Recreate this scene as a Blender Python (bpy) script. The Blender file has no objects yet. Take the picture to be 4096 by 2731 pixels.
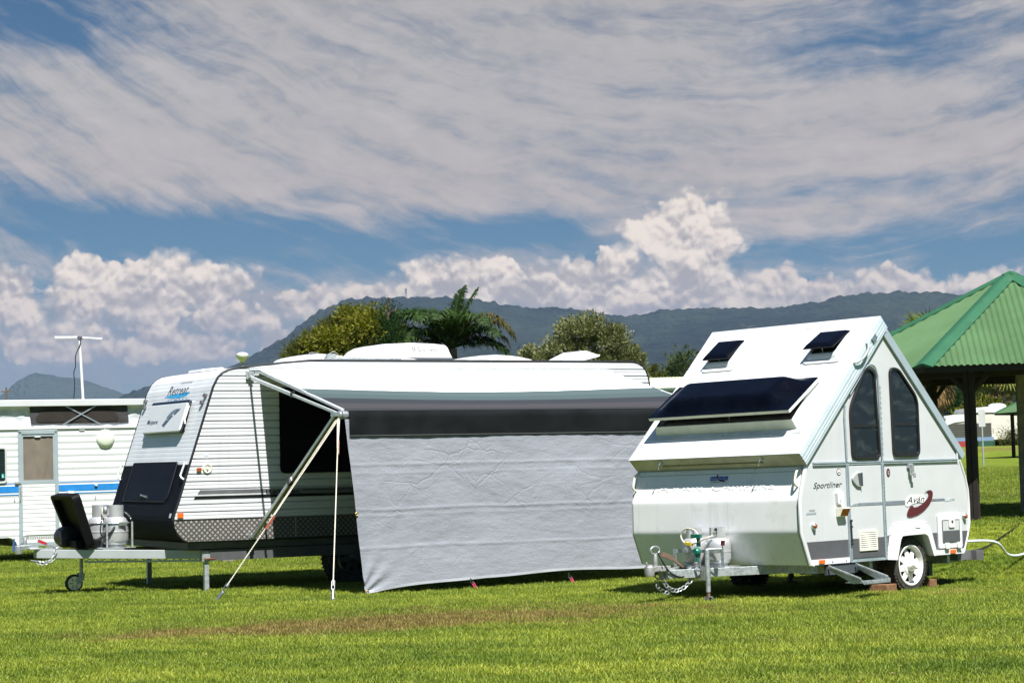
import bpy, math, random, numpy as np
from math import sin, cos, pi, radians as RAD
from mathutils import Vector, Matrix, noise as mn
random.seed(7)
SC = bpy.context.scene
COL = SC.collection

# ------------------------------------------------------------------ camera
cam = bpy.data.cameras.new("camera")
cam.sensor_width = 36.0
cam.lens = 8500.0 / 4096.0 * 36.0
cam.clip_start, cam.clip_end = 0.1, 30000.0
camo = bpy.data.objects.new("camera", cam)
COL.objects.link(camo)
PITCH, ROLL, EYE = 0.0622, 0.028, 1.32
camo.matrix_world = Matrix.Translation((0, 0, EYE)) @ Matrix.Rotation(pi / 2 + PITCH, 4, 'X') @ Matrix.Rotation(-ROLL, 4, 'Z')
SC.camera = camo

# ------------------------------------------------------------------ light
SUN_EL = 59.0
SUN_AZ = 21.0            # degrees to the right of straight behind the camera
sd = Vector((sin(RAD(SUN_AZ)) * cos(RAD(SUN_EL)), -cos(RAD(SUN_AZ)) * cos(RAD(SUN_EL)), sin(RAD(SUN_EL))))
sun = bpy.data.lights.new("sun", 'SUN')
sun.energy = 4.9
sun.angle = RAD(0.5)
sun.color = (1.0, 0.975, 0.93)
suno = bpy.data.objects.new("sun", sun)
suno.rotation_euler = sd.to_track_quat('Z', 'Y').to_euler()
suno.location = sd * 60
COL.objects.link(suno)
SC.view_settings.view_transform = 'Standard'
SC.view_settings.look = 'None'
SC.view_settings.gamma = 1.0
SC.view_settings.use_curve_mapping = False
SC.view_settings.exposure = 1.08


class NT:
    """tiny helper for wiring shader nodes"""
    def __init__(s, tree):
        s.t = tree

    def n(s, kind, **kw):
        nd = s.t.nodes.new(kind)
        for k, v in kw.items():
            setattr(nd, k, v)
        return nd

    def put(s, sock, v):
        if isinstance(v, (int, float)):
            if sock.type == 'VECTOR':
                sock.default_value = (v, v, v)
            elif sock.type == 'RGBA':
                sock.default_value = (v, v, v, 1)
            else:
                sock.default_value = v
        elif isinstance(v, (tuple, list)):
            v = tuple(v)
            if sock.type == 'RGBA' and len(v) == 3:
                v = v + (1,)
            sock.default_value = v
        else:
            s.t.links.new(v, sock)

    def m(s, op, a, b=0.0, c=None, clamp=False):
        nd = s.n('ShaderNodeMath', operation=op, use_clamp=clamp)
        s.put(nd.inputs[0], a)
        s.put(nd.inputs[1], b)
        if c is not None:
            s.put(nd.inputs[2], c)
        return nd.outputs[0]

    def ss(s, x, lo, hi):
        nd = s.n('ShaderNodeMapRange', interpolation_type='SMOOTHSTEP')
        s.put(nd.inputs[0], x)
        s.put(nd.inputs[1], lo)
        s.put(nd.inputs[2], hi)
        return nd.outputs[0]

    def mix(s, f, a, b, mode='MIX'):
        nd = s.n('ShaderNodeMix', data_type='RGBA', blend_type=mode)
        s.put(nd.inputs[0], f)
        s.put(nd.inputs[6], a)
        s.put(nd.inputs[7], b)
        return nd.outputs[2]

    def xyz(s, x, y, z):
        nd = s.n('ShaderNodeCombineXYZ')
        s.put(nd.inputs[0], x)
        s.put(nd.inputs[1], y)
        s.put(nd.inputs[2], z)
        return nd.outputs[0]

    def sep(s, v):
        nd = s.n('ShaderNodeSeparateXYZ')
        s.put(nd.inputs[0], v)
        return nd.outputs

    def noise(s, vec, scale, detail=3.0, rough=0.55, dist=0.0):
        nd = s.n('ShaderNodeTexNoise')
        if vec is not None:
            s.put(nd.inputs['Vector'], vec)
        nd.inputs['Scale'].default_value = scale
        nd.inputs['Detail'].default_value = detail
        nd.inputs['Roughness'].default_value = rough
        nd.inputs['Distortion'].default_value = dist
        return nd.outputs[0]

    def vor(s, vec, scale, feat='F1', rand=1.0, smooth=None, metric='EUCLIDEAN'):
        nd = s.n('ShaderNodeTexVoronoi', feature=feat, distance=metric)
        s.put(nd.inputs['Vector'], vec)
        nd.inputs['Scale'].default_value = scale
        nd.inputs['Randomness'].default_value = rand
        if smooth is not None:
            nd.inputs['Smoothness'].default_value = smooth
        return nd.outputs[0]

    def ramp(s, x, stops):
        nd = s.n('ShaderNodeValToRGB')
        s.put(nd.inputs[0], x)
        el = nd.color_ramp.elements
        while len(el) < len(stops):
            el.new(0.5)
        for e, (p, c) in zip(el, stops):
            e.position = p
            e.color = (c if isinstance(c, tuple) else (c, c, c)) + (1,)
        return nd.outputs[0]


# ------------------------------------------------------------------ world: sky with cirrus and cumulus
def build_world():
    w = bpy.data.worlds.new("World")
    SC.world = w
    w.use_nodes = True
    w.node_tree.nodes.clear()
    N = NT(w.node_tree)
    sky = N.n('ShaderNodeTexSky', sky_type='NISHITA')
    sky.sun_disc = False
    sky.sun_elevation = RAD(SUN_EL)
    sky.sun_rotation = RAD(180 - SUN_AZ)
    sky.altitude = 0
    sky.air_density = 1.0
    sky.dust_density = 0.3
    sky.ozone_density = 4.0
    d = N.n('ShaderNodeTexCoord').outputs['Generated']
    x, y, z = N.sep(d)
    az = N.m('MULTIPLY', N.m('ARCTAN2', x, y), 180 / pi)
    el = N.m('MULTIPLY', N.m('ARCSINE', z), 180 / pi)
    base = N.mix(1.0, sky.outputs[0], N.mix(N.ss(el, 14.0, 30.0), (0.172, 0.268, 0.325), (0.36, 0.46, 0.52)), 'MULTIPLY')
    # cirrus: streaks fanning out of a point low in the sky
    cx, cy = 16.0, 1.0
    dx = N.m('SUBTRACT', az, cx)
    dy = N.m('SUBTRACT', el, cy)
    th = N.m('ARCTAN2', dy, dx)
    r = N.m('SQRT', N.m('ADD', N.m('MULTIPLY', dx, dx), N.m('MULTIPLY', dy, dy)))
    warp = N.noise(N.xyz(N.m('MULTIPLY', az, .12), N.m('MULTIPLY', el, .2), 0), 1.0, 2)
    th2 = N.m('ADD', th, N.m('MULTIPLY', warp, 0.22))
    st = N.noise(N.xyz(N.m('MULTIPLY', th2, 11.0), N.m('MULTIPLY', r, 0.16), 2.0), 1.0, 6, 0.55, 0.12)
    st2 = N.noise(N.xyz(N.m('MULTIPLY', az, .22), N.m('MULTIPLY', el, .8), 5.0), 1.0, 7, 0.6, 0.15)

    def gap(a0, e0, sa, se, rot=0.0):
        u = N.m('SUBTRACT', az, a0)
        v = N.m('SUBTRACT', el, e0)
        c, s_ = cos(RAD(rot)), sin(RAD(rot))
        uu = N.m('DIVIDE', N.m('ADD', N.m('MULTIPLY', u, c), N.m('MULTIPLY', v, s_)), sa)
        vv = N.m('DIVIDE', N.m('SUBTRACT', N.m('MULTIPLY', v, c), N.m('MULTIPLY', u, s_)), se)
        q = N.m('ADD', N.m('MULTIPLY', uu, uu), N.m('MULTIPLY', vv, vv))
        return N.m('EXPONENT', N.m('MULTIPLY', q, -1.0))
    gaps = [(-12.6, 12.6, 3.6, 1.3, -12, 1.0), (-7.5, 6.55, 7.5, .75, -3, 1.0), (-12.5, 7.6, 2.6, .7, -18, .6),
            (8.8, 10.9, 3.4, .9, 12, .50), (12.6, 10.4, 3.0, .8, -10, .50), (11.2, 12.3, 3.2, 1.2, 0, .55), (9.5, 7.35, 3.4, .40, 0, .6),
            (12.0, 5.6, 7.0, .9, 0, 1.0), (-13.5, 10.6, 1.8, .3, -10, .35), (0.5, 6.6, 2.2, .5, 0, .7), (-11.5, 4.0, 6.0, 2.0, 0, 1.0), (0, 2.5, 30, 2.4, 0, 1.0)]
    openk = N.m('MAXIMUM', N.ss(el, 14.5, 22.0), N.ss(N.m('ABSOLUTE', az), 24.0, 50.0))
    cov = N.m('SUBTRACT', 0.95, N.m('MULTIPLY', openk, 1.25))
    for a0, e0, sa, se, rt, k in gaps:
        cov = N.m('SUBTRACT', cov, N.m('MULTIPLY', gap(a0, e0, sa, se, rt), k))
    # curved hair-like streaks: bands that run down to the right on the left side, flattening to the right
    ang = N.m('MULTIPLY', N.m('SUBTRACT', 6.0, az), .018)
    vv_ = N.m('ADD', el, N.m('MULTIPLY', N.m('SUBTRACT', az, 6.0), N.m('ADD', ang, .04)))
    wp = N.noise(N.xyz(N.m('MULTIPLY', az, .25), N.m('MULTIPLY', el, .5), 9.0), 1.0, 3)
    vv_ = N.m('ADD', vv_, N.m('MULTIPLY', wp, 1.6))
    st3 = N.noise(N.xyz(N.m('MULTIPLY', az, .16), N.m('MULTIPLY', vv_, 1.2), 1.0), 1.0, 7, 0.62, 0.12)
    st4 = N.noise(N.xyz(N.m('MULTIPLY', az, .9), N.m('MULTIPLY', el, 1.7), 4.0), 1.0, 6, 0.65, 0.3)
    cv = N.m('ADD', cov, N.m('MULTIPLY', N.m('SUBTRACT', st3, 0.5), 2.2))
    cv = N.m('ADD', cv, N.m('MULTIPLY', N.m('SUBTRACT', st2, 0.5), 1.0))
    cv = N.m('ADD', cv, N.m('MULTIPLY', N.m('SUBTRACT', st4, 0.5), 0.8))
    cmask = N.m('MULTIPLY', N.ss(cv, -0.10, 1.05), 0.92)
    ctone = N.m('ADD', N.m('ADD', 0.96, N.m('MULTIPLY', N.m('SUBTRACT', st3, .5), .55)), N.m('MULTIPLY', N.m('SUBTRACT', st4, .5), .35))
    SK = 1.0
    lowwarm = N.ss(el, 11.5, 6.0)
    circ = N.mix(lowwarm, (3.45, 3.2, 3.05), (3.75, 3.25, 2.95))
    circ = N.mix(1.0, circ, N.xyz(ctone, ctone, ctone), 'MULTIPLY')
    col = N.mix(cmask, base, circ)

    # cumulus banks: heap outline by azimuth, roughened by billows
    P = N.xyz(az, el, 0)

    def bank(col, blobs, seed, lit, shade, hazy, edge=.05, amp=1.0, dep=1.1, soft0=.15, warp=.5, lo=(4.4, 6.4), op=1.0):
        wv = N.n('ShaderNodeVectorMath', operation='ADD')
        N.put(wv.inputs[0], P)
        N.put(wv.inputs[1], (seed, seed * .7, seed))
        nz = N.n('ShaderNodeTexNoise')
        N.put(nz.inputs['Vector'], wv.outputs[0])
        nz.inputs['Scale'].default_value = 1.1
        nz.inputs['Detail'].default_value = 6
        nz.inputs['Roughness'].default_value = .6
        cen = N.n('ShaderNodeVectorMath', operation='SUBTRACT')
        N.put(cen.inputs[0], nz.outputs[1])
        N.put(cen.inputs[1], (.5, .5, .5))
        off = N.n('ShaderNodeVectorMath', operation='MULTIPLY_ADD')
        N.put(off.inputs[0], cen.outputs[0])
        N.put(off.inputs[1], (.6, .6, 0))
        N.put(off.inputs[2], wv.outputs[0])
        pw = N.n('ShaderNodeVectorMath', operation='MULTIPLY_ADD')
        N.put(pw.inputs[0], cen.outputs[0])
        N.put(pw.inputs[1], (warp * 1.7, warp, 0))
        N.put(pw.inputs[2], P)
        F = -3.0
        for px, py, rx, ry in blobs:
            a, e = -13.55 + px * .01158, 5.655 - (py - 625) * .01168 - px * .00032
            ra, re = rx * .01158, ry * .01168
            sb = N.n('ShaderNodeVectorMath', operation='MULTIPLY_ADD')
            N.put(sb.inputs[0], pw.outputs[0])
            N.put(sb.inputs[1], (1 / ra, 1 / re, 0))
            N.put(sb.inputs[2], (-a / ra, -e / re, 0))
            ln = N.n('ShaderNodeVectorMath', operation='LENGTH')
            N.put(ln.inputs[0], sb.outputs[0])
            q = min(ra, re)
            f = N.m('MULTIPLY_ADD', ln.outputs['Value'], -q, q)
            F = N.m('SMOOTH_MAX', f, F, .12) if not isinstance(F, float) else f

        def bil(vec):
            b1 = N.vor(vec, 1.7, 'SMOOTH_F1', 1.0, .3)
            b2 = N.vor(vec, 4.2, 'SMOOTH_F1', 1.0, .3)
            b3 = N.noise(vec, 7.0, 5, .65)
            s_ = N.m('ADD', N.m('MULTIPLY', b1, .62), N.m('ADD', N.m('MULTIPLY', b2, .30), N.m('MULTIPLY', b3, .22)))
            return N.m('SUBTRACT', .5, s_)
        B = bil(off.outputs[0])
        sh = N.n('ShaderNodeVectorMath', operation='ADD')
        N.put(sh.inputs[0], off.outputs[0])
        N.put(sh.inputs[1], (.05, .17, 0))
        B2 = bil(sh.outputs[0])
        low = N.noise(wv.outputs[0], .7, 5, .6)
        depth = N.m('ADD', F, N.m('MULTIPLY', N.m('ADD', B, .22), .66 * amp))
        sf = N.m('MULTIPLY', N.ss(N.noise(wv.outputs[0], .8, 2, .5), .35, .65), soft0)
        mask = N.ss(depth, N.m('SUBTRACT', -edge, sf), N.m('ADD', edge * 1.3, sf))
        relief = N.m('MULTIPLY', N.m('SUBTRACT', B, B2), 2.1)
        hgt = N.ss(el, lo[0], lo[1])
        v = N.m('ADD', N.m('ADD', N.m('MULTIPLY', hgt, .62), .18), N.m('ADD', relief, N.m('MULTIPLY', N.m('SUBTRACT', low, .5), 1.7)))
        v = N.ss(v, -.10, 1.15)
        c = N.mix(v, shade, lit)
        fh = N.ss(el, 4.6, 2.4)
        c = N.mix(N.m('MULTIPLY', fh, .7), c, hazy)
        return N.mix(N.m('MULTIPLY', mask, op), col, c)
    lit, shade, hz = (6.3, 5.45, 4.65), (2.75, 2.5, 2.5), (2.2, 2.0, 2.05)
    hazeb = [(100, 760, 260, 70), (420, 720, 330, 75), (700, 760, 260, 60), (1150, 700, 420, 55), (1560, 670, 260, 60), (1900, 690, 380, 40), (60, 860, 300, 60), (500, 850, 300, 50)]
    col = bank(col, hazeb, 23.0, (3.0, 2.65, 2.5), (1.95, 1.95, 2.15), (1.75, 1.75, 1.9), amp=.7, soft0=.35, edge=.12, op=.72, lo=(3.5, 5.5))
    backb = [(350, 635, 165, 48), (450, 650, 95, 42), (200, 628, 62, 40), (25, 678, 62, 50), (290, 680, 160, 34), (985, 622, 58, 34), (1110, 618, 85, 42), (1200, 650, 90, 42), (1345, 625, 62, 38), (1415, 600, 48, 38), (1360, 670, 130, 40),
             (1590, 485, 70, 50), (1520, 520, 68, 40), (1600, 560, 92, 62), (1645, 560, 50, 70), (1570, 645, 135, 46), (1040, 670, 130, 40)]
    col = bank(col, backb, 3.0, lit, shade, hz, warp=.45)
    frontb = [(840, 668, 72, 22), (690, 678, 48, 16), (765, 698, 95, 24), (1795, 650, 70, 40), (1885, 668, 80, 32), (2060, 655, 85, 38), (1975, 668, 70, 28), (2175, 668, 55, 14), (2290, 642, 60, 20), (1750, 690, 120, 30), (2080, 690, 160, 24),
              (385, 712, 42, 24), (540, 722, 95, 26), (175, 695, 60, 26), (120, 780, 130, 34), (345, 770, 60, 34), (420, 790, 100, 26), (640, 775, 45, 26), (30, 720, 70, 24), (1480, 700, 110, 26)]
    col = bank(col, frontb, 11.0, (5.4, 4.6, 3.95), (2.4, 2.25, 2.35), (2.6, 2.2, 2.1), warp=.4, lo=(3.2, 5.4))
    bg = N.n('ShaderNodeBackground')
    N.put(bg.inputs[0], col)
    bg.inputs[1].default_value = 0.071
    out = N.n('ShaderNodeOutputWorld')
    N.t.links.new(bg.outputs[0], out.inputs[0])
    w.cycles.sampling_method = 'MANUAL'
    w.cycles.sample_map_resolution = 512


build_world()


# ------------------------------------------------------------------ materials
MATS = {}


def mat(name, col=(.8, .8, .8), rough=.5, metal=0.0, var=0.0, vs=4.0, bump=0.0, bs=40.0, coat=0.0, spec=0.5, dirt=None, trans=0.0, fn=None, bd=.01):
    if name in MATS:
        return MATS[name]
    m = bpy.data.materials.new(name)
    m.use_nodes = True
    N = NT(m.node_tree)
    m.node_tree.nodes.clear()
    b = N.n('ShaderNodeBsdfPrincipled')
    out = N.n('ShaderNodeOutputMaterial')
    N.t.links.new(b.outputs[0], out.inputs[0])
    oc = N.n('ShaderNodeTexCoord').outputs['Object']
    c = col
    if var:
        f = N.noise(oc, vs, 4)
        c = N.mix(N.ss(f, .3, .7), tuple(k * (1 - var) for k in col), tuple(min(1, k * (1 + var * .6)) for k in col))
    if dirt:
        dc, ds, da = dirt
        f = N.m('MULTIPLY', N.ss(N.noise(oc, ds, 6, .65), .52, .75), da)
        c = N.mix(f, c, dc)
    if name in ('white_paint', 'white_fibreglass', 'white_aluminium_siding', 'satin_white_sheet', 'white_boards', 'gloss_white_roof'):
        # rain streaks and road film
        g1 = N.noise(mp(N, oc, sc=(16, 16, .7)), 1.0, 4, .6)
        g2 = N.noise(oc, 1.6, 4, .6)
        c = N.mix(N.m('MULTIPLY', N.m('MULTIPLY', N.ss(g1, .52, .72), N.ss(g2, .42, .70)), .30), c, (.36, .35, .30))
    if fn:
        r = fn(N, oc, c, b)
        if r is not None:
            c = r
    N.put(b.inputs['Base Color'], c)
    b.inputs['Roughness'].default_value = rough
    b.inputs['Metallic'].default_value = metal
    b.inputs['Coat Weight'].default_value = coat
    b.inputs['Specular IOR Level'].default_value = spec
    b.inputs['Transmission Weight'].default_value = trans
    if bump:
        bp = N.n('ShaderNodeBump')
        bp.inputs['Strength'].default_value = bump
        bp.inputs['Distance'].default_value = bd
        N.put(bp.inputs['Height'], N.noise(oc, bs, 4))
        N.t.links.new(bp.outputs[0], b.inputs['Normal'])
    MATS[name] = m
    return m


def bumpin(N, b, h, strength=.5, dist=.005):
    bp = N.n('ShaderNodeBump')
    bp.inputs['Strength'].default_value = strength
    bp.inputs['Distance'].default_value = dist
    N.put(bp.inputs['Height'], h)
    N.t.links.new(bp.outputs[0], b.inputs['Normal'])


def mp(N, vec, rot=(0, 0, 0), sc=(1, 1, 1), loc=(0, 0, 0)):
    nd = N.n('ShaderNodeMapping')
    N.put(nd.inputs[0], vec)
    nd.inputs['Rotation'].default_value = rot
    nd.inputs['Scale'].default_value = sc
    nd.inputs['Location'].default_value = loc
    return nd.outputs[0]


def f_checker(N, oc, c, b):
    v = mp(N, oc, (0, RAD(45), 0), (1, 0.0, 1))
    dd = N.vor(v, 1 / .048, 'F1', 0.0, metric='CHEBYCHEV')
    pad = N.ss(dd, .33, .25)
    w = N.n('ShaderNodeTexWave', wave_type='BANDS', bands_direction='Z')
    N.put(w.inputs[0], v)
    w.inputs['Scale'].default_value = 45
    bar = N.ss(w.outputs[1], .3, .7)
    k = N.m('MULTIPLY', pad, N.m('ADD', .45, N.m('MULTIPLY', bar, .55)))
    bumpin(N, b, k, .6, .004)
    return N.mix(k, (.10, .093, .085), (.34, .33, .31))


def f_blackrib(N, oc, c, b):
    v = mp(N, oc, (RAD(45), 0, 0), (0.3, 1, 1))
    dd = N.vor(v, 28, 'F1', 0.0, metric='CHEBYCHEV')
    bumpin(N, b, N.ss(dd, .42, .3), .25, .003)
    return c


def f_mesh(N, oc, c, b):
    n1 = N.noise(mp(N, oc, sc=(1, 1, 1)), 170, 2, .8)
    n2 = N.noise(mp(N, oc, sc=(.6, 1, 3)), 2.0, 4, .6)
    k = N.m('ADD', N.m('MULTIPLY', N.m('SUBTRACT', n1, .5), 1.1), N.m('ADD', .5, N.m('MULTIPLY', N.m('SUBTRACT', n2, .5), .35)))
    wob = N.n('ShaderNodeVectorMath', operation='MULTIPLY_ADD')
    nn_ = N.n('ShaderNodeTexNoise')
    N.put(nn_.inputs['Vector'], oc)
    nn_.inputs['Scale'].default_value = 2.0
    nn_.inputs['Detail'].default_value = 5
    N.put(wob.inputs[0], nn_.outputs[1])
    N.put(wob.inputs[1], (.5, 0, .3))
    N.put(wob.inputs[2], oc)
    cr = N.ss(N.vor(mp(N, wob.outputs[0], (0, RAD(12), 0), (.9, 0, 1.6)), 1.7, 'DISTANCE_TO_EDGE'), 0.0, .035)
    cr2 = N.ss(N.vor(mp(N, wob.outputs[0], (0, RAD(-33), 0), (1.1, 0, .8), (3, 0, 1)), 2.6, 'DISTANCE_TO_EDGE'), 0.0, .03)
    sel = N.ss(N.noise(mp(N, oc, loc=(5, 0, 2)), 1.3, 3), .50, .62)
    soft = N.noise(mp(N, oc, sc=(1, 1, 2.2)), 4.5, 5, .62)
    h_ = N.m('ADD', N.m('MULTIPLY', soft, .8), N.m('MULTIPLY', sel, N.m('ADD', N.m('MULTIPLY', cr, .18), N.m('MULTIPLY', cr2, .13))))
    bumpin(N, b, h_, .42, .035)
    return N.mix(N.ss(k, .1, .9), tuple(v * .72 for v in c), tuple(v * 1.25 for v in c))


def f_steel(N, oc, c, b):
    f = N.vor(oc, 30, 'F1')
    g = N.noise(oc, 8, 5)
    return N.mix(N.ss(N.m('ADD', f, g), .5, 1.3), tuple(v * .75 for v in c), tuple(min(v * 1.2, 1) for v in c))


def f_leaf(var=.5, hue=(1.3, 1.15, .7)):
    def g(N, oc, c, b):
        rnd = N.n('ShaderNodeNewGeometry').outputs['Random Per Island']
        nz = N.noise(oc, .9, 3)
        k = N.m('ADD', N.m('MULTIPLY', rnd, .75), N.m('MULTIPLY', N.ss(nz, .3, .7), .5))
        return N.mix(N.m('MULTIPLY', k, .8, clamp=True), tuple(v * (1 - var) for v in c), tuple(v * q * (1 + var * .7) for v, q in zip(c, hue)))
    return g


def leafmat(name, col, var=.5, hue=(1.3, 1.15, .7), tl=.25):
    m = mat(name, col, .65, fn=f_leaf(var, hue), spec=.3)
    if 'tl' not in m:
        m['tl'] = 1
        N = NT(m.node_tree)
        b = [n for n in N.t.nodes if n.type == 'BSDF_PRINCIPLED'][0]
        o = [n for n in N.t.nodes if n.type == 'OUTPUT_MATERIAL'][0]
        t = N.n('ShaderNodeBsdfTranslucent')
        t.inputs[0].default_value = (col[0] * 1.8, col[1] * 1.9, col[2] * .8, 1)
        mx = N.n('ShaderNodeMixShader')
        mx.inputs[0].default_value = tl
        N.t.links.new(b.outputs[0], mx.inputs[1])
        N.t.links.new(t.outputs[0], mx.inputs[2])
        N.t.links.new(mx.outputs[0], o.inputs[0])
    return m


def grasscol(N):
    pos = N.n('ShaderNodeNewGeometry').outputs['Position']
    x, y, z = N.sep(pos)
    n1 = N.noise(pos, .55, 4, .6)
    n2 = N.noise(mp(N, pos, (0, 0, RAD(12)), (.25, 1.6, 1)), 1.0, 4, .6)
    n3 = N.noise(pos, 5.0, 4, .7)
    k = N.m('ADD', N.m('MULTIPLY', n1, .45), N.m('ADD', N.m('MULTIPLY', n2, .55), N.m('MULTIPLY', n3, .35)))
    c = N.mix(N.ss(k, .48, .88), (.088, .150, .011), (.270, .318, .036))
    # worn brown strip in front of the awning, and a dry spot near the trailer wheel

    def patch(x0, y0, a, lx, ly):
        u = N.m('SUBTRACT', x, x0)
        v = N.m('SUBTRACT', y, y0)
        uu = N.m('DIVIDE', N.m('ADD', N.m('MULTIPLY', u, cos(a)), N.m('MULTIPLY', v, sin(a))), lx)
        vv = N.m('DIVIDE', N.m('SUBTRACT', N.m('MULTIPLY', v, cos(a)), N.m('MULTIPLY', u, sin(a))), ly)
        return N.m('EXPONENT', N.m('MULTIPLY', N.m('ADD', N.m('MULTIPLY', uu, uu), N.m('MULTIPLY', vv, vv)), -1))
    rag = N.noise(mp(N, pos, (0, 0, 0), (.7, 1.3, 1)), 1.9, 6, .68)
    p1 = N.m('ADD', patch(-2.4, 18.6, .30, 1.7, .85), patch(-.1, 19.9, .22, 2.6, 1.7))
    p2 = N.m('MULTIPLY', patch(4.7, 21.5, .1, 1.1, .6), .6)
    p3 = N.m('MULTIPLY', patch(25, 106, 0, 9, 5), .9)
    p = N.m('ADD', p1, N.m('ADD', p2, p3))
    pm = N.ss(N.m('ADD', N.m('MULTIPLY', p, .95), N.m('MULTIPLY', N.m('SUBTRACT', rag, .5), 2.6)), .30, 1.15)
    brown = N.mix(N.ss(n3, .35, .65), (.150, .100, .036), (.250, .170, .066))
    c = N.mix(N.m('MULTIPLY', pm, .80), c, brown)
    dry = N.ss(N.noise(mp(N, pos, (0, 0, 0), (.15, .8, 1)), .6, 4, .7), .55, .75)
    dry = N.m('MULTIPLY', dry, N.m('ADD', .25, N.m('MULTIPLY', N.ss(y, 28, 45), .6)))
    return N.mix(dry, c, (.21, .19, .055))


def make_grass_mats():
    m = mat('lawn_soil', (.05, .09, .01), .9, fn=lambda N, oc, c, b: N.mix(.30, grasscol(N), (.01, .025, .002)), spec=.1)
    N = NT(m.node_tree)
    b = [n for n in N.t.nodes if n.type == 'BSDF_PRINCIPLED'][0]
    pos = N.n('ShaderNodeNewGeometry').outputs['Position']
    bumpin(N, b, N.noise(pos, 14, 5, .7), .9, .06)

    def fb(N, oc, c, b):
        oi = N.n('ShaderNodeObjectInfo').outputs['Random']
        ri = N.n('ShaderNodeNewGeometry').outputs['Random Per Island']
        g = grasscol(N)
        k = N.m('ADD', N.m('MULTIPLY', oi, .35), N.m('MULTIPLY', ri, .75))
        g = N.mix(1.0, g, N.ramp(k, [(0, (.38, .48, .30)), (.5, (1.0, 1.03, .85)), (1.0, (1.8, 1.62, 1.8))]), 'MULTIPLY')
        return N.mix(N.m('MULTIPLY', N.ss(ri, .90, .97), .6), g, (.26, .22, .10))
    m = mat('grass_blade', (.06, .1, .01), .55, fn=fb, spec=.35)
    N = NT(m.node_tree)
    b = [n for n in N.t.nodes if n.type == 'BSDF_PRINCIPLED'][0]
    o = [n for n in N.t.nodes if n.type == 'OUTPUT_MATERIAL'][0]
    t = N.n('ShaderNodeBsdfTranslucent')
    src = b.inputs['Base Color'].links[0].from_socket
    N.t.links.new(src, t.inputs[0])
    mx = N.n('ShaderNodeMixShader')
    mx.inputs[0].default_value = .35
    N.t.links.new(b.outputs[0], mx.inputs[1])
    N.t.links.new(t.outputs[0], mx.inputs[2])
    N.t.links.new(mx.outputs[0], o.inputs[0])


make_grass_mats()
WHITE = mat('white_paint', (.505, .52, .535), .32, var=.04, vs=3, coat=.3, dirt=((.55, .53, .47), 6, .18))
WHITE2 = mat('white_fibreglass', (.64, .65, .66), .35, var=.03, vs=5, coat=.2, dirt=((.6, .57, .5), 9, .15))
SIDING = mat('white_aluminium_siding', (.60, .615, .64), .34, var=.05, vs=2, coat=.3, dirt=((.6, .6, .58), 7, .15))
FRONTSH = mat('silver_white_front_sheet', (.66, .68, .72), .33, var=.06, vs=2, coat=.25)
BLACKP = mat('black_ribbed_sheet', (.006, .0075, .012), .6, var=.2, vs=3, fn=f_blackrib, spec=.05)
BLACK = mat('black_rubber', (.012, .012, .014), .45, var=.2, vs=20)
TYRE = mat('tyre_rubber', (.035, .032, .028), .85, var=.4, vs=25, bump=.5, bs=60, dirt=((.16, .13, .09), 18, .6))
GLASS = mat('dark_tinted_glass', (.006, .007, .009), .06, spec=.5, var=.3, vs=2)
GLOSSBLK = mat('smoked_acrylic', (.002, .003, .007), .22, spec=.14, var=.3, vs=3, dirt=((.07, .06, .045), 9, .05))
ALU = mat('brushed_aluminium', (.52, .55, .58), .38, metal=.75, var=.12, vs=9, dirt=((.3, .28, .24), 14, .3))
ALUW = mat('white_anodised_trim', (.70, .73, .75), .35, metal=.25, var=.08, vs=9, dirt=((.40, .34, .22), 14, .35))
GREYTRIM = mat('grey_trim', (.30, .36, .39), .45, metal=.2, var=.12, vs=10, dirt=((.18, .16, .13), 18, .35))
GALV = mat('galvanised_steel', (.40, .43, .44), .5, metal=.6, fn=f_steel)
SILVER = mat('silver_gas_paint', (.55, .56, .57), .35, metal=.5, var=.08, vs=8, dirt=((.35, .27, .16), 12, .4))
CHROME = mat('zinc_plated', (.62, .64, .66), .25, metal=.9, var=.1, vs=20)
CHECK = mat('checker_plate', (.2, .2, .19), .42, metal=.35, fn=f_checker)
CREAM = mat('cream_plastic', (.72, .70, .58), .45, var=.06, vs=12)
ORANGE = mat('orange_lens', (.80, .13, .015), .25, var=.2, vs=60, coat=.5)
AMBER = mat('amber_lens', (.30, .065, .012), .2, var=.25, vs=50, coat=.5)
RED = mat('red_plastic', (.35, .02, .03), .4, var=.1)
DKGREY = mat('charcoal_decal', (.085, .085, .095), .35, var=.08, vs=6)
MIDGREY = mat('slate_decal', (.20, .23, .27), .35, var=.25, vs=5)
PALEGREY = mat('pale_grey_decal', (.48, .52, .56), .35, var=.1, vs=5)
MAROON = mat('maroon_decal', (.085, .012, .02), .3, var=.1)
BLUEDEC = mat('blue_decal', (.02, .19, .50), .35, var=.1, vs=8)
SKYDEC = mat('sky_blue_decal', (.03, .36, .72), .35, var=.2, vs=30)
CANVAS = mat('pale_canvas', (.55, .58, .62), .85, var=.15, vs=3, bump=.5, bs=7, bd=.05)
FLYSCR = mat('dark_flyscreen', (.035, .033, .036), .8, var=.45, vs=4)
CURTAIN = mat('brown_flyscreen', (.15, .125, .10), .85, var=.15, vs=2)
TIMBER = mat('old_timber', (.12, .085, .055), .85, var=.4, vs=12, bump=.4, bs=40)
GTIMBER = mat('weathered_grey_timber', (.22, .19, .16), .9, var=.35, vs=10, bump=.5, bs=40)
DTIMBER = mat('dark_stained_timber', (.016, .011, .008), .8, var=.3, vs=8, bump=.3, bs=30)
BLOCK = mat('brown_block', (.20, .10, .045), .8, var=.3, vs=20, bump=.3)
ROPE = mat('white_rope', (.72, .68, .58), .8, var=.25, vs=90)
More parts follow.
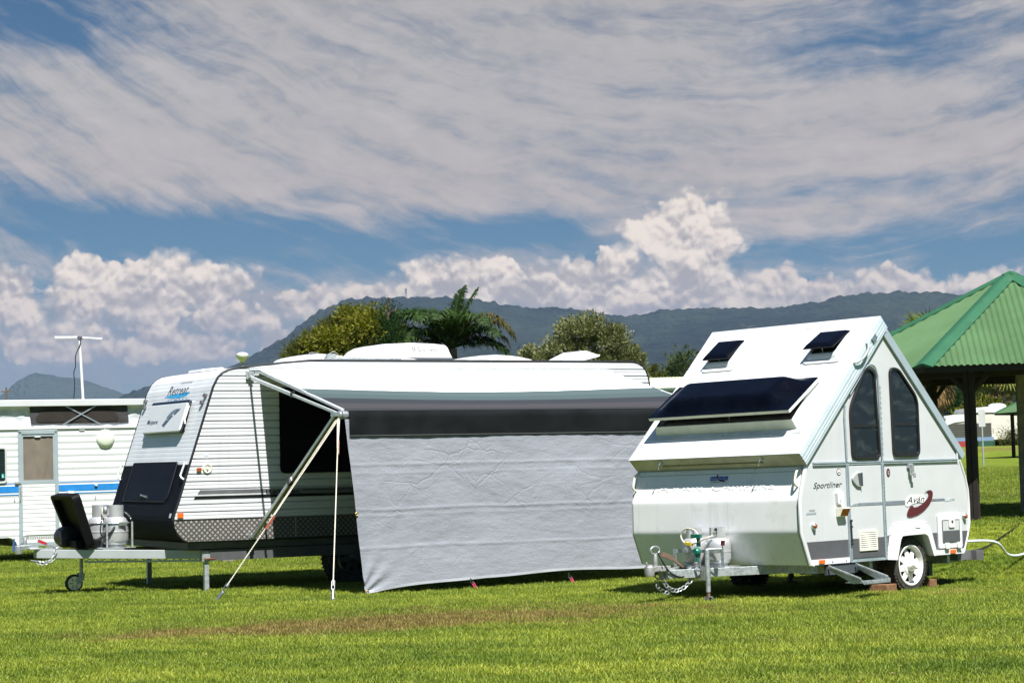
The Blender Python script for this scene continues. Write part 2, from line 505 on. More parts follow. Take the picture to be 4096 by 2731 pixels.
GREENV = mat('green_regulator', (.005, .13, .09), .35, var=.2, vs=30)
YELLOW = mat('yellow_tag', (.75, .55, .02), .5, var=.05)
HOSE = mat('hose_white', (.62, .68, .70), .5, var=.1)
SHEETM = mat('grey_shade_mesh', (.235, .25, .285), .85, fn=f_mesh)


# ------------------------------------------------------------------ geometry helpers
class MB:
    def __init__(s):
        s.v, s.f, s.mi = [], [], []

    def add(s, vs, fs, mi=0):
        o = len(s.v)
        s.v += [tuple(v) for v in vs]
        s.f += [tuple(i + o for i in f) for f in fs]
        s.mi += [mi] * len(fs)
        return s

    def box(s, x0, x1, y0, y1, z0, z1, mi=0):
        v = [(x, y, z) for z in (z0, z1) for y in (y0, y1) for x in (x0, x1)]
        return s.add(v, [(0, 2, 3, 1), (4, 5, 7, 6), (0, 1, 5, 4), (2, 6, 7, 3), (0, 4, 6, 2), (1, 3, 7, 5)], mi)

    def extr(s, pts, d, mi=0):
        """closed planar polygon extruded by vector d"""
        n = len(pts)
        d = Vector(d)
        a = [Vector(p) for p in pts]
        b = [p + d for p in a]
        fs = [tuple(range(n)), tuple(range(2 * n - 1, n - 1, -1))]
        fs += [(i, (i + 1) % n, n + (i + 1) % n, n + i) for i in range(n)]
        return s.add(a + b, fs, mi)

    def prism(s, xz, y0, y1, mi=0):
        return s.extr([(x, y0, z) for x, z in xz], (0, y1 - y0, 0), mi)

    def ring(s, xz, w, y0, y1, mi=0):
        """frame of width w inside the closed outline xz"""
        inn = inset(xz, w)
        n = len(xz)
        v = [(x, y0, z) for x, z in xz] + [(x, y0, z) for x, z in inn] + [(x, y1, z) for x, z in xz] + [(x, y1, z) for x, z in inn]
        fs = []
        for i in range(n):
            j = (i + 1) % n
            fs += [(i, j, n + j, n + i), (2 * n + i, 3 * n + i, 3 * n + j, 2 * n + j), (i, 2 * n + i, 2 * n + j, j), (n + i, n + j, 3 * n + j, 3 * n + i)]
        return s.add(v, fs, mi)

    def tube(s, pts, r, n=8, mi=0, caps=True):
        pts = [Vector(p) for p in pts]
        m = len(pts)
        rr = r if isinstance(r, (list, tuple)) else [r] * m
        t0 = (pts[1] - pts[0]).normalized()
        up = Vector((0, 0, 1)) if abs(t0.z) < .9 else Vector((1, 0, 0))
        nrm = (up - t0 * up.dot(t0)).normalized()
        vs, fs = [], []
        for i, p in enumerate(pts):
            t = (pts[min(i + 1, m - 1)] - pts[max(i - 1, 0)])
            if t.length < 1e-9:
                t = t0
            t = t.normalized()
            nrm = (nrm - t * nrm.dot(t)).normalized()
            b = t.cross(nrm)
            for k in range(n):
                a = 2 * pi * (k + .5) / n
                vs.append(p + (nrm * cos(a) + b * sin(a)) * rr[i])
        for i in range(m - 1):
            for k in range(n):
                k2 = (k + 1) % n
                fs.append((i * n + k, i * n + k2, (i + 1) * n + k2, (i + 1) * n + k))
        if caps:
            fs += [tuple(range(n - 1, -1, -1)), tuple((m - 1) * n + k for k in range(n))]
        return s.add(vs, fs, mi)

    def bar(s, a, b, w, h, mi=0, up=(0, 0, 1)):
        a, b = Vector(a), Vector(b)
        t = (b - a).normalized()
        u = Vector(up)
        if abs(u.normalized().dot(t)) > .999:
            u = Vector((0, 1, 0)) if abs(t.y) < .9 else Vector((1, 0, 0))
        u = (u - t * u.dot(t)).normalized()
        q = t.cross(u)
        v = [p + q * sx * w / 2 + u * sz * h / 2 for p in (a, b) for sx, sz in ((-1, -1), (1, -1), (1, 1), (-1, 1))]
        return s.add(v, [(3, 2, 1, 0), (4, 5, 6, 7), (0, 1, 5, 4), (1, 2, 6, 5), (2, 3, 7, 6), (3, 0, 4, 7)], mi)

    def lathe(s, prof, c, ax='z', n=20, mi=0, sgn=1, caps=True):
        """prof: (radius, height) pairs around axis through c"""
        vs, fs = [], []
        c = Vector(c)
        for r, h in prof:
            for k in range(n):
                a = 2 * pi * k / n
                u, v = r * cos(a), r * sin(a)
                h2 = h * sgn
                p = {'z': (u, v, h2), 'y': (u, h2, v), 'x': (h2, u, v)}[ax]
                vs.append(c + Vector(p))
        m = len(prof)
        for i in range(m - 1):
            for k in range(n):
                k2 = (k + 1) % n
                fs.append((i * n + k, i * n + k2, (i + 1) * n + k2, (i + 1) * n + k))
        if caps:
            fs += [tuple(range(n)), tuple((m - 1) * n + k for k in range(n))]
        return s.add(vs, fs, mi)

    def grid(s, fn, nu, nv, mi=0):
        vs = [fn(i / nu, j / nv) for j in range(nv + 1) for i in range(nu + 1)]
        fs = [(j * (nu + 1) + i, j * (nu + 1) + i + 1, (j + 1) * (nu + 1) + i + 1, (j + 1) * (nu + 1) + i) for j in range(nv) for i in range(nu)]
        return s.add(vs, fs, mi)

    def build(s, name, mats, parent=None, smooth=None, bevel=None, label=None):
        me = bpy.data.meshes.new(name)
        me.from_pydata(s.v, [], s.f)
        if not isinstance(mats, (list, tuple)):
            mats = [mats]
        for m in mats:
            me.materials.append(m)
        if len(mats) > 1:
            me.polygons.foreach_set('material_index', s.mi)
        me.validate()
        bmn = __import__('bmesh')
        bm = bmn.new()
        bm.from_mesh(me)
        bmn.ops.recalc_face_normals(bm, faces=bm.faces)
        bm.to_mesh(me)
        bm.free()
        if smooth:
            me.polygons.foreach_set('use_smooth', [True] * len(me.polygons))
            me.set_sharp_from_angle(angle=RAD(smooth))
        o = bpy.data.objects.new(name, me)
        COL.objects.link(o)
        if parent is not None:
            o.parent = parent
        if bevel:
            b = o.modifiers.new('bevel', 'BEVEL')
            b.width = bevel
            b.segments = 2
            b.limit_method = 'ANGLE'
            b.angle_limit = RAD(35)
        if label:
            o['label'] = label
        return o


def fuse(a, mb, m):
    """add small fixings (screws, rivets) to the mesh of the part they sit in"""
    import bmesh
    t = bpy.data.meshes.new('t')
    t.from_pydata(mb.v, [], mb.f)
    a.data.materials.append(m)
    bm = bmesh.new()
    bm.from_mesh(a.data)
    n = len(bm.faces)
    bm.from_mesh(t)
    bm.faces.ensure_lookup_table()
    for f in bm.faces[n:]:
        f.material_index = len(a.data.materials) - 1
    bm.to_mesh(a.data)
    bm.free()
    bpy.data.meshes.remove(t)


def inset(xz, w):
    n = len(xz)
    area = sum(xz[i][0] * xz[(i + 1) % n][1] - xz[(i + 1) % n][0] * xz[i][1] for i in range(n))
    sg = 1 if area > 0 else -1
    out = []
    for i in range(n):
        a, b, c = Vector(xz[i - 1]), Vector(xz[i]), Vector(xz[(i + 1) % n])
        d1, d2 = (b - a).normalized(), (c - b).normalized()
        n1, n2 = Vector((-d1.y, d1.x)) * sg, Vector((-d2.y, d2.x)) * sg
        nn = (n1 + n2)
        k = nn.length_squared
        nn = nn * (2 / max(k, .5)) if k else n1
        out.append((b.x + nn.x * w, b.y + nn.y * w))
    return out


def rnd(pts, r, n=5):
    """round the corners of a closed polygon"""
    out = []
    m = len(pts)
    rs = r if isinstance(r, (list, tuple)) else [r] * m
    for i in range(m):
        a, b, c = Vector(pts[i - 1]), Vector(pts[i]), Vector(pts[(i + 1) % m])
        d1, d2 = (a - b), (c - b)
        k = min(rs[i], d1.length * .49, d2.length * .49)
        p, q = b + d1.normalized() * k, b + d2.normalized() * k
        for j in range(n + 1):
            t = j / n
            out.append(tuple((p * (1 - t) ** 2 + b * 2 * t * (1 - t) + q * t * t)))
    return out


def rect(x0, x1, z0, z1):
    return [(x0, z0), (x1, z0), (x1, z1), (x0, z1)]


def setp(o, label, cat, group=None, kind=None):
    if label:
        o['label'] = label
    if cat:
        o['category'] = cat
    if group:
        o['group'] = group
    if kind:
        o['kind'] = kind
    return o


def thing(name, label, cat, M=None, loc=None, group=None):
    o = bpy.data.objects.new(name, None)
    o.empty_display_size = .2
    COL.objects.link(o)
    if M is not None:
        o.matrix_world = M
    elif loc is not None:
        o.location = loc
    return setp(o, label, cat, group)


def text(name, s, parent, org, xd, ud, size, m, width=None, ext=.0015, shear=0.0, bold=0.0, smallcaps=False):
    cu = bpy.data.curves.new(name, 'FONT')
    cu.body = s
    cu.size = 1.0
    cu.extrude = 0.0
    cu.shear = shear
    cu.offset = bold
    cu.resolution_u = 3
    ob = bpy.data.objects.new(name, cu)
    COL.objects.link(ob)
    dg = bpy.context.evaluated_depsgraph_get()
    me = bpy.data.meshes.new_from_object(ob.evaluated_get(dg))
    bpy.data.objects.remove(ob)
    co = np.array([v.co for v in me.vertices])
    wx = co[:, 0].max() - co[:, 0].min()
    kx = size if width is None else width / wx
    xd, ud, org = Vector(xd).normalized(), Vector(ud).normalized(), Vector(org)
    nd = xd.cross(ud).normalized()
    x0 = co[:, 0].min()
    b = MB()
    if ext > .003:
        nd = nd * .55
    b.v = [tuple(org + xd * (p[0] - x0) * kx + ud * p[1] * size + nd * ext) for p in co]
    b.f = [tuple(p.vertices) for p in me.polygons]
    b.mi = [0] * len(b.f)
    if ext > .003:
        e = __import__('bmesh')
        o = b.build(name, m, parent)
        so = o.modifiers.new('solid', 'SOLIDIFY')
        so.thickness = ext
        so.offset = 0
        return o
    return b.build(name, m, parent)


def Rm(a, t, r):
    x = Vector((cos(a) * cos(t), sin(a) * cos(t), sin(t)))
    y = Vector((-sin(a) * cos(r), cos(a) * cos(r), sin(r)))
    y = (y - x * x.dot(y)).normalized()
    z = x.cross(y)
    return Matrix((x, y, z)).transposed()


def pose(X, Y, a, t, r):
    R = Rm(a, t, r)
    loc = Vector((X, Y, EYE)) + R @ Vector((0, 0, -EYE))
    return Matrix.Translation(loc) @ R.to_4x4()


MA = pose(2.858, 20.885, 0.763, 0.001, -0.007)      # small white camper
MR = pose(-3.958, 25.703, 0.501, -0.003, 0.009)     # large caravan
ML = pose(-9.064, 37.5, 0.45, 0.002, 0.0)           # pop top caravan


# ------------------------------------------------------------------ ground
def lerpl(x, pts):
    if x <= pts[0][0]:
        return pts[0][1]
    for (a, u), (b, v) in zip(pts, pts[1:]):
        if x <= b:
            t = (x - a) / (b - a)
            t = t * t * (3 - 2 * t)
            return u + (v - u) * t
    return pts[-1][1]


RISE = [(-50, 0), (22.8, 0), (27.0, .60), (32, .68), (40, .78), (60, 1.08), (90, 1.39), (103, 1.75), (111, 2.08), (170, 2.1), (420, 0)]


def gz(x, y):
    k = min(max((x - 2.6 - max(0, y - 30) * .05) / 2.6, 0), 1)
    k = k * k * (3 - 2 * k)
    z = lerpl(y, RISE) * k
    if 8 < y < 130:
        z += .012 * mn.noise(Vector((x * .5, y * .5, 0)))
    return z


def ground():
    xs = sorted(set([round(v, 3) for v in list(np.arange(-14, 14.01, .5)) + list(np.arange(-60, 61, 5)) + [-9000, -4000, -1800, -900, -400, -200, -110, 110, 200, 400, 900, 1800, 4000, 9000]]))
    ys = sorted(set([round(v, 3) for v in list(np.arange(8, 44.01, .5)) + list(np.arange(44, 130, 3)) + [-300, -60, -20, 0, 140, 170, 220, 300, 420, 700, 1200, 2500, 5000, 9500]]))
    b = MB()
    b.v = [(x, y, gz(x, y)) for y in ys for x in xs]
    nx = len(xs)
    b.f = [(j * nx + i, j * nx + i + 1, (j + 1) * nx + i + 1, (j + 1) * nx + i) for j in range(len(ys) - 1) for i in range(nx - 1)]
    b.mi = [0] * len(b.f)
    setp(b.build('ground', MATS['lawn_soil'], smooth=180), None, None, kind='structure')
    b = MB()
    b.grid(lambda u, v: (3 + u * 20, 37.7 + v * .45, gz(3 + u * 20, 37.9) + .015), 40, 1)
    setp(b.build('path', mat('worn_concrete', (.30, .27, .23), .9, var=.3, vs=3)), None, None, kind='structure')


def gn_grass():
    # one small tuft of blades, placed many times over the lawn
    r = random.Random(3)

    def tuft(name, nb, rad, h):
        b = MB()
        for _ in range(nb):
            a, d = r.random() * 6.28, rad * math.sqrt(r.random())
            x, y = d * cos(a), d * sin(a)
            hh = h * (.55 + .8 * r.random())
            la, ll = r.random() * 6.28, hh * (.2 + .75 * r.random())
            w = .0022 + .0018 * r.random()
            wa = r.random() * 3.14
            wx, wy = cos(wa) * w, sin(wa) * w
            mx, my = x + cos(la) * ll * .35, y + sin(la) * ll * .35
            tx, ty = x + cos(la) * ll, y + sin(la) * ll
            b.add([(x - wx, y - wy, 0), (x + wx, y + wy, 0), (mx + wx * .8, my + wy * .8, hh * .6), (mx - wx * .8, my - wy * .8, hh * .6), (tx, ty, hh)], [(0, 1, 2, 3), (3, 2, 4)])
        me = bpy.data.meshes.new(name)
        me.from_pydata(b.v, [], b.f)
        me.materials.append(MATS['grass_blade'])
        return bpy.data.objects.new(name, me)
    R = np.random.RandomState(5)

    def pts(y0, y1, dens):
        out = []
        n = int((y1 - y0) * (0.30 * (y0 + y1) + 1.6) * dens * 1.05)
        for _ in range(n):
            y = y0 + (y1 - y0) * R.rand()
            hw = y * .262 + .9
            x = (R.rand() * 2 - 1) * hw
            if x > 3 and 37.55 < y < 38.3:
                continue
            out.append((x, y, gz(x, y) - .004))
        return out
    layers = [(pts(12.0, 24.5, 300) + pts(24.5, 34, 130), tuft('grass_tuft', 26, .055, .036), 'short lawn grass covering the foreground and the ground between the caravans'),
              (pts(34, 62, 22), tuft('grass_tuft_wide', 60, .22, .05), 'lawn grass farther back behind the caravans and around the pavilion')]
    for P, T, lab in layers:
        me = bpy.data.meshes.new('grass')
        me.from_pydata(P, [], [])
        o = bpy.data.objects.new('grass', me)
        COL.objects.link(o)
        setp(o, lab, 'grass', kind='stuff')
        ng = bpy.data.node_groups.new('grass', 'GeometryNodeTree')
        ng.interface.new_socket('Geometry', in_out='INPUT', socket_type='NodeSocketGeometry')
        ng.interface.new_socket('Geometry', in_out='OUTPUT', socket_type='NodeSocketGeometry')
        gi, go = ng.nodes.new('NodeGroupInput'), ng.nodes.new('NodeGroupOutput')
        ip = ng.nodes.new('GeometryNodeInstanceOnPoints')
        oi = ng.nodes.new('GeometryNodeObjectInfo')
        oi.inputs['Object'].default_value = T
        rv = ng.nodes.new('FunctionNodeRandomValue')
        rv.data_type = 'FLOAT_VECTOR'
        rv.inputs[0].default_value = (-.12, -.12, 0)
        rv.inputs[1].default_value = (.12, .12, 6.28)
        rs = ng.nodes.new('FunctionNodeRandomValue')
        rs.data_type = 'FLOAT_VECTOR'
        rs.inputs[0].default_value = (.7, .7, .65)
        rs.inputs[1].default_value = (1.2, 1.2, 1.3)
        rs.inputs['Seed'].default_value = 4
        L = ng.links.new
        L(gi.outputs[0], ip.inputs['Points'])
        L(oi.outputs['Geometry'], ip.inputs['Instance'])
        L(rv.outputs[0], ip.inputs['Rotation'])
        L(rs.outputs[0], ip.inputs['Scale'])
        L(ip.outputs[0], go.inputs[0])
        md = o.modifiers.new('grass', 'NODES')
        md.node_group = ng



def weeds():
    """broad-leaved weeds and a few fallen leaves scattered through the turf"""
    r = random.Random(77)
    for kind, n, lab in (('clover', 520, 'scattered broad-leaved weeds and clover in the foreground lawn'), ('leaf_litter', 260, 'scattered dry leaves and straw bits lying on the foreground lawn')):
        b = MB()
        for _ in range(n):
            y = 12.5 + 17 * r.random() ** 1.4
            x = (r.random() * 2 - 1) * (y * .25 + .5)
            z = gz(x, y) + (.022 if kind == 'clover' else .030)
            if kind == 'clover':
                for k in range(r.randint(3, 7)):
                    a, l = r.random() * 6.28, r.uniform(.012, .030)
                    cx, cy = x + r.uniform(-.04, .04), y + r.uniform(-.04, .04)
                    w = l * .45
                    c, s_ = cos(a), sin(a)
                    b.add([(cx, cy, z), (cx + c * l * .5 - s_ * w, cy + s_ * l * .5 + c * w, z + .008), (cx + c * l, cy + s_ * l, z + .004), (cx + c * l * .5 + s_ * w, cy + s_ * l * .5 - c * w, z + .008)], [(0, 1, 2, 3)])
            else:
                a, l = r.random() * 6.28, r.uniform(.012, .045)
                w = l * r.uniform(.1, .3)
                c, s_ = cos(a), sin(a)
                b.add([(x, y, z), (x + c * l * .5 - s_ * w, y + s_ * l * .5 + c * w, z + .01), (x + c * l, y + s_ * l, z + .002), (x + c * l * .5 + s_ * w, y + s_ * l * .5 - c * w, z + .006)], [(0, 1, 2, 3)])
        m = leafmat('clover_leaf', (.055, .13, .03), .4) if kind == 'clover' else leafmat('dry_leaf', (.30, .22, .10), .4, (1.2, 1.2, 1.2))
        setp(b.build(kind, m), lab, kind.replace('_', ' '), kind='stuff')


# ------------------------------------------------------------------ hills
def hills():
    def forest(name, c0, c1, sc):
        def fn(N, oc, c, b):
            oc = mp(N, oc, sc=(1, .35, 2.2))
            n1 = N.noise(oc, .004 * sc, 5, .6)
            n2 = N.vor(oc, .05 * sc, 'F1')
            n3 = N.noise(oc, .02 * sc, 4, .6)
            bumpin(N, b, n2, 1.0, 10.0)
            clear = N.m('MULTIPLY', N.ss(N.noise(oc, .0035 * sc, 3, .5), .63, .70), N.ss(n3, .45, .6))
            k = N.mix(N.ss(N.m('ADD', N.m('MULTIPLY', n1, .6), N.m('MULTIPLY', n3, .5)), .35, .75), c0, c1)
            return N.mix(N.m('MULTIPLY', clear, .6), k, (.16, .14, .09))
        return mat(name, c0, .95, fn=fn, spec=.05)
    main = [(-17, 1.2), (-12.0, 1.6), (-10.6, 2.25), (-10.33, 2.40), (-9.87, 2.56), (-9.4, 2.66), (-8.72, 2.86), (-7.9, 2.98), (-7.33, 3.14), (-6.75, 3.48), (-6.04, 3.88), (-5.33, 4.42), (-4.62, 4.78),
            (-3.9, 4.83), (-3.45, 4.86), (-2.86, 4.83), (-2.27, 4.82), (-1.57, 4.78), (-.98, 4.74), (-.51, 4.62), (.07, 4.52), (.66, 4.45), (1.37, 4.44), (2.07, 4.34), (2.65, 4.20), (3.1, 4.165), (3.6, 4.18),
            (4.18, 4.30), (4.77, 4.33), (5.59, 4.31), (6.17, 4.27), (6.86, 4.25), (7.56, 4.27), (8.26, 4.36), (8.84, 4.50), (9.53, 4.54), (10.3, 4.53), (11.0, 4.50), (11.7, 4.42), (12.25, 4.35), (12.9, 4.24), (13.6, 4.15), (17, 3.8)]
    far = [(-17, 1.6), (-14.4, 2.1), (-13.9, 2.25), (-13.59, 2.44), (-13.14, 2.78), (-12.85, 2.96), (-12.6, 2.99), (-12.13, 2.92), (-11.57, 2.82), (-11.18, 2.70), (-10.78, 2.55), (-10.33, 2.42), (-9.9, 2.30), (-8, 2.0), (-4, 1.8)]

    def hill(name, prof, D, D0, a0, a1, step, rows, m, amp, spur):
        azs = np.arange(a0, a1, step)
        b = MB()
        nr = rows
        for j in range(nr + 3):
            t = min(j / nr, 1.0)
            for a in azs:
                e = lerpl(a, prof) if False else float(np.interp(a, [p[0] for p in prof], [p[1] for p in prof]))
                dd = D0 + (D - D0) * t + (400 * (j - nr) if j > nr else 0)
                top = D * math.tan(RAD(e))
                x, y = dd * sin(RAD(a)), dd * cos(RAD(a))
                shp = t ** 1.35
                sp = mn.noise(Vector((x * .0016, y * .0007, 1.3))) * spur * sin(pi * t) ** .8
                z = top * shp * (1 + sp) - (60 * (j - nr) if j > nr else 0)
                if t > .08:
                    z += amp * (mn.noise(Vector((x * .035, y * .035, 0))) + .7 * mn.noise(Vector((x * .09, y * .09, 5))))
                b.v.append((x, y, z + EYE - (4 if j == 0 else 0)))
        n = len(azs)
        b.f = [(j * n + i, j * n + i + 1, (j + 1) * n + i + 1, (j + 1) * n + i) for j in range(nr + 2) for i in range(n - 1)]
        b.mi = [0] * len(b.f)
        setp(b.build(name, m, smooth=180), None, None, kind='structure')
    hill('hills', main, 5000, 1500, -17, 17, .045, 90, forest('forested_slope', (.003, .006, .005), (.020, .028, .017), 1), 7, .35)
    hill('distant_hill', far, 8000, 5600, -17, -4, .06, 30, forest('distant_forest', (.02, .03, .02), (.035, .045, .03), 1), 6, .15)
    # lattice mast on the ridge
    D = 4990
    x, y = D * sin(RAD(-2.83)), D * cos(RAD(-2.83))
    zb, zt = EYE + D * math.tan(RAD(4.80)), EYE + D * math.tan(RAD(5.06))
    t = thing('communication_tower', 'tiny grey lattice mast standing on the forested ridge above the palm', 'tower', loc=(x, y, zb))
    b = MB()
    h = zt - zb
    for sx, sy in ((-1, -1), (1, -1), (1, 1), (-1, 1)):
        b.bar((sx * 2.2, sy * 2.2, -6), (sx * 1.2, sy * 1.2, h * .92), .5, .5)
    for k in range(7):
        z0, z1 = k * h / 7.6, (k + 1) * h / 7.6
        b.bar((-2, -2, z0), (2, -2, z1), .35, .35)
        b.bar((2, -2, z0), (-2, -2, z1), .35, .35)
    b.build('mast', mat('mast_steel', (.12, .13, .15), .6, var=.1), t)
    b = MB()
    b.lathe([(.3, h * .5), (.3, h * 1.12)], (0, 0, 0), n=6)
    for k, zz in enumerate((.55, .78, .9)):
        b.box(-3, 3, -1.4, 1.4, h * zz, h * zz + 1.8)
    b.build('antenna', MATS['mast_steel'], t)


def haze():
    b = MB()
    b.box(-9400, 9400, -320, 9700, -1.5, 560)
    m = bpy.data.materials.new('haze')
    m.use_nodes = True
    N = NT(m.node_tree)
    m.node_tree.nodes.clear()
    o = N.n('ShaderNodeOutputMaterial')
    v = N.n('ShaderNodeVolumePrincipled')
    v.inputs['Color'].default_value = (.40, .57, .86, 1)
    v.inputs['Density'].default_value = 4.8e-5
    v.inputs['Anisotropy'].default_value = 0.0
    N.t.links.new(v.outputs[0], o.inputs['Volume'])
    ob = b.build('haze', m)
    setp(ob, None, None, kind='stuff')


ground()
gn_grass()
weeds()
hills()
haze()


# ------------------------------------------------------------------ shared vehicle pieces
def wheel(parent, x, y, z, rt, rr, w, rimmat, side=-1, style='spoke'):
    """side -1: outer face looks along -y"""
    t = MB()
    p = [(rr * .98, -w * .42), (rr + .01, -w * .5), (rt * .93, -w * .5), (rt, -w * .38), (rt, w * .38), (rt * .93, w * .5), (rr, w * .5)]
    t.lathe(p + p[:1], (x, y, z), 'y', 40, sgn=-side, caps=False)
    for k in range(44):                                     # tread lugs
        a = 2 * pi * k / 44
        for sy in (-1, 1):
            aa = a + (0 if sy < 0 else pi / 44)
            c = Vector((x + cos(aa) * (rt + .002), y + sy * w * .27, z + sin(aa) * (rt + .002)))
            t.bar(c - Vector((cos(aa), 0, sin(aa))) * .012, c + Vector((cos(aa), 0, sin(aa))) * .006, w * .36, .019, up=(-sin(aa), 0, cos(aa)))
    ty = t.build('tyre', TYRE, parent, smooth=35)
    r = MB()
    s = side
    yf = y + s * w * .5
    r.lathe([(rr, 0), (rr, -.004), (rr * .95, -.008), (rr * .90, .012), (rr * .86, .03), (rr * .86, .05)], (x, yf, z), 'y', 40, sgn=-s, caps=False)
    if style == 'spoke':
        # disc with triangular windows: eight spokes between an inner disc and the rim
        r.lathe([(rr * .46, .02), (rr * .44, .012), (rr * .30, .006), (rr * .20, .006)], (x, yf, z), 'y', 32, sgn=-s, caps=False)
        for k in range(8):
            a = 2 * pi * (k + .3) / 8
            d = Vector((cos(a), 0, sin(a)))
            q = Vector((-sin(a), 0, cos(a)))
            c = Vector((x, yf, z))
            dy = Vector((0, -s, 0))
            v = [c + d * rr * .42 - q * rr * .17 + dy * .018, c + d * rr * .42 + q * rr * .17 + dy * .018, c + d * rr * .87 + q * rr * .11 + dy * .035, c + d * rr * .87 - q * rr * .11 + dy * .035]
            r.add(v + [p + dy * .012 for p in v], [(0, 1, 2, 3), (4, 7, 6, 5), (0, 4, 5, 1), (1, 5, 6, 2), (2, 6, 7, 3), (3, 7, 4, 0)])
        r.lathe([(rr * .86, .034), (rr * .80, .034), (rr * .80, .046)], (x, yf, z), 'y', 32, sgn=-s, caps=False)
    ri = r.build('rim', rimmat, ty, smooth=30)
    h = MB()
    h.lathe([(rr * .30, .01), (rr * .26, -.02), (rr * .20, -.035), (rr * .19, -.075), (rr * .15, -.082), (0.002, -.082)], (x, yf, z), 'y', 24, sgn=-s)
    h.build('hub', rimmat, ty, smooth=35)
    bk = MB()
    bk.lathe([(rr * .84, .055), (.01, .055), (.01, .09), (rr * .84, .09)], (x, yf, z), 'y', 24, sgn=-s)
    bk.build('brake_drum', BLACK, ty)
    return ty


def gas_bottle(M, loc, rad, h, label, grp='gas bottles strapped on the caravan drawbars', turn=0.0, valve=None):
    t = thing('gas_bottle', label, 'gas bottle', M=M @ Matrix.Translation(loc) @ Matrix.Rotation(turn, 4, 'Z'), group=grp)
    b = MB()
    hb = h * .72
    pr = [(.72, 0), (.72, .05), (.68, .055), (.86, .085), (.96, .13), (1, .19), (1, .35), (1.02, .355), (1.02, .39), (1, .395), (1, .50), (.985, .56), (.93, .625), (.83, .68), (.68, .715), (.4, .735)]
    pr = [(rad * a_, h * b_) for a_, b_ in pr]
    b.lathe(pr, (0, 0, 0), 'z', 32)
    b.build('tank', SILVER, t, smooth=40)
    # open collar with a hand hole
    c = MB()
    n = 30
    z0, z1 = hb * .90, h
    rc = rad * .64
    for k in range(n):
        if k in (3, 4, 5):
            segs = [(z0, z0 + (z1 - z0) * .35), (z0 + (z1 - z0) * .8, z1)]
        elif k in (18, 19, 20, 21):
            segs = [(z0, z0 + (z1 - z0) * .3)]
        else:
            segs = [(z0, z1)]
        a, a2 = 2 * pi * k / n, 2 * pi * (k + 1) / n
        for p, q in segs:
            v = [(rr * cos(aa), rr * sin(aa), zz) for zz in (p, q) for rr in (rc, rc - .005) for aa in (a, a2)]
            c.add(v, [(0, 1, 5, 4), (2, 6, 7, 3), (4, 5, 7, 6), (0, 2, 3, 1), (0, 4, 6, 2), (1, 3, 7, 5)])
    c.build('collar', SILVER, t)
    v = MB()
    v.lathe([(.022, hb - .01), (.022, hb + .03), (.014, hb + .03), (.014, hb + .07)], (0, 0, 0), 'z', 10)
    v.bar((-.05, 0, hb + .045), (.02, 0, hb + .045), .03, .03)
    v.build('valve', CHROME, t, smooth=30)
    k = MB()
    k.lathe([(.032, hb + .07), (.034, hb + .085), (.028, hb + .10)], (0, 0, 0), 'z', 8)
    k.build('tap', mat('blue_tap', (.02, .25, .6), .4, var=.1) if not valve else valve, t)
    return t


def chain(mb, pts, link=.035, r=.0045):
    """round-link chain following a poly line"""
    P = [Vector(p) for p in pts]
    L = [0]
    for a, b in zip(P, P[1:]):
        L.append(L[-1] + (b - a).length)
    n = max(2, int(L[-1] / link))
    for i in range(n):
        d = (i + .5) / n * L[-1]
        for j in range(len(P) - 1):
            if L[j] <= d <= L[j + 1]:
                f = (d - L[j]) / (L[j + 1] - L[j])
                c = P[j].lerp(P[j + 1], f)
                t = (P[j + 1] - P[j]).normalized()
        s = t.cross(Vector((0, 1, .2) if i % 2 else (1, .2, 0))).normalized()
        ring = [c + t * cos(a) * link * .68 + s * sin(a) * link * .42 for a in [2 * pi * k / 8 for k in range(9)]]
        mb.tube(ring, r, 5, caps=False)


def curve(pts, n=8):
    """smooth path through points"""
    P = [Vector(p) for p in pts]
    P = [P[0] * 2 - P[1]] + P + [P[-1] * 2 - P[-2]]
    o = []
    for i in range(1, len(P) - 2):
        for k in range(n):
            t = k / n
            a, b, c, d = P[i - 1:i + 3]
            o.append(.5 * ((2 * b) + (c - a) * t + (2 * a - 5 * b + 4 * c - d) * t * t + (3 * b - a - 3 * c + d) * t ** 3))
    o.append(P[-2])
    return o


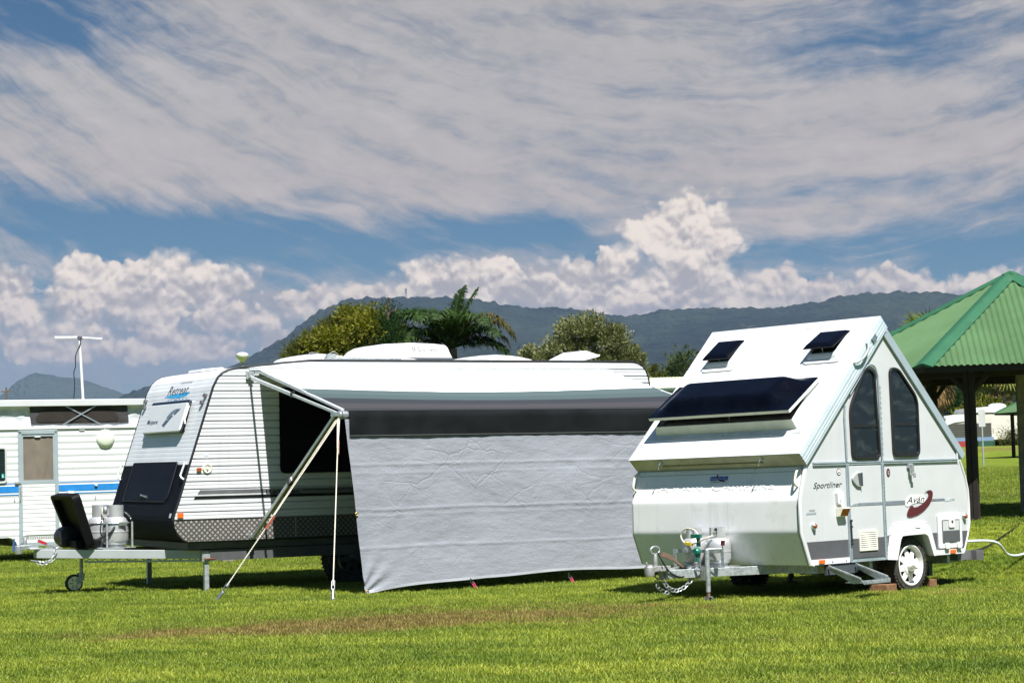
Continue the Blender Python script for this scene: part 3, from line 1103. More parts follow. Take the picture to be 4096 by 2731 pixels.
# ------------------------------------------------------------------ small A-frame camper
def camper():
    T = thing('folding_camper', 'white A-frame folding camper trailer with tinted side windows and open black roof hatches', 'camper trailer', M=MA)
    W = 2.25
    prof = [(.021, .350), (-.016, .354), (-.14, .67), (-.136, .99), (-.099, 1.10), (-.028, 1.31), (-.02, 1.335), (2.58, 1.335), (2.587, 1.317),
            (2.671, 1.158), (2.712, 1.019), (2.721, .861), (2.715, .662), (2.672, .537), (2.587, .356), (1.951, .356), (1.863, .56), (1.814, .58), (1.423, .573), (1.393, .54), (1.324, .35)]
    b = MB()
    b.prism(prof, 0, W)
    body = b.build('body', WHITE, T, bevel=.006)
    # front sheet, a little proud, with its own folds (soft bends)
    fp = [(-.020, .349), (-.146, .672), (-.142, .99), (-.105, 1.10), (-.034, 1.312)]
    fs = []
    for i in range(len(fp) - 1):
        for k in range(14):
            t = k / 14
            fs.append((fp[i][0] + (fp[i + 1][0] - fp[i][0]) * t, fp[i][1] + (fp[i + 1][1] - fp[i][1]) * t))
    fs.append(fp[-1])
    sm = fs[:]
    for _ in range(1):
        sm = [sm[0]] + [((a[0] + 2 * c[0] + e[0]) / 4, (a[1] + 2 * c[1] + e[1]) / 4) for a, c, e in zip(sm, sm[1:], sm[2:])] + [sm[-1]]
    b = MB()
    b.grid(lambda u, v: (sm[round(v * (len(sm) - 1))][0] + .0015 * mn.noise(Vector((u * 9, v * 4, 0))), .03 + u * (W - .06), sm[round(v * (len(sm) - 1))][1]), 24, len(sm) - 1)
    b.build('front_panel', mat('satin_white_sheet', (.86, .865, .87), .32, var=.03, vs=2.5, coat=.1, dirt=((.45, .46, .40), 5, .3)), T, smooth=60)
    # white edge moulding following the front and rear corners of the near side
    b = MB()
    b.tube([(x, -.002, z) for x, z in [(.03, .345), (-.02, .352), (-.143, .67), (-.139, .99), (-.102, 1.10), (-.03, 1.315)]], .019, 8)
    b.build('edge_moulding', WHITE2, T, smooth=40)
    b = MB()
    b.tube([(x, -.002, z) for x, z in [(2.585, 1.33), (2.668, 1.158), (2.708, 1.019), (2.717, .861), (2.711, .662), (2.668, .537), (2.583, .356)]], .012, 8)
    b.build('edge_moulding', WHITE2, T, smooth=40)
    for x0, x1 in ((-.012, .60), (2.02, 2.575)):
        b = MB()
        b.box(x0, x1, -.014, -.001, .347, .400)
        for x in (x0 + .33, x1 - .06):
            b.lathe([(.009, -.018), (.006, -.022)], (x, 0, .372), 'y', 8, 1)
        b.build('sill_strip', [WHITE2, GREYTRIM], T)
    # charcoal band along the bottom
    for x0, x1, q0, q1 in ((-.045, .60, .575, .400), (.625, 1.192, .578, .381), (1.225, 1.30, .588, .588), (2.02, 2.122, .582, .40), (2.555, 2.628, .583, .40)):
        b = MB()
        if x0 < 0:
            pg = [(-.052, .575), (x1, .575), (x1, .402), (.006, .402)]
        elif x0 == 1.225:
            pg = [(1.225, .588), (1.29, .588), (1.228, .36)]
        elif x0 == 2.02:
            pg = [(1.995, .582), (2.115, .582), (2.115, .402), (2.052, .402)]
        elif x0 == 2.555:
            pg = [(2.555, .583), (2.672, .583), (2.60, .402), (2.555, .402)]
        else:
            pg = [(x0, q0), (x1, q0), (x1, q1), (x0, q1)]
        b.prism(pg, -.0045, -.0015)
        b.build('charcoal_stripe', DKGREY, T)
    # gable end walls
    for y0, y1 in ((.004, .035), (W - .035, W - .004)):
        b = MB()
        b.prism([(.02, 1.335), (1.30, 2.69), (1.42, 2.60), (2.60, 1.335)], y0, y1)
        b.build('gable_wall', WHITE, T)
    # roof panels
    b = MB()
    b.prism([(-.159, 1.442), (1.257, 2.822), (1.365, 2.706), (-.044, 1.333)], -.036, 2.235)
    fr = b.build('roof_panel', mat('gloss_white_roof', (.82, .82, .82), .25, var=.03, vs=1.5, coat=.4, dirt=((.7, .68, .62), 3, .15)), T, bevel=.004)
    b = MB()
    b.prism([(1.389, 2.692), (2.670, 1.399), (2.612, 1.34), (1.322, 2.628)], -.022, 2.22)
    b.build('roof_panel', mat('roof_rear_grey', (.35, .42, .47), .4, metal=.2, var=.06, vs=4), T, bevel=.003)
    dd = Vector((.7162, 0, .6979))
    nn = Vector((-.6979, 0, .7162))
    L0, L1 = Vector((-.159, 0, 1.442)), Vector((1.257, 0, 2.822))

    def rp(t, y, h=0.0):
        """t metres up the front roof from its lip, y across, h above the sheet"""
        p = L0 + dd * t + nn * h
        return Vector((p.x, y, p.z))
    LEN = (L1 - L0).length
    b = MB()
    # aluminium bands round the sheet: ridge, lip, both gables
    def slabq(t0, t1, y0, y1, h0, h1, bb):
        v = [rp(t, y, h) for h in (h0, h1) for y in (y0, y1) for t in (t0, t1)]
        bb.add(v, [(0, 2, 3, 1), (4, 5, 7, 6), (0, 1, 5, 4), (2, 6, 7, 3), (0, 4, 6, 2), (1, 3, 7, 5)])
    slabq(LEN - .095, LEN + .004, -.04, 2.24, 0.0, .005, b)
    slabq(-.004, .022, -.04, 2.24, 0.0, .005, b)
    slabq(.022, LEN - .095, 2.215, 2.24, 0.0, .0045, b)
    slabq(.022, LEN - .095, -.04, -.012, 0.0, .0045, b)
    rtr = b.build('roof_trim', ALUW, T)
    # side barge: extrusion with fine ribs
    b = MB()
    slabq(-.002, LEN, -.0405, -.036, -.157, 0.002, b)
    for h in (-.012, -.03, -.045, -.085, -.118):
        slabq(0, LEN, -.0445, -.0405, h - .0035, h, b)
    b.build('barge_trim', mat('barge_aluminium', (.50, .57, .62), .42, metal=.25, var=.06, vs=5), T)
    b = MB()
    for t in (.33, .37, .62, 1.0, 1.38, 1.42, 1.7):
        for y in (-.026, 2.228):
            p = rp(t, y, .006)
            b.lathe([(.007, 0), (.004, .004)], p, 'z', 6)
    fuse(rtr, b, GREYTRIM)
    # soffit of the lip: beige aged face
    b = MB()
    q0, q1 = rp(0, 0, -.004), rp(0, 0, -.154)
    b.add([(q0.x - .003, -.03, q0.z - .003), (q0.x - .003, 2.23, q0.z - .003), (q1.x - .003, 2.23, q1.z - .003), (q1.x - .003, -.03, q1.z - .003)], [(0, 1, 2, 3)])
    b.build('roof_lip', mat('aged_lip', (.50, .47, .38), .5, metal=.1, var=.15, vs=6, dirt=((.22, .17, .09), 4, .5)), T)
    for y in (1.80, .455):
        b = MB()
        c = rp(.0, y, -.055) + Vector((-.01, 0, 0))
        b.lathe([(.018, 0), (.012, -.02)], c, 'x', 10)
        b.tube(curve([c, c + Vector((-.035, 0, -.01)), c + Vector((-.045, .008, -.045)), c + Vector((-.03, .02, -.062))], 4), .006, 6)
        b.build('awning_hook', CHROME, T, smooth=40)
    b = MB()
    b.tube([rp(0, 1.82, -.105) + Vector((-.012, 0, 0)), rp(0, .47, -.105) + Vector((-.012, 0, 0))], .007, 6)
    b.build('awning_rail', mat('weathered_rail', (.33, .27, .16), .6, var=.4, vs=30), T)
    # small roof hatches
    for nm, ya, yb in (('far', 1.555, 1.99), ('near', .142, .60)):
        t0, t1 = 1.312, 1.744
        lang, LL = (RAD(9.5), .345) if nm == 'far' else (RAD(14.5), .345)
        b = MB()
        base = rnd([(t0 - .0, ya), (t1 + .03, ya), (t1 + .03, yb + .02), (t0 - .0, yb + .02)], .05, 4)
        m_ = len(base)
        v = [rp(t, y, h) for h in (.003, .016) for t, y in base]
        b.add(v, [tuple(range(m_, 2 * m_))] + [(i, (i + 1) % m_, m_ + (i + 1) % m_, m_ + i) for i in range(m_)])
        hb = b.build('roof_hatch', WHITE2, T)
        b = MB()
        y0, y1 = ya + .07, yb - .03
        inn = [(t0 + .09, y0), (t1 - .03, y0), (t1 - .03, y1), (t0 + .09, y1)]
        out_ = [(t0 + .05, y0 - .035), (t1, y0 - .035), (t1, y1 + .035), (t0 + .05, y1 + .035)]
        io, oo = rnd(inn, .04, 3), rnd(out_, .06, 3)
        m_ = len(io)
        v = [rp(t, y, .016) for t, y in oo] + [rp(t, y, .055) for t, y in io] + [rp(t, y, .055) for t, y in [(a + (c - a) * .12, d + (e - d) * .12) for (a, d), (c, e) in zip(io, [((t0 + t1) / 2, (y0 + y1) / 2)] * m_)]] + [rp(t, y, .018) for t, y in io]
        fsx = []
        for k in range(3):
            fsx += [(k * m_ + i, k * m_ + (i + 1) % m_, (k + 1) * m_ + (i + 1) % m_, (k + 1) * m_ + i) for i in range(m_)]
        b.add(v, fsx)
        b.build('hatch_neck', mat('hatch_neck_white', (.55, .58, .60), .35, var=.08, coat=.2), hb, smooth=50)
        b = MB()
        b.add([rp(t, y, .020) for t, y in io], [tuple(range(m_))])
        b.build('hatch_opening', BLACK, hb)
        # lid hinged on its upper edge, lifted
        ang = lang
        hy0, hy1 = ya + .065, yb - .01

        def lid(s_, y, h):
            # s_ from hinge downwards, h above lid plane
            p0 = rp(t1, y, .05)
            d2 = (-dd * cos(ang) + nn * sin(ang))
            n2 = (nn * cos(ang) + dd * sin(ang))
            return p0 + d2 * s_ + n2 * h
        b = MB()

        def dome(u, v):
            e = min(u, 1 - u, v, 1 - v)
            return lid(v * LL, hy0 + u * (hy1 - hy0), .028 * min(1, e * 9) ** .6)
        b.grid(dome, 12, 12)
        b.grid(lambda u, v: lid(v * LL, hy0 + u * (hy1 - hy0), -.012), 1, 1)
        ed = [(0, 0), (1, 0), (1, 1), (0, 1)]
        for (u0, v0), (u1, v1) in zip(ed, ed[1:] + ed[:1]):
            b.add([lid(v0 * LL, hy0 + u0 * (hy1 - hy0), -.012), lid(v1 * LL, hy0 + u1 * (hy1 - hy0), -.012), lid(v1 * LL, hy0 + u1 * (hy1 - hy0), .001), lid(v0 * LL, hy0 + u0 * (hy1 - hy0), .001)], [(0, 1, 2, 3)])
        b.build('hatch_lid', GLOSSBLK, hb, smooth=50)
        b = MB()
        ym = (hy0 + hy1) / 2
        b.tube([rp(t0 + .12, ym, .03), lid(LL * .8, ym, -.01)], .006, 6)
        b.build('hatch_strut', GREYTRIM, hb)
    # large front window: raised white frame and a long smoked lid
    y0, y1 = .20, 2.03
    t0, t1 = .378, .975
    b = MB()
    io = [(t0 - .09, y0 - .10), (t1 + .03, y0 - .10), (t1 + .03, y1 + .09), (t0 - .09, y1 + .09)]
    v = [rp(t, y, h) for h in (.0, .006) for t, y in io]
    b.add(v, [(4, 5, 6, 7)] + [(i, (i + 1) % 4, 4 + (i + 1) % 4, 4 + i) for i in range(4)])
    fw = b.build('front_window', mat('window_flange', (.60, .63, .64), .4, var=.12, vs=6, dirt=((.25, .22, .15), 7, .6)), T)
    b = MB()
    o1 = [(t0 - .03, y0 - .03), (t1, y0 - .03), (t1, y1 + .03), (t0 - .03, y1 + .03)]
    o2 = [(t0 + .005, y0), (t1, y0), (t1, y1), (t0 + .005, y1)]
    o3 = [(t + .02 * (1 if t < .5 else -1), y + .02 * (1 if y < 1 else -1)) for t, y in o2]
    v = [rp(t, y, .006) for t, y in o1] + [rp(t, y, .10) for t, y in o2] + [rp(t, y, .10) for t, y in o3] + [rp(t, y, .03) for t, y in o3]
    fsx = []
    for k in range(3):
        fsx += [(k * 4 + i, k * 4 + (i + 1) % 4, (k + 1) * 4 + (i + 1) % 4, (k + 1) * 4 + i) for i in range(4)]
    b.add(v, fsx)
    b.build('window_frame', mat('cream_white_frame', (.70, .72, .66), .4, var=.08, vs=8), fw)
    b = MB()
    o4 = [(t + .004 * (1 if t < .5 else -1), y + .004 * (1 if y < 1 else -1)) for t, y in o2]
    o5 = [(t + .045 * (1 if t < .5 else -1), y + .05 * (1 if y < 1 else -1)) for t, y in o2]
    v = [rp(t, y, .103) for t, y in o4] + [rp(t, y, .106) for t, y in o5]
    b.add(v, [(i, (i + 1) % 4, 4 + (i + 1) % 4, 4 + i) for i in range(4)])
    b.build('window_seal', BLACK, fw)
    b = MB()
    b.add([rp(t, y, .045) for t, y in o3], [(0, 1, 2, 3)])
    b.build('opening', mat('dark_interior', (.015, .010, .007), .8, var=.4), fw)
    ang = RAD(11)
    hy0, hy1, LL = .165, 2.045, .605

    def lid2(s_, y, h):
        p0 = rp(t1 + .0, y, .105)
        return p0 + (-dd * cos(ang) + nn * sin(ang)) * s_ + (nn * cos(ang) + dd * sin(ang)) * h

    def dome2(u, v):
        yy = hy0 + u * (hy1 - hy0)
        eu, ev = min(u, 1 - u) * (hy1 - hy0), min(v, 1 - v) * LL
        e = min(eu / .34, 1)
        f = min(ev / .16, 1)
        e = e * e * (3 - 2 * e)
        f = f * f * (3 - 2 * f)
        return lid2(v * LL, yy, .012 + .125 * e * f)
    b = MB()
    b.grid(dome2, 60, 24)
    b.build('window_lid', GLOSSBLK, fw, smooth=60)
    b = MB()
    ed = [(0, 0), (1, 0), (1, 1), (0, 1)]
    for (u0, v0), (u1, v1) in zip(ed, ed[1:] + ed[:1]):
        f = lambda u, v, h: lid2(v * LL, hy0 + u * (hy1 - hy0), h)
        b.add([f(u0, v0, -.022), f(u1, v1, -.022), f(u1, v1, .010), f(u0, v0, .010)], [(0, 1, 2, 3)])
        g = lambda u, v, h: lid2(min(max(v, .03), .97) * LL, hy0 + min(max(u, .012), .988) * (hy1 - hy0), h)
        b.add([f(u0, v0, -.022), f(u1, v1, -.022), g(u1, v1, -.022), g(u0, v0, -.022)], [(0, 1, 2, 3)])
    b.grid(lambda u, v: lid2(v * LL, hy0 + u * (hy1 - hy0), -.005), 1, 1)
    b.build('lid_frame', mat('cream_white_frame'), fw)
    b = MB()
    b.tube([rp(t0 + .02, 1.02, .09), lid2(LL * .8, 1.04, -.01)], .006, 6)
    b.build('stay_arm', mat('brass_stay', (.30, .24, .12), .5, metal=.4, var=.3), fw)
    # belt line trims
    b = MB()
    for x0, x1 in ((.085, .606), (.632, 1.183), (1.235, 2.530)):
        b.box(x0, x1, -.016, .0, 1.316, 1.352)
        b.box(x0, x1, -.021, -.016, 1.335, 1.345)
    b.build('belt_trim', GREYTRIM, T, bevel=.002)
    b = MB()
    b.box(2.528, 2.545, -.014, 0, 1.31, 1.42)
    b.tube([(2.62, .01, 1.30), (2.655, .01, 1.23), (2.69, .01, 1.12)], .013, 6)
    b.build('corner_hinge', ALUW, T)
    # seam and screw line under the lip on the front
    b = MB()
    for y0_, y1_ in ((.05, 2.20),):
        b.add([(-.0495, y0_, 1.271), (-.0495, y1_, 1.271), (-.0505, y1_, 1.268), (-.0505, y0_, 1.268)], [(0, 1, 2, 3)])
    b.v, b.f, b.mi = [], [], []
    b.box(-.0505, -.045, .05, 2.20, 1.266, 1.2715)
    seam = b.build('seam', GREYTRIM, T)
    b = MB()
    for k in range(9):
        b.lathe([(.007, 0), (.004, -.004)], (-.043, .12 + k * .25, 1.30), 'x', 6)
    fuse(seam, b, ALUW)
    # grab handles at the front corners and on the barge
    for y in (2.205, .045):
        b = MB()
        b.tube(curve([(-.03, y, 1.300), (-.085, y, 1.285), (-.120, y, 1.25), (-.145, y, 1.15), (-.10, y, 1.120)], 4), .0125, 8)
        b.build('grab_handle', CREAM, T, smooth=60)
    b = MB()
    b.tube(curve([(.985, -.04, 2.540), (.985, -.075, 2.525), (.955, -.085, 2.47), (.88, -.085, 2.39), (.79, -.07, 2.345), (.765, -.04, 2.335)], 5), .012, 8)
    b.build('grab_handle', mat('grey_plastic', (.35, .37, .37), .5, var=.1), T, smooth=60)
    b = MB()
    b.extr([rp(1.68, -.045, -.035), rp(1.76, -.045, -.035), rp(1.76, -.045, -.095), rp(1.68, -.045, -.095)], (0, -.012, 0))
    b.build('roof_clip', CHROME, T)
    # door
    D = MB()
    D.prism([(.640, .385), (1.185, .385), (1.185, 1.306), (.640, 1.306)], -.010, -.001)
    door = D.build('door', WHITE, T, bevel=.003)
    b = MB()
    b.prism([(.640, .385), (1.185, .385), (1.185, .578), (.640, .578)], -.0135, -.0105)
    b.build('door_stripe', DKGREY, door)
    b = MB()
    b.box(.606, .624, -.016, .0, .352, 1.333)
    b.box(.628, .642, -.020, .0, .375, 1.318)
    b.box(1.188, 1.202, -.020, .0, .375, 1.318)
    b.box(1.206, 1.232, -.014, .0, .352, 1.333)
    b.box(.6245, 1.2055, -.012, .0, .345, .372)
    b.tube([(.626, -.012, 1.36), (.618, -.012, 1.80), (.634, -.012, 1.91)], .011, 6)
    b.tube(curve([(.72, -.012, 2.02), (.86, -.012, 2.16), (.95, -.012, 2.258), (1.018, -.012, 2.308), (1.095, -.012, 2.327), (1.158, -.012, 2.30), (1.192, -.012, 2.222), (1.203, -.012, 2.114), (1.212, -.012, 1.352)], 4), .010, 6)
    b.build('door_frame', GREYTRIM, door, smooth=40)
    b = MB()
    for k in range(14):
        b.box(1.206, 1.221, -.024, -.012, 1.40 + k * .052, 1.432 + k * .052)
    b.build('hinge', ALU, door)
    b = MB()
    for k in range(22):
        b.box(1.213, 1.225, -.021, -.014, .40 + k * .042, .425 + k * .042)
    b.build('hinge', ALU, door)
    b = MB()
    o = rnd([(.665, 1.172), (.755, 1.236), (.829, 1.240), (.831, 1.092), (.76, 1.092)], [.05, .03, .01, .01, .05], 5)
    b.prism(o, -.032, -.010)
    b.build('door_handle', mat('grey_plastic'), door, bevel=.006)
    b = MB()
    b.prism([(.765, 1.228), (.822, 1.232), (.822, 1.105), (.785, 1.11)], -.034, -.0325)
    b.prism([(.822, 1.235), (.830, 1.235), (.830, 1.10), (.822, 1.10)], -.045, -.0325)
    b.build('latch_recess', mat('dark_recess', (.06, .07, .08), .6, var=.1), door)
    b = MB()
    o = rect(.765, 1.060, .452, .652)
    b.ring(o, .016, -.024, -.011)
    b.prism(inset(o, .016), -.017, -.0115)
    for k in range(8):
        z = .474 + k * .0205
        b.add([(.784, -.018, z + .013), (1.041, -.018, z + .013), (1.041, -.025, z), (.784, -.025, z)], [(0, 1, 2, 3)])
        b.box(.784, 1.041, -.026, -.022, z - .0015, z)
    b.build('door_vent', CREAM, door)
    b = MB()
    b.tube([(.628, -.03, .765), (.632, -.03, .55)], .008, 6)
    for z in (.76, .70, .57, .53):
        b.lathe([(.012, 0), (.012, -.018)], (.630, -.022, z), 'y', 8)
    b.build('door_stay', mat('black_stay', (.05, .05, .05), .4, metal=.5, var=.2), T, smooth=40)
    # windows
    dwin = rnd([(.700, 1.90), (.98, 2.305), (1.145, 2.27), (1.156, 1.86), (1.180, 1.365), (.712, 1.365)], [.10, .07, .10, .3, .085, .085], 6)
    rwin = rnd([(1.395, 2.31), (1.550, 2.298), (1.862, 1.995), (1.857, 1.378), (1.402, 1.382)], [.08, .06, .10, .085, .085], 6)
    for nm, o, zb in (('dw', dwin, 1.708), ('rw', rwin, 1.721)):
        b = MB()
        b.ring(o, .026, -.030, -.001)
        wdw = b.build('side_window', BLACK, T, bevel=.006)
        b = MB()
        b.prism(inset(o, .024), -.012, -.006)
        b.build('pane', mat('camper_glass', (.012, .016, .017), .05, fn=lambda N, oc, c, b_: N.mix(N.m('MULTIPLY', N.ss(N.noise(mp(N, oc, (0, RAD(20), 0), (1.2, 1, 3.2)), 2.6, 4, .6, .8), .45, .75), .75), (.008, .012, .013), (.042, .050, .050))), wdw)
        b = MB()
        xs_ = [p[0] for p in o]
        b.box(min(xs_) + .03, max(xs_) - .035 if nm == 'rw' else 1.150, -.020, -.0125, zb - .016, zb + .012)
        b.build('window_bar', BLACK, wdw)
        b = MB()
        zl = min(p[1] for p in o)
        b.box(min(xs_) + .05, max(xs_) - .06, -.022, -.0125, zl + .030, zl + .045)
        b.build('window_bar', BLACK, wdw)
    # exterior light, amber porch lamp, side markers
    b = MB()
    b.prism(rnd([(.42, 1.05), (.53, 1.05), (.525, .95), (.49, .92), (.43, .935)], .012, 3), -.035, 0)
    b.prism(rnd([(.455, .985), (.505, .985), (.50, .905), (.465, .905)], .01, 3), -.048, -.035)
    b.build('exterior_light', WHITE2, T, bevel=.004)
    b = MB()
    b.extr([(.425, 0, .898), (.425, 0, .803), (.425, -.05, .81), (.425, -.085, .885), (.425, -.08, .900)], (.125, 0, 0))
    am = b.build('porch_lamp', CREAM, T, bevel=.004)
    b = MB()
    b.add([(.430, -.0885, .884), (.545, -.0885, .884), (.545, -.0535, .812), (.430, -.0535, .812)], [(0, 1, 2, 3)])
    b.add([(.5515, -.008, .806), (.5515, -.048, .812), (.5515, -.082, .884), (.5515, -.008, .890)], [(0, 1, 2, 3)])
    b.build('lamp_lens', AMBER, am)
    for x in (.055, 2.615):
        b = MB()
        z = .728 if x < 1 else .736
        b.lathe([(.034, 0), (.034, -.010), (.026, -.03), (.020, -.032)], (x, 0, z), 'y', 20)
        sm_ = b.build('side_marker', CHROME, T, smooth=50)
        b = MB()
        b.lathe([(.024, -.028), (.020, -.040), (.008, -.045), (.002, -.045)], (x, 0, z), 'y', 16)
        b.build('marker_lens', AMBER, sm_, smooth=60)
    for x0, x1 in ((.105, .186), (2.319, 2.409)):
        b = MB()
        b.prism(rnd(rect(x0, x1, .355, .394), .006, 2), -.030, -.0145)
        b.build('clearance_light', ORANGE, T, bevel=.003)
    # wheel arch flare
    fo = [(1.222, .345), (1.232, .36), (1.316, .67), (1.352, .708), (1.443, .722), (1.858, .724), (1.941, .703), (1.985, .615), (2.066, .373), (2.05, .350)]
    fi = [(1.315, .335), (1.328, .36), (1.393, .54), (1.423, .573), (1.50, .578), (1.814, .582), (1.863, .56), (1.89, .50), (1.948, .358), (1.955, .348)]
    b = MB()
    n = len(fo)
    fo2 = [(p[0] * .82 + q[0] * .18, p[1] * .82 + q[1] * .18) for p, q in zip(fo, fi)]
    v = [(x, -.002, z) for x, z in fo] + [(x, -.012, z) for x, z in fo2] + [(x * .78 + u * .22, -.062, z * .78 + w_ * .22) for (x, z), (u, w_) in zip(fo2, fi)] + [(x, -.070, z) for x, z in fi] + [(x, .0, z) for x, z in fi]
    fsx = []
    for k in range(4):
        fsx += [(k * n + i, k * n + i + 1, (k + 1) * n + i + 1, (k + 1) * n + i) for i in range(n - 1)]
    b.add(v, fsx)
    fl = b.build('wheel_arch', WHITE2, T, smooth=35)
    b = MB()
    for x, z in ((1.28, .50), (1.30, .60), (1.34, .685), (1.42, .712), (1.52, .713), (1.62, .714), (1.72, .715), (1.92, .69), (1.965, .60), (1.995, .52), (2.03, .42)):
        b.lathe([(.008, 0), (.005, -.005)], (x, -.0115, z), 'y', 6)
    fuse(fl, b, GREYTRIM)
    b = MB()
    b.box(1.33, 1.945, .30, .32, .30, .585)
    b.box(1.33, 1.945, .0, .30, .572, .580)
    b.build('wheel_well', mat('dark_recess'), T)
    wheel(T, 1.635, .085, .268, .280, .212, .17, mat('painted_white_rim', (.74, .73, .70), .35, var=.08, vs=9, coat=.3, dirt=((.35, .25, .15), 10, .5)))
    wheel(T, 1.635, W - .085, .268, .280, .212, .17, mat('painted_white_rim'), side=1)
    # service hatch
    b = MB()
    o = rnd(rect(2.120, 2.548, .409, .775), .03, 4)
    b.prism(o, -.022, -.001)
    sh_ = b.build('service_hatch', WHITE2, T, bevel=.008)
    b = MB()
    b.prism(rnd(rect(2.186, 2.486, .480, .706), .01, 3), -.0275, -.0225)
    hd = b.build('hatch_door', WHITE, sh_)
    b = MB()
    b.box(2.192, 2.480, -.031, -.028, .484, .597)
    b.build('hatch_stripe', DKGREY, sh_)
    b = MB()
    b.ring(rnd(rect(2.182, 2.490, .476, .710), .01, 3), .005, -.030, -.0225)
    b.build('hatch_gap', mat('dark_recess'), sh_)
    b = MB()
    b.prism(rnd(rect(2.29, 2.395, .625, .728), .02, 4), -.040, -.0285)
    b.build('hatch_latch', WHITE2, sh_, bevel=.004)
    b = MB()
    b.lathe([(.016, -.041), (.012, -.046), (.002, -.046)], (2.345, 0, .690), 'y', 12)
    b.build('hatch_lock', BLACK, sh_)
    for x in (2.215, 2.43):
        b = MB()
        b.prism(rnd(rect(x, x + .075, .405, .470), .015, 3), -.042, -.0235)
        b.build('hatch_hinge', WHITE2, sh_, bevel=.004)
    # over-centre latch below the belt
    b = MB()
    b.box(1.632, 1.722, -.022, -.001, 1.265, 1.312)
    b.box(1.655, 1.700, -.050, -.0225, 1.19, 1.30)
    b.box(1.668, 1.712, -.060, -.0505, 1.165, 1.215)
    b.tube([(1.645, -.03, 1.30), (1.645, -.04, 1.22)], .005, 6)
    b.build('latch', GALV, T, bevel=.003)
    # decals
    b = MB()
    b.lathe([(.034, -.002), (.034, -.004)], (.498, 0, 1.250), 'y', 24)
    r1 = b.build('round_sticker', MAROON, T)
    b = MB()
    b.lathe([(.027, -.0045), (.027, -.0055)], (.498, 0, 1.250), 'y', 24)
    b.build('sticker_face', mat('decal_white', (.75, .75, .75), .4, var=.02), r1)
    b = MB()
    b.prism([(.484, 1.243), (.492, 1.262), (.499, 1.243)], -.007, -.006)
    b.box(.483, .512, -.007, -.006, 1.236, 1.241)
    b.box(.498, .515, -.007, -.006, 1.247, 1.251)
    b.build('sticker_print', DKGREY, r1)
    b = MB()
    b.prism([(1.316 + .030 * cos(a), 1.225 + .043 * sin(a)) for a in [2 * pi * k / 28 for k in range(28)]], -.004, -.001)
    o1_ = b.build('oval_sticker', MAROON, T)
    b = MB()
    for dz in (-.014, .001, .016):
        b.box(1.302, 1.331, -.0055, -.0045, 1.222 + dz - .005, 1.222 + dz + .005)
    b.build('sticker_print', mat('decal_grey', (.3, .3, .32), .4, var=.1), o1_)
    text('lettering', 'Sportliner', T, (.082, -.0015, 1.095), (1, 0, .012), (0, 0, 1), .082, mat('decal_ink', (.03, .03, .035), .35, var=.05), width=.46, shear=.35, bold=.004)
    text('lettering', 'VACULITE', T, (.0, -.0015, .872), (1, 0, 0), (0, 0, 1), .026, mat('decal_ink'), width=.09)
    b = MB()
    b.box(-.048, .112, -.0025, -.001, .843, .866)
    vs_ = b.build('label_plate', PALEGREY, T)
    text('lettering', 'ALUMINIUM DESIGN SERIES', T, (-.038, -.004, .856), (1, 0, 0), (0, 0, 1), .009, mat('decal_ink'), width=.14)
    text('lettering', 'LIGHT WEIGHT ONE PIECE PANELLING', T, (-.043, -.004, .846), (1, 0, 0), (0, 0, 1), .008, mat('decal_ink'), width=.15)

    def fade(name, x0, x1, z0, z1, x2, x3):
        # printed stripe that breaks up into thin lines towards its ends
        b = MB()
        b.box(x0, x1, -.0035, -.0015, z0 + .008, z1)
        m_ = b.build(name, MIDGREY, T)
        b = MB()
        for k in range(7):
            z = z0 + (z1 - z0) * (k + .5) / 7
            q = .5 + .5 * sin(k * 2.1 + 1)
            if x2 < x0:
                b.box(x2 + (x0 - x2) * (.25 + .5 * q), x0 - .0005, -.0035, -.0015, z - .0022, z + .0022)
            if x3 > x1:
                b.box(x1 + .0005, x3 - (x3 - x1) * (.1 + .55 * q), -.0035, -.0015, z - .0022, z + .0022)
        if b.v:
            b.build('stripe_ends', PALEGREY, m_)
    fade('stripe', 1.236, 1.578, .885, .935, 1.236, 1.578)
    fade('stripe', 2.035, 2.28, .905, .936, 2.035, 2.49)
    b = MB()
    b.box(.78, 1.183, -.0135, -.0105, .905, .932)
    sd2 = b.build('door_line', MIDGREY, T)
    b = MB()
    for k in range(5):
        b.box(.642 + .02 * k, .7795, -.0135, -.0105, .904 + .006 * k, .907 + .006 * k)
    b.build('stripe_ends', PALEGREY, sd2)
    wb = mat('decal_white')
    b = MB()
    b.prism(rnd([(1.580, .875), (1.600, .955), (1.68, .99), (1.90, .985), (1.965, .925), (1.93, .900), (1.80, .905), (1.70, .895), (1.64, .870)], .02, 3), -.0052, -.0037)
    b.build('logo_backing', wb, T)
    text('lettering', 'Aván', T, (1.598, -.0055, .902), (1, 0, .03), (0, 0, 1), .095, mat('decal_ink'), width=.32, shear=.35, bold=.004)
    sw = [(1.914, 1.005), (1.967, 1.023), (2.027, 1.032), (2.068, 1.012), (2.062, .955), (2.007, .886), (1.9, .819), (1.797, .780), (1.66, .756), (1.603, .767), (1.597, .797), (1.625, .84), (1.67, .878), (1.711, .877), (1.715, .857), (1.785, .860), (1.889, .896), (1.978, .953), (1.995, .993), (1.975, 1.013)]
    b = MB()
    b.prism(rnd(sw, .03, 3), -.0085, -.0070)
    b.build('swoosh', MAROON, T)
    b = MB()
    b.box(1.655, 1.735, -.0715, -.0705, .650, .700)
    b.build('arch_notice', mat('decal_white'), fl)
    # front writing
    fa = Vector((-.034 + .105, 0, 1.312 - 1.10)).normalized()
    fa2 = Vector((-.105 + .142, 0, 1.10 - .99)).normalized()
    text('embossed_lettering', "A'VAN", T, (-.1045, 1.89, 1.103), (0, -1, 0), fa, .105, mat('satin_white_sheet'), width=.60, ext=.0035)
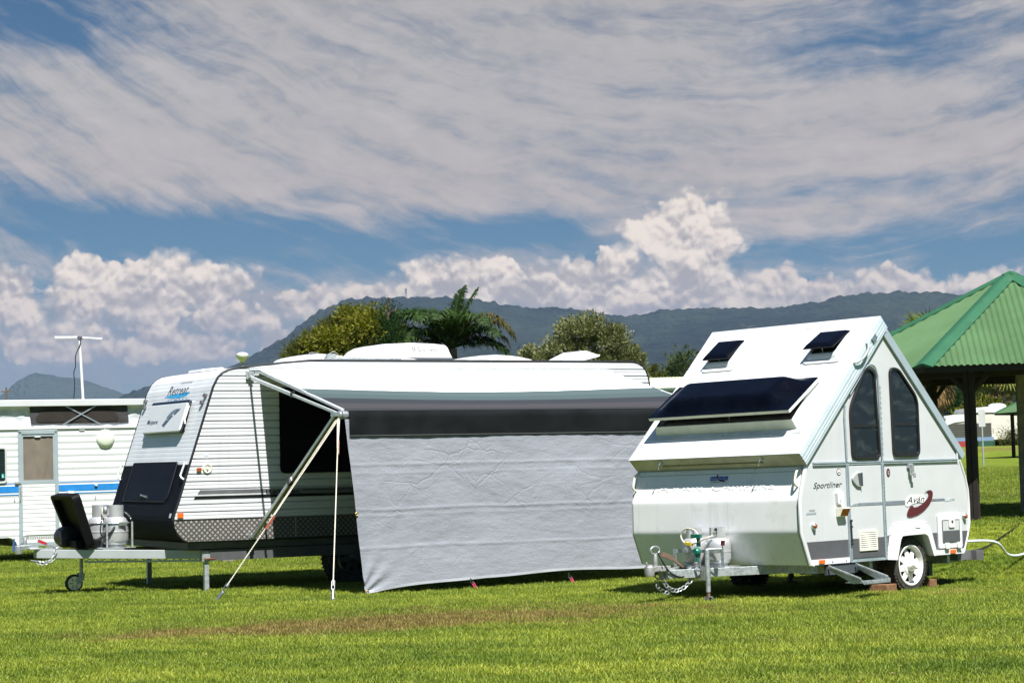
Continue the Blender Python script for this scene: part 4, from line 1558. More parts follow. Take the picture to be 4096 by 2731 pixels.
    text('embossed_lettering', "CAMPERS", T, (-.1045, 1.16, 1.103), (0, -1, 0), fa, .105, mat('satin_white_sheet'), width=.82, ext=.0035)
    b = MB()
    pz = lambda z, o=.004: (-.105 + (z - 1.10) * .335 - o)
    b.add([(pz(1.205), 1.20, 1.205), (pz(1.205), .965, 1.205), (pz(1.243), .965, 1.243), (pz(1.243), 1.20, 1.243)], [(0, 1, 2, 3)])
    st_ = b.build('dealer_sticker', mat('royal_blue_print', (.03, .10, .42), .4, var=.05), T)
    b = MB()
    b.add([(pz(1.180), 1.20, 1.180), (pz(1.180), .965, 1.180), (pz(1.2045), .965, 1.2045), (pz(1.2045), 1.20, 1.2045)], [(0, 1, 2, 3)])
    b.build('sticker_strip', wb, st_)
    text('lettering', "A'mazing A'van RV's", T, (pz(1.213, .006), 1.19, 1.213), (0, -1, 0), fa, .030, wb, width=.21)
    text('lettering', "03 8788 2211", T, (pz(1.184, .006), 1.18, 1.184), (0, -1, 0), fa, .018, mat('decal_ink'), width=.12)
    b = MB()
    b.add([(pz(z, .0075), y, z) for y, z in ((1.115, 1.262), (1.10, 1.262), (1.10, 1.235), (1.06, 1.215), (1.0, 1.20), (.985, 1.185), (1.06, 1.195), (1.095, 1.215), (1.118, 1.24))], [tuple(range(9))])
    b.build('sticker_swan', MAROON, T)
    # chassis, drawbar
    b = MB()
    ap = (-.86, 1.125, .300)
    b.bar((-.90, 1.165, .300), (.62, 1.93, .300), .05, .085)
    b.bar((-.90, 1.085, .300), (.62, .30, .300), .05, .085)
    b.build('drawbar', GALV, T, bevel=.003)
    b = MB()
    b.bar((.30, .30, .285), (2.9, .30, .285), .05, .09)
    b.bar((.30, 1.93, .285), (2.9, 1.93, .285), .05, .09)
    b.box(.10, .16, .05, 2.2, .262, .345)
    b.box(1.0, 1.05, .05, 2.2, .25, .34)
    b.box(2.35, 2.4, .05, 2.2, .25, .34)
    b.lathe([(.03, -1.0), (.03, 1.0)], (1.635, 1.125, .268), 'y', 10)
    b.build('chassis', GALV, T)
    b = MB()
    b.box(2.70, 2.96, .16, 2.1, .262, .362)
    b.box(2.965, 3.10, .10, .22, .258, .360)
    b.build('rear_bumper', mat('grey_bumper', (.16, .16, .17), .5, metal=.3, var=.2), T)
    b = MB()
    b.box(-1.02, -.80, 1.055, 1.195, .335, .352)
    b.box(-1.00, -.84, 1.085, 1.165, .352, .385)
    b.lathe([(.045, .29), (.052, .33), (.045, .385), (.02, .40)], (-1.11, 1.125, 0), 'z', 16)
    b.bar((-1.11, 1.125, .355), (-.95, 1.125, .365), .06, .05)
    b.tube([(-1.02, 1.125, .36), (-1.02, 1.125, .50)], [.028, .020], 10)
    b.tube([(-1.14, 1.125, .39), (-1.15, 1.125, .43)], .010, 8)
    b.build('coupling', mat('cast_silver', (.42, .42, .41), .5, metal=.6, var=.2, vs=20, dirt=((.2, .13, .08), 15, .5)), T, smooth=40, bevel=.003)
    b = MB()
    rg = [(-1.02 + .055 * cos(a), 1.125 - .01 * cos(a), .540 + .038 * sin(a)) for a in [2 * pi * k / 14 for k in range(15)]]
    b.tube(rg, .010, 8, caps=False)
    b.tube([(-1.02, 1.125, .50), (-1.02, 1.125, .455)], .014, 8)
    b.build('coupling_handle', ALU, T, smooth=50)
    b = MB()
    b.bar((-.93, 1.115, .50), (-.80, 1.105, .455), .028, .045)
    b.bar((-.80, 1.105, .455), (-.65, 1.10, .36), .018, .022)
    hb_ = b.build('handbrake', mat('rusty_lever', (.22, .14, .10), .6, metal=.3, var=.3), T)
    b = MB()
    b.tube(curve([(-1.01, 1.10, .525), (-.98, 1.06, .42), (-.90, 1.04, .32), (-.80, 1.00, .27), (-.70, .98, .30), (-.60, .97, .36)], 6), .008, 6)
    b.tube(curve([(-1.09, 1.10, .31), (-1.04, 1.09, .27), (-.96, 1.07, .255), (-.90, 1.06, .27)], 5), .007, 6)
    b.build('breakaway_cable', BLACK, T, smooth=60)
    b = MB()
    chain(b, curve([(-.97, 1.08, .25), (-.94, 1.06, .19), (-.86, 1.04, .14), (-.77, 1.02, .15), (-.70, .99, .20), (-.64, .96, .28), (-.61, .95, .35)], 4), .042, .0055)
    chain(b, curve([(-.99, 1.14, .25), (-.97, 1.15, .18), (-.88, 1.13, .12), (-.80, 1.12, .14)], 4), .042, .0055)
    b.build('safety_chain', GALV, T, smooth=50)
    b = MB()
    b.tube([(-.62, .80, .115), (-.62, .80, .525)], .024, 14)
    jk = b.build('jockey_stand', GALV, T, smooth=40)
    b = MB()
    b.tube([(-.62, .80, .04), (-.62, .80, .12)], .018, 12)
    b.build('inner_tube', mat('rusty_tube', (.22, .13, .08), .6, metal=.3, var=.3), jk, smooth=40)
    b = MB()
    for s_ in (-1, 1):
        b.bar((-.62 + s_ * .010, .80 - s_ * .034, .065), (-.62 + s_ * .012, .80 - s_ * .036, -.01), .006, .03)
    b.bar((-.62, .80 - .038, .068), (-.62, .80 + .038, .068), .03, .007)
    b.build('fork', GALV, jk)
    b = MB()
    b.lathe([(.045, -.022), (.045, .022)], (-.62, .80, .018), 'y', 16)
    b.build('jockey_wheel', TYRE, jk)
    b = MB()
    b.tube([(-.62, .80, .525), (-.62, .80, .54)], [.027, .022], 12)
    b.tube([(-.62, .80, .535), (-.56, .72, .535), (-.53, .68, .535), (-.525, .672, .56)], .008, 6)
    b.build('crank', GALV, jk, smooth=40)
    b = MB()
    b.lathe([(.020, .565), (.020, .595), (.024, .600), (.024, .615)], (-.525, .672, 0), 'z', 10)
    b.build('crank_knob', MAROON, jk)
    b = MB()
    b.box(-.665, -.575, .85, .862, .225, .375)
    b.box(-.665, -.655, .80, .86, .235, .365)
    b.box(-.585, -.575, .80, .86, .235, .365)
    b.tube([(-.66, .83, .33), (-.66, .99, .33)], .012, 8)
    b.tube([(-.58, .83, .26), (-.58, .99, .26)], .012, 8)
    b.box(-.70, -.54, .985, 1.0, .22, .37)
    b.build('jockey_clamp', CHROME, T, smooth=40)
    # gas bottle bracket, regulator and hose
    b = MB()
    b.box(-.36, -.12, .80, 1.46, .342, .350)
    for y in (.815, 1.125, 1.45):
        b.box(-.375, -.370, y - .02, y + .02, .35, .53)
    b.box(-.372, -.366, .80, 1.47, .490, .520)
    b.build('bottle_bracket', GALV, T)
    b = MB()
    b.lathe([(.030, -.03), (.045, -.01), (.045, .01), (.030, .03)], (-.43, 1.10, .50), 'x', 14)
    b.lathe([(.022, 0), (.022, .12)], (-.40, 1.10, .55), 'z', 10)
    b.lathe([(.018, -.10), (.018, -.04)], (-.43, 1.10, .50), 'z', 10)
    b.bar((-.42, 1.17, .655), (-.42, 1.05, .655), .035, .04)
    b.build('regulator', GREENV, T, smooth=40)
    b = MB()
    b.tube(curve([(-.40, 1.10, .67), (-.40, 1.16, .72), (-.39, 1.27, .73), (-.39, 1.34, .67), (-.40, 1.30, .60), (-.42, 1.20, .575), (-.42, 1.08, .60), (-.40, .98, .64), (-.35, .95, .655)], 6), .008, 6)
    b.build('gas_hose', mat('pale_hose', (.50, .48, .38), .5, var=.2), T, smooth=60)
    b = MB()
    b.bar((-.412, 1.26, .585), (-.422, 1.17, .572), .028, .030)
    b.build('hose_tag', YELLOW, T)
    # folding step
    b = MB()
    for x0 in (.262, .700):
        v = [(x0, -.02, .335), (x0, -.02, .285), (x0, -.30, .155), (x0, -.42, .165), (x0, -.42, .190)]
        b.extr(v, (.006, 0, 0))
        b.extr([(x0, -.02, .335), (x0, -.40, .215), (x0, -.40, .200), (x0, -.02, .32)], (-.02, 0, 0))
    st = b.build('step', GALV, T)
    b = MB()
    b.box(.270, .700, -.42, -.20, .160, .170)
    b.box(.270, .700, -.425, -.4205, .150, .190)
    for k in range(16):
        b.box(.28 + k * .026, .292 + k * .026, -.43, -.4255, .158, .182)
    b.build('step_tread', GALV, st)
    b = MB()
    b.box(.24, .73, .0, .03, .24, .345)
    b.build('step_mount', mat('dark_recess'), st)
    # rear stabiliser legs
    for y in (.22, 2.0):
        b = MB()
        b.bar((2.22, y, .28), (2.12, y, .06), .05, .04, up=(0, 1, 0))
        b.box(2.06, 2.20, y - .05, y + .05, .045, .060)
        b.build('stabiliser_leg', mat('rusty_leg', (.12, .085, .065), .7, metal=.2, var=.3), T)
    b = MB()
    b.box(2.3, 2.36, .25, 2.0, .12, .26)
    b.build('axle_beam', mat('dark_recess'), T)
    # the loose things that belong with it
    P = lambda x, y, z: MA @ Vector((x, y, z))

    def blk(lx, ly, sx, sy, sz, rot, label, z=0.0, m=BLOCK, name='wooden_block'):
        b = MB()
        b.box(-sx / 2, sx / 2, -sy / 2, sy / 2, 0, sz)
        o = b.build(name, m, bevel=.004)
        p = P(lx, ly, 0)
        o.matrix_world = Matrix.Translation((p.x, p.y, gz(p.x, p.y) + z)) @ Matrix.Rotation(.763 + rot, 4, 'Z')
        return setp(o, label, 'wooden block', 'brown blocks on the grass by the camper wheel')
    blk(1.26, .09, .24, .20, .088, 0.2, 'wider brown block wedged in front of the small camper wheel', z=.004)
    blk(2.12, .14, .13, .13, .10, .05, 'squarer brown block under the stabiliser leg behind the camper wheel', z=.0)
    o = blk(2.62, .55, .55, .12, .03, -.9, 'flat dark plank lying on the grass behind the camper wheel', m=mat('dark_plank', (.03, .03, .035), .7, var=.3), name='plank')
    o['category'] = 'plank'
    del o['group']
    gas_bottle(MA, (-.235, 1.30, .352), .128, .385, 'small silver gas bottle on the left beside the green regulator on the camper drawbar', turn=2.6)
    gas_bottle(MA, (-.235, .985, .352), .128, .385, 'small silver gas bottle on the right behind the upright camper stand', turn=-.8, valve=BLACK)
    # services running off behind the camper
    h = MB()
    p0 = P(2.62, .25, .46)
    h.tube(curve([p0, (5.18, 23.25, .44), (5.45, 23.7, .27), (5.9, 24.6, gz(5.9, 24.6) + .03), (6.6, 25.4, gz(6.6, 25.4) + .03), (7.6, 25.5, gz(7.6, 25.5) + .03), (9, 26, gz(9, 26) + .03)], 8), .015, 8)
    setp(h.build('water_hose', HOSE, smooth=60), 'pale water hose running over the grass from the back of the small camper', 'hose')
    h = MB()
    h.tube(curve([P(2.6, .6, .36), (5.3, 24.6, .30), (5.9, 25.6, gz(5.9, 25.6) + .02), (6.5, 26.6, gz(6.5, 26.6) + .02), (7.6, 26.5, gz(7.6, 26.5) + .02), (9, 26.9, gz(9, 26.9) + .02)], 8), .011, 6)
    setp(h.build('power_cable', BLACK, smooth=60), 'black power cable lying on the grass behind the small camper', 'cable')


camper()


# ------------------------------------------------------------------ large caravan with its awning
def big_van():
    T = thing('touring_caravan', 'large white ribbed caravan with black lower nose, its striped awning rolled out', 'caravan', M=MR)
    W = 2.42
    front = [(-.02, .615), (-.08, .64), (-.14, .705), (-.181, .786), (-.195, .867), (-.187, .924), (-.123, 1.094), (-.06, 1.288), (-.009, 1.448), (.016, 1.525), (.122, 1.841), (.196, 2.062),
             (.271, 2.285), (.335, 2.478), (.398, 2.595), (.461, 2.653), (.534, 2.688), (.657, 2.712)]
    roof = [(.911, 2.740), (1.229, 2.773), (1.614, 2.806), (3.5, 2.81), (6.257, 2.808), (6.36, 2.802), (6.44, 2.782), (6.50, 2.748), (6.55, 2.69), (6.585, 2.61), (6.605, 2.511)]
    rear = [(6.62, 2.2), (6.62, .9), (6.58, .75), (6.48, .65), (6.35, .615)]
    prof = front + roof + rear
    b = MB()
    b.prism([(x + .012 if x < 3 else x - .012, z - (.010 if z > 2 else -.01)) for x, z in prof], .012, W)
    b.build('body', FRONTSH, T)

    def xat(z, side):
        pts = front if side == 'f' else [(p[0], p[1]) for p in (roof[4:] + rear)][::-1]
        pts = sorted([(q, p) for p, q in pts])
        return float(np.interp(z, [p[0] for p in pts], [p[1] for p in pts]))
    # ribbed side sheet: every board two rounded ribs and a dark overlap
    pit = .0913
    b = MB()
    zs = []
    top = 2.61 + pit * 1.2
    z = .878
    rows = []
    while z < 2.80:
        f = ((z - 2.61) / pit) % 1.0          # 0 at each dark line
        y = -.016 + .0035 * max(0, 1 - abs(f - .5) / .14) ** .8 + .0035 * (abs(f - .5) * 2) ** 4
        if f < .11 or f > .975:
            y = .010
        rows.append((z, y))
        z += pit / 24
    vs, fs = [], []
    for z, y in rows:
        if z < 2.712:
            x0 = xat(z, 'f') + .012
        else:
            x0 = float(np.interp(z, [2.712, 2.740, 2.773, 2.806], [.657, .911, 1.229, 1.614])) + .02
        x1 = (6.60 if z < 2.5 else float(np.interp(z, [2.5, 2.61, 2.69, 2.748, 2.782, 2.802], [6.60, 6.58, 6.545, 6.49, 6.43, 6.35])))
        vs += [(x0, y, z), (x1, y, z)]
    fs = [(2 * i, 2 * i + 1, 2 * i + 3, 2 * i + 2) for i in range(len(rows) - 1)]
    b.add(vs, fs)
    b.build('side_wall', SIDING, T, smooth=70)
    # checker plate skirt
    b = MB()
    sk = [(-.02, .618), (-.08, .643), (-.14, .707), (-.178, .786), (-.190, .879), (1.392, .879), (1.392, .618)]
    b.prism(sk, -.004, .012)
    b.build('skirt', CHECK, T)
    b = MB()
    b.prism([(1.397, .618), (1.397, .879), (6.56, .879), (6.50, .68), (6.35, .618)], -.004, .012)
    b.build('skirt', CHECK, T)
    b = MB()
    b.box(1.389, 1.400, -.007, -.004, .618, .879)
    b.build('skirt_joint', ALU, T)
    # front sheet: fine horizontal ribs following the nose
    P = [Vector(p) for p in front]
    L = [0]
    for a, c in zip(P, P[1:]):
        L.append(L[-1] + (c - a).length)

    def fpt(s_):
        s_ = min(max(s_, 0), L[-1])
        for i in range(len(P) - 1):
            if s_ <= L[i + 1] + 1e-9:
                k = (s_ - L[i]) / (L[i + 1] - L[i])
                d = (P[i + 1] - P[i]).normalized()
                a = d if i == 0 else (P[i] - P[i - 1]).normalized()
                c = d if i == len(P) - 2 else (P[i + 2] - P[i + 1]).normalized()
                t = (a.lerp(d, min(1, k + .5)) if k < .5 else d.lerp(c, k - .5)).normalized()
                return P[i].lerp(P[i + 1], k), Vector((-t.y, t.x))
    ssp = [i for i in range(len(P)) if abs(P[i].y - 1.525) < .001][0]
    sb = L[ssp] + .016
    for nm, s0, s1, m_, pitch, amp in (('front_wall', sb, L[-1], FRONTSH, .0545, .0028), ('black_nose_panel', 0.0, sb, BLACKP, .030, .0022)):
        b = MB()
        n = int((s1 - s0) / (pitch / 12))
        vs = []
        for i in range(n + 1):
            s_ = s0 + (s1 - s0) * i / n
            p, q = fpt(s_)
            f = (s_ / pitch) % 1
            o = .0065 + amp * min(1, min(f, 1 - f) * 9)
            vs += [(p.x + q.x * o, .004, p.y + q.y * o), (p.x + q.x * o, W - .004, p.y + q.y * o)]
        b.add(vs, [(2 * i, 2 * i + 1, 2 * i + 3, 2 * i + 2) for i in range(n)])
        b.build(nm, m_, T, smooth=50)
    b = MB()
    b.grid(lambda u, v: (front[-1][0] + .0 + u * (6.25 - .657), .01 + v * (W - .02), float(np.interp(front[-1][0] + u * (6.25 - .657), [.657, .911, 1.229, 1.614, 6.25], [2.712, 2.74, 2.773, 2.806, 2.808])) + .004 + .012 * sin(pi * v)), 60, 8)
    b.build('roof_skin', WHITE, T, smooth=60)
    # black edge trims, near and far
    for y in (-.006, W + .004):
        b = MB()
        tr = [(x, y, z) for x, z in front[4:] + roof + [(6.61, 2.4), (6.63, 2.2), (6.63, .9)]]
        b.tube(tr, .0155, 8)
        b.build('edge_trim', BLACK, T, smooth=50)
    b = MB()
    b.tube([(x, -.006, z) for x, z in front[:5]], .008, 6)
    b.tube([(-.02, -.006, .615), (6.35, -.006, .615)], .006, 6)
    b.build('skirt_edge', BLACK, T)

    def fr(s_, y, h=0.0):
        """point on the nose, s_ by height z"""
        x = xat(s_, 'f')
        x2 = xat(s_ + .01, 'f')
        t = Vector((x2 - x, .01)).normalized()
        return Vector((x - t.y * h, y, s_ + t.x * h))

    def plate(name, m_, poly, h0, h1, par, bev=None):
        b = MB()
        a = [fr(z, y, h0) for y, z in poly]
        c = [fr(z, y, h1) for y, z in poly]
        n = len(poly)
        b.add(a + c, [tuple(range(n)), tuple(range(2 * n - 1, n - 1, -1))] + [(i, (i + 1) % n, n + (i + 1) % n, n + i) for i in range(n)])
        return b.build(name, m_, par, bevel=bev)
    # boot hatch in the black panel
    bo = rnd([(.40, 1.10), (2.04, 1.10), (2.04, 1.560), (.40, 1.560)], [.09, .02, .02, .02], 5)
    hatch = plate('boot_hatch', mat('black_hatch', (.005, .007, .014), .5, var=.15, fn=f_blackrib, spec=.06), bo, .010, .024, T)
    b = MB()
    ro = inset(bo, -.010)
    b.tube([fr(z, y, .018) for y, z in ro + ro[:1]], .008, 6, caps=False)
    b.build('hatch_seal', BLACK, hatch, smooth=50)
    b = MB()
    c = fr(1.150, 1.17, .035)
    b.tube([c + Vector((0, .16, .012)), c + Vector((-.012, .05, .003)), c + Vector((0, -.06, -.01))], [.016, .010, .018], 8)
    b.build('hatch_handle', CHROME, hatch, smooth=50)
    # protected front window and its white cover
    wo = rnd([(.56, 1.925), (1.965, 1.925), (1.965, 2.335), (.56, 2.335)], .04, 4)
    fw = plate('front_window', mat('window_black', (.01, .013, .02), .2, coat=.5, var=.1), wo, .010, .045, T)
    co = rnd([(.50, 1.925), (1.86, 1.925), (1.86, 2.285), (.50, 2.285)], [.05, .05, .03, .03], 5)
    plate('window_shell', mat('window_black'), inset(co, -.008), .045, .062, fw)
    ow = plate('window_cover', mat('cover_silver_white', (.70, .72, .74), .22, var=.03, coat=.5), co, .062, .088, fw, .014)
    b = MB()
    b.tube([fr(2.25, .49, .06), fr(2.08, .455, .075), fr(2.03, .46, .05)], .013, 6)
    b.build('cover_stay', WHITE2, fw, smooth=40)
    ink = mat('decal_ink')
    up = (fr(2.2, 0) - fr(2.0, 0)).normalized()
    text('lettering', 'Macquarie', T, fr(2.045, 1.79, .0915), (0, -1, -.02), up, .085, mat('ink_blue_grey', (.03, .05, .07), .35, var=.1), width=.40, shear=.35, bold=.002)
    steel = mat('steel_blue_decal', (.07, .10, .14), .3, var=.2)

    def fdec(name, m_, poly, h, par=T):
        b = MB()
        n = len(poly)
        b.add([fr(z, y, h) for y, z in poly], [tuple(range(n))])
        return b.build(name, m_, par)
    # flying-feather emblem on the cover
    def px(pts):
        return [(1.191 - (x - 590) * .00221, 2.981 - .0000764 * x - .001013 * y) for x, y in pts]
    em = fdec('emblem', steel, px([(585, 905), (600, 893), (618, 865), (635, 835), (650, 842), (664, 850), (680, 820), (700, 792), (735, 785), (712, 812), (690, 838), (660, 885), (640, 910), (625, 932), (607, 912)]), .0905)
    fdec('emblem_part', mat('slate_feather', (.14, .19, .25), .3, var=.2), px([(630, 815), (648, 782), (675, 748), (710, 720), (750, 703), (795, 697), (765, 722), (732, 755), (700, 785), (680, 808), (662, 840), (648, 828)]), .0905, em)
    fdec('emblem_part', steel, px([(735, 765), (758, 738), (780, 715), (805, 702), (826, 697), (806, 722), (782, 748), (756, 778), (745, 770)]), .0905, em)
    # maker's lettering above
    up2 = (fr(2.50, 0) - fr(2.42, 0)).normalized()
    text('lettering', 'Retreat', T, fr(2.425, 1.575, .0115), (0, -1, 0), up2, .185, ink, width=.74, shear=.28, bold=-.004)
    text('lettering', 'caravans', T, fr(2.560, 1.235, .012), (0, -1, 0), (fr(2.6, 0) - fr(2.55, 0)).normalized(), .062, mat('decal_grey'), width=.42, shear=.28)
    wv = [(1.68, 2.404), (1.60, 2.412), (1.48, 2.425), (1.25, 2.435), (1.0, 2.442), (.80, 2.448), (.74, 2.440), (.80, 2.425), (.84, 2.405), (.95, 2.388), (1.02, 2.394), (1.12, 2.378), (1.2, 2.392), (1.35, 2.386), (1.5, 2.398)]
    fdec('wave_decal', SKYDEC, rnd(wv, .01, 2), .0118)
    r = random.Random(4)
    for k in range(7):
        y, z = 1.50 - k * .11 + r.random() * .05, 2.372 - r.random() * .012
        fdec('wave_fleck', SKYDEC, [(y, z), (y - .05, z + .005), (y - .07, z - .003), (y - .03, z - .009)], .0118)
    # clips, nose handles, small lamps on the nose
    for y, z in ((2.33, 2.372), (2.30, 2.288), (.115, 2.372), (.150, 2.285)):
        plate('nose_lamp', mat('grey_lamp', (.12, .11, .12), .3, var=.2), rnd([(y - .035, z - .022), (y + .035, z - .022), (y + .035, z + .022), (y - .035, z + .022)], .01, 3), .010, .045, T, .004)
    for ys in (2.415, .02):
        b = MB()
        d = .10 if ys < 1 else -.0
        pts = [fr(1.545, ys + .09, .015), fr(1.545, ys + .04, .05), fr(1.54, ys + .02, .05), fr(1.40, ys + .045, .05), fr(1.375, ys + .01, .045), fr(1.36, ys - .01, .012)]
        b.tube(pts, .013, 6)
        b.build('nose_handle', mat('decal_white'), T, smooth=30)
    plate('maker_plate', PALEGREY, [(.075, .905), (.135, .905), (.135, .955), (.075, .955)], .008, .012, T)
    # side window, mostly under the awning
    b = MB()
    wn = rnd(rect(1.19, 2.95, 1.412, 2.47), [.075, .075, .075, .02], 5)
    b.prism(wn, -.034, -.004)
    b.build('side_window', mat('window_opaque_black', (.004, .004, .005), .12, spec=.25), T)
    # entry door further along, under the awning
    b = MB()
    b.prism(rnd(rect(3.35, 3.98, .72, 2.52), .05, 4), -.026, -.004)
    b.build('door', mat('window_opaque_black'), T, bevel=.004)
    b = MB()
    b.prism(rnd(rect(4.5, 5.7, 1.45, 2.3), .06, 4), -.030, -.004)
    b.build('side_window', mat('window_opaque_black'), T)
    # outside lamp, orange lights, sticker
    b = MB()
    b.lathe([(.062, -.012), (.062, -.022), (.050, -.034), (.042, -.026), (.036, -.020), (.018, -.022), (.010, -.045), (.002, -.045)], (.242, 0, 1.49), 'y', 28)
    b.build('outside_lamp', CREAM, T, smooth=50)
    b = MB()
    b.prism(rnd(rect(.104, .163, 1.458, 1.502), .008, 2), -.040, -.012)
    b.build('marker_light', AMBER, T, bevel=.003)
    b = MB()
    b.prism(rnd(rect(-.146, -.071, .904, .962), .005, 2), -.030, -.012)
    b.build('side_light', ORANGE, T, bevel=.003)
    b = MB()
    b.box(.203, .262, -.0185, -.0178, 1.643, 1.670)
    b.build('small_notice', mat('pale_notice', (.55, .62, .75), .4, var=.1), T)
    # graphic bands on the side
    gd = mat('band_grey', (.20, .20, .205), .35, var=.1, metal=.1)
    b = MB()
    b.prism([(.146, 1.232), (1.006, 1.229), (1.006, 1.182), (.112, 1.182)], -.0188, -.0178)
    b.build('graphic_band', mat('band_dark', (.13, .135, .14), .3, var=.3, vs=2, metal=.2), T)
    b = MB()
    b.prism([(.100, 1.178), (1.45, 1.178), (1.45, 1.160), (.088, 1.160)], -.0188, -.0178)
    b.build('graphic_band', mat('band_light', (.55, .56, .57), .3, var=.1), T)
    b = MB()
    b.prism([(.085, 1.157), (6.55, 1.152), (6.55, 1.122), (.062, 1.122)], -.0192, -.0178)
    b.build('graphic_line', mat('line_black', (.01, .01, .012), .3), T)
    b = MB()
    b.prism([(1.008, 1.229), (6.55, 1.225), (6.55, 1.160), (1.008, 1.16)], -.0188, -.0178)
    b.build('graphic_band', gd, T)
    b = MB()
    b.box(1.49, 6.5, -.0205, -.0192, 1.197, 1.207)
    b.build('graphic_line', mat('line_black'), T)
    text('lettering', 'Retreat', T, (1.0, -.0205, 1.170), (1, 0, .002), (0, 0, 1), .075, mat('line_black'), width=.45, bold=.004)
    # roof gear
    Z = 2.815

    def shell(name, x0, x1, y0, y1, z0, prof_, m_=WHITE2, tap=.05):
        b = MB()
        n = len(prof_)

        def f(u, v):
            i = u * (n - 1)
            k = min(int(i), n - 2)
            fx = prof_[k][0] + (prof_[k + 1][0] - prof_[k][0]) * (i - k)
            fz = prof_[k][1] + (prof_[k + 1][1] - prof_[k][1]) * (i - k)
            e = min(v, 1 - v) * 2
            sh = min(1, (e / .30)) if e < .30 else 1
            sh = sin(sh * pi / 2) ** .6 if sh < 1 else 1
            return (x0 + fx * (x1 - x0), y0 + (y1 - y0) * v, z0 + fz * sh)
        b.grid(f, (n - 1) * 4, 22)
        return b.build(name, m_, T, smooth=45)
    ac = shell('air_conditioner', 2.72, 4.00, .72, 1.68, Z, [(0, .0), (0, .06), (.03, .12), (.09, .19), (.16, .235), (.25, .258), (.55, .278), (.82, .268), (.95, .252), (.97, .235), (.995, .15), (1, .07), (1, 0)])
    b = MB()
    b.box(3.25, 3.99, .715, .74, Z + .01, Z + .075)
    b.build('intake_grille', mat('dark_recess'), ac)
    text('lettering', 'Dometic', T, (3.50, .755, Z + .165), (1, 0, 0), (0, .033, .055), .078, mat('ink_grey', (.10, .10, .11), .4), width=.30)
    b = MB()
    b.ring(rnd(rect(3.415, 3.468, Z + .168, Z + .222), .008, 2), .005, .7090, .7100)
    b.box(3.424, 3.436, .709, .710, Z + .178, Z + .212)
    b.box(3.447, 3.459, .709, .710, Z + .178, Z + .212)
    b.v = [(x, y + .046 + (z - Z - .165) * .6, z) for x, y, z in b.v]
    b.build('air_conditioner_logo', mat('ink_grey'), T)
    dome = [(0, 0), (0, .03), (.05, .07), (.12, .095), (.25, .120), (.42, .130), (.6, .122), (.75, .10), (.86, .075), (.95, .045), (1, .02), (1, 0)]
    for x0, x1 in ((1.73, 2.76), (4.26, 5.45)):
        hsh = shell('roof_hatch', x0, x1, .85, 1.6, Z + .0, dome)
        b = MB()
        q = x0 + (x1 - x0) * (.29 if x0 < 2 else .27)
        q2 = x0 + (x1 - x0) * (.62 if x0 < 2 else .70)
        b.box(q, q2, .838, .88, Z + .003, Z + .052)
        b.build('hatch_gap', mat('dark_recess'), hsh)
        b = MB()
        b.box(q - .02, q2 + .02, .815, .862, Z + .066, Z + .078)
        b.tube([(q + .3 * (q2 - q), .83, Z + .01), (q + .33 * (q2 - q), .83, Z + .066)], .006, 5)
        b.build('hatch_rail', ALUW, hsh)
        b = MB()
        b.prism([(x0 + .06, Z + .0), (x0 + .14, Z + .07), (q - .01, Z + .085), (q + .03, Z + .0)], .80, .845)
        b.build('hatch_corner', WHITE2, hsh, bevel=.01)
    b = MB()
    b.prism([(5.81, Z - .01), (6.40, Z - .01), (6.40, Z + .035), (5.81, Z + .035)], .95, 1.40)
    vb = b.build('roof_vent', WHITE2, T, bevel=.008)
    b = MB()
    b.prism([(5.80, Z + .03), (5.83, Z + .075), (6.09, Z + .19), (6.19, Z + .19), (6.37, Z + .140), (6.40, Z + .145), (6.395, Z + .112), (6.10, Z + .045)], .92, 1.43)
    b.build('vent_lid', WHITE2, vb, bevel=.012)
    b = MB()
    b.box(2.0, 3.0, .26, .32, Z + .0, Z + .042)
    b.box(2.0, 3.0, .255, .262, Z + .018, Z + .026)
    wr = b.build('antenna_mount', GALV, T)
    b = MB()
    b.extr([(1.93, .25, Z), (2.10, .25, Z), (2.08, .25, Z + .095), (1.98, .25, Z + .09)], (0, .06, 0))
    b.build('antenna_bracket', GALV, wr)
    b = MB()
    b.prism([(3.0, Z), (3.0, Z + .045), (3.14, Z + .038), (3.27, Z + .015), (3.27, Z)], .24, .34)
    b.build('antenna_head', WHITE2, wr, bevel=.006)
    for pts in ([(2.92, .28, Z + .04), (2.97, .28, Z + .12), (3.05, .28, Z + .13), (3.08, .28, Z + .03)], [(2.0, .28, Z + .09), (2.08, .28, Z + .12), (2.16, .28, Z + .04)], [(1.80, .3, Z + .03), (1.74, .3, Z + .10), (1.86, .3, Z + .10), (1.96, .3, Z + .03)]):
        b = MB()
        b.tube(curve(pts, 6), .004, 5)
        b.build('antenna_cable', mat('grey_plastic'), wr)
    b = MB()
    b.prism([(.70, 2.725), (.72, 2.765), (1.0, 2.79), (1.05, 2.76)], 1.4, 1.9)
    b.build('roof_vent', WHITE2, T, bevel=.01)
    # chassis and running gear
    b = MB()
    b.bar((-1.52, 1.25, .497), (.30, 2.20, .445), .06, .105)
    b.bar((-1.52, 1.17, .497), (.36, .10, .445), .06, .105)
    db = b.build('drawbar', mat('drawbar_grey', (.42, .45, .46), .45, metal=.3, var=.08, vs=5), T, bevel=.004)
    b = MB()
    b.bar((.30, .10, .440), (6.3, .10, .45), .06, .13)
    b.bar((.30, 2.20, .440), (6.3, 2.20, .45), .06, .13)
    b.box(.3, .36, .1, 2.2, .39, .50)
    b.box(.0, 6.4, .05, 2.35, .52, .60)
    b.build('chassis', mat('chassis_grey', (.10, .105, .11), .6, metal=.3, var=.2), T)
    b = MB()
    b.bar((-1.0, .93, .385), (.30, .135, .375), .02, .022)
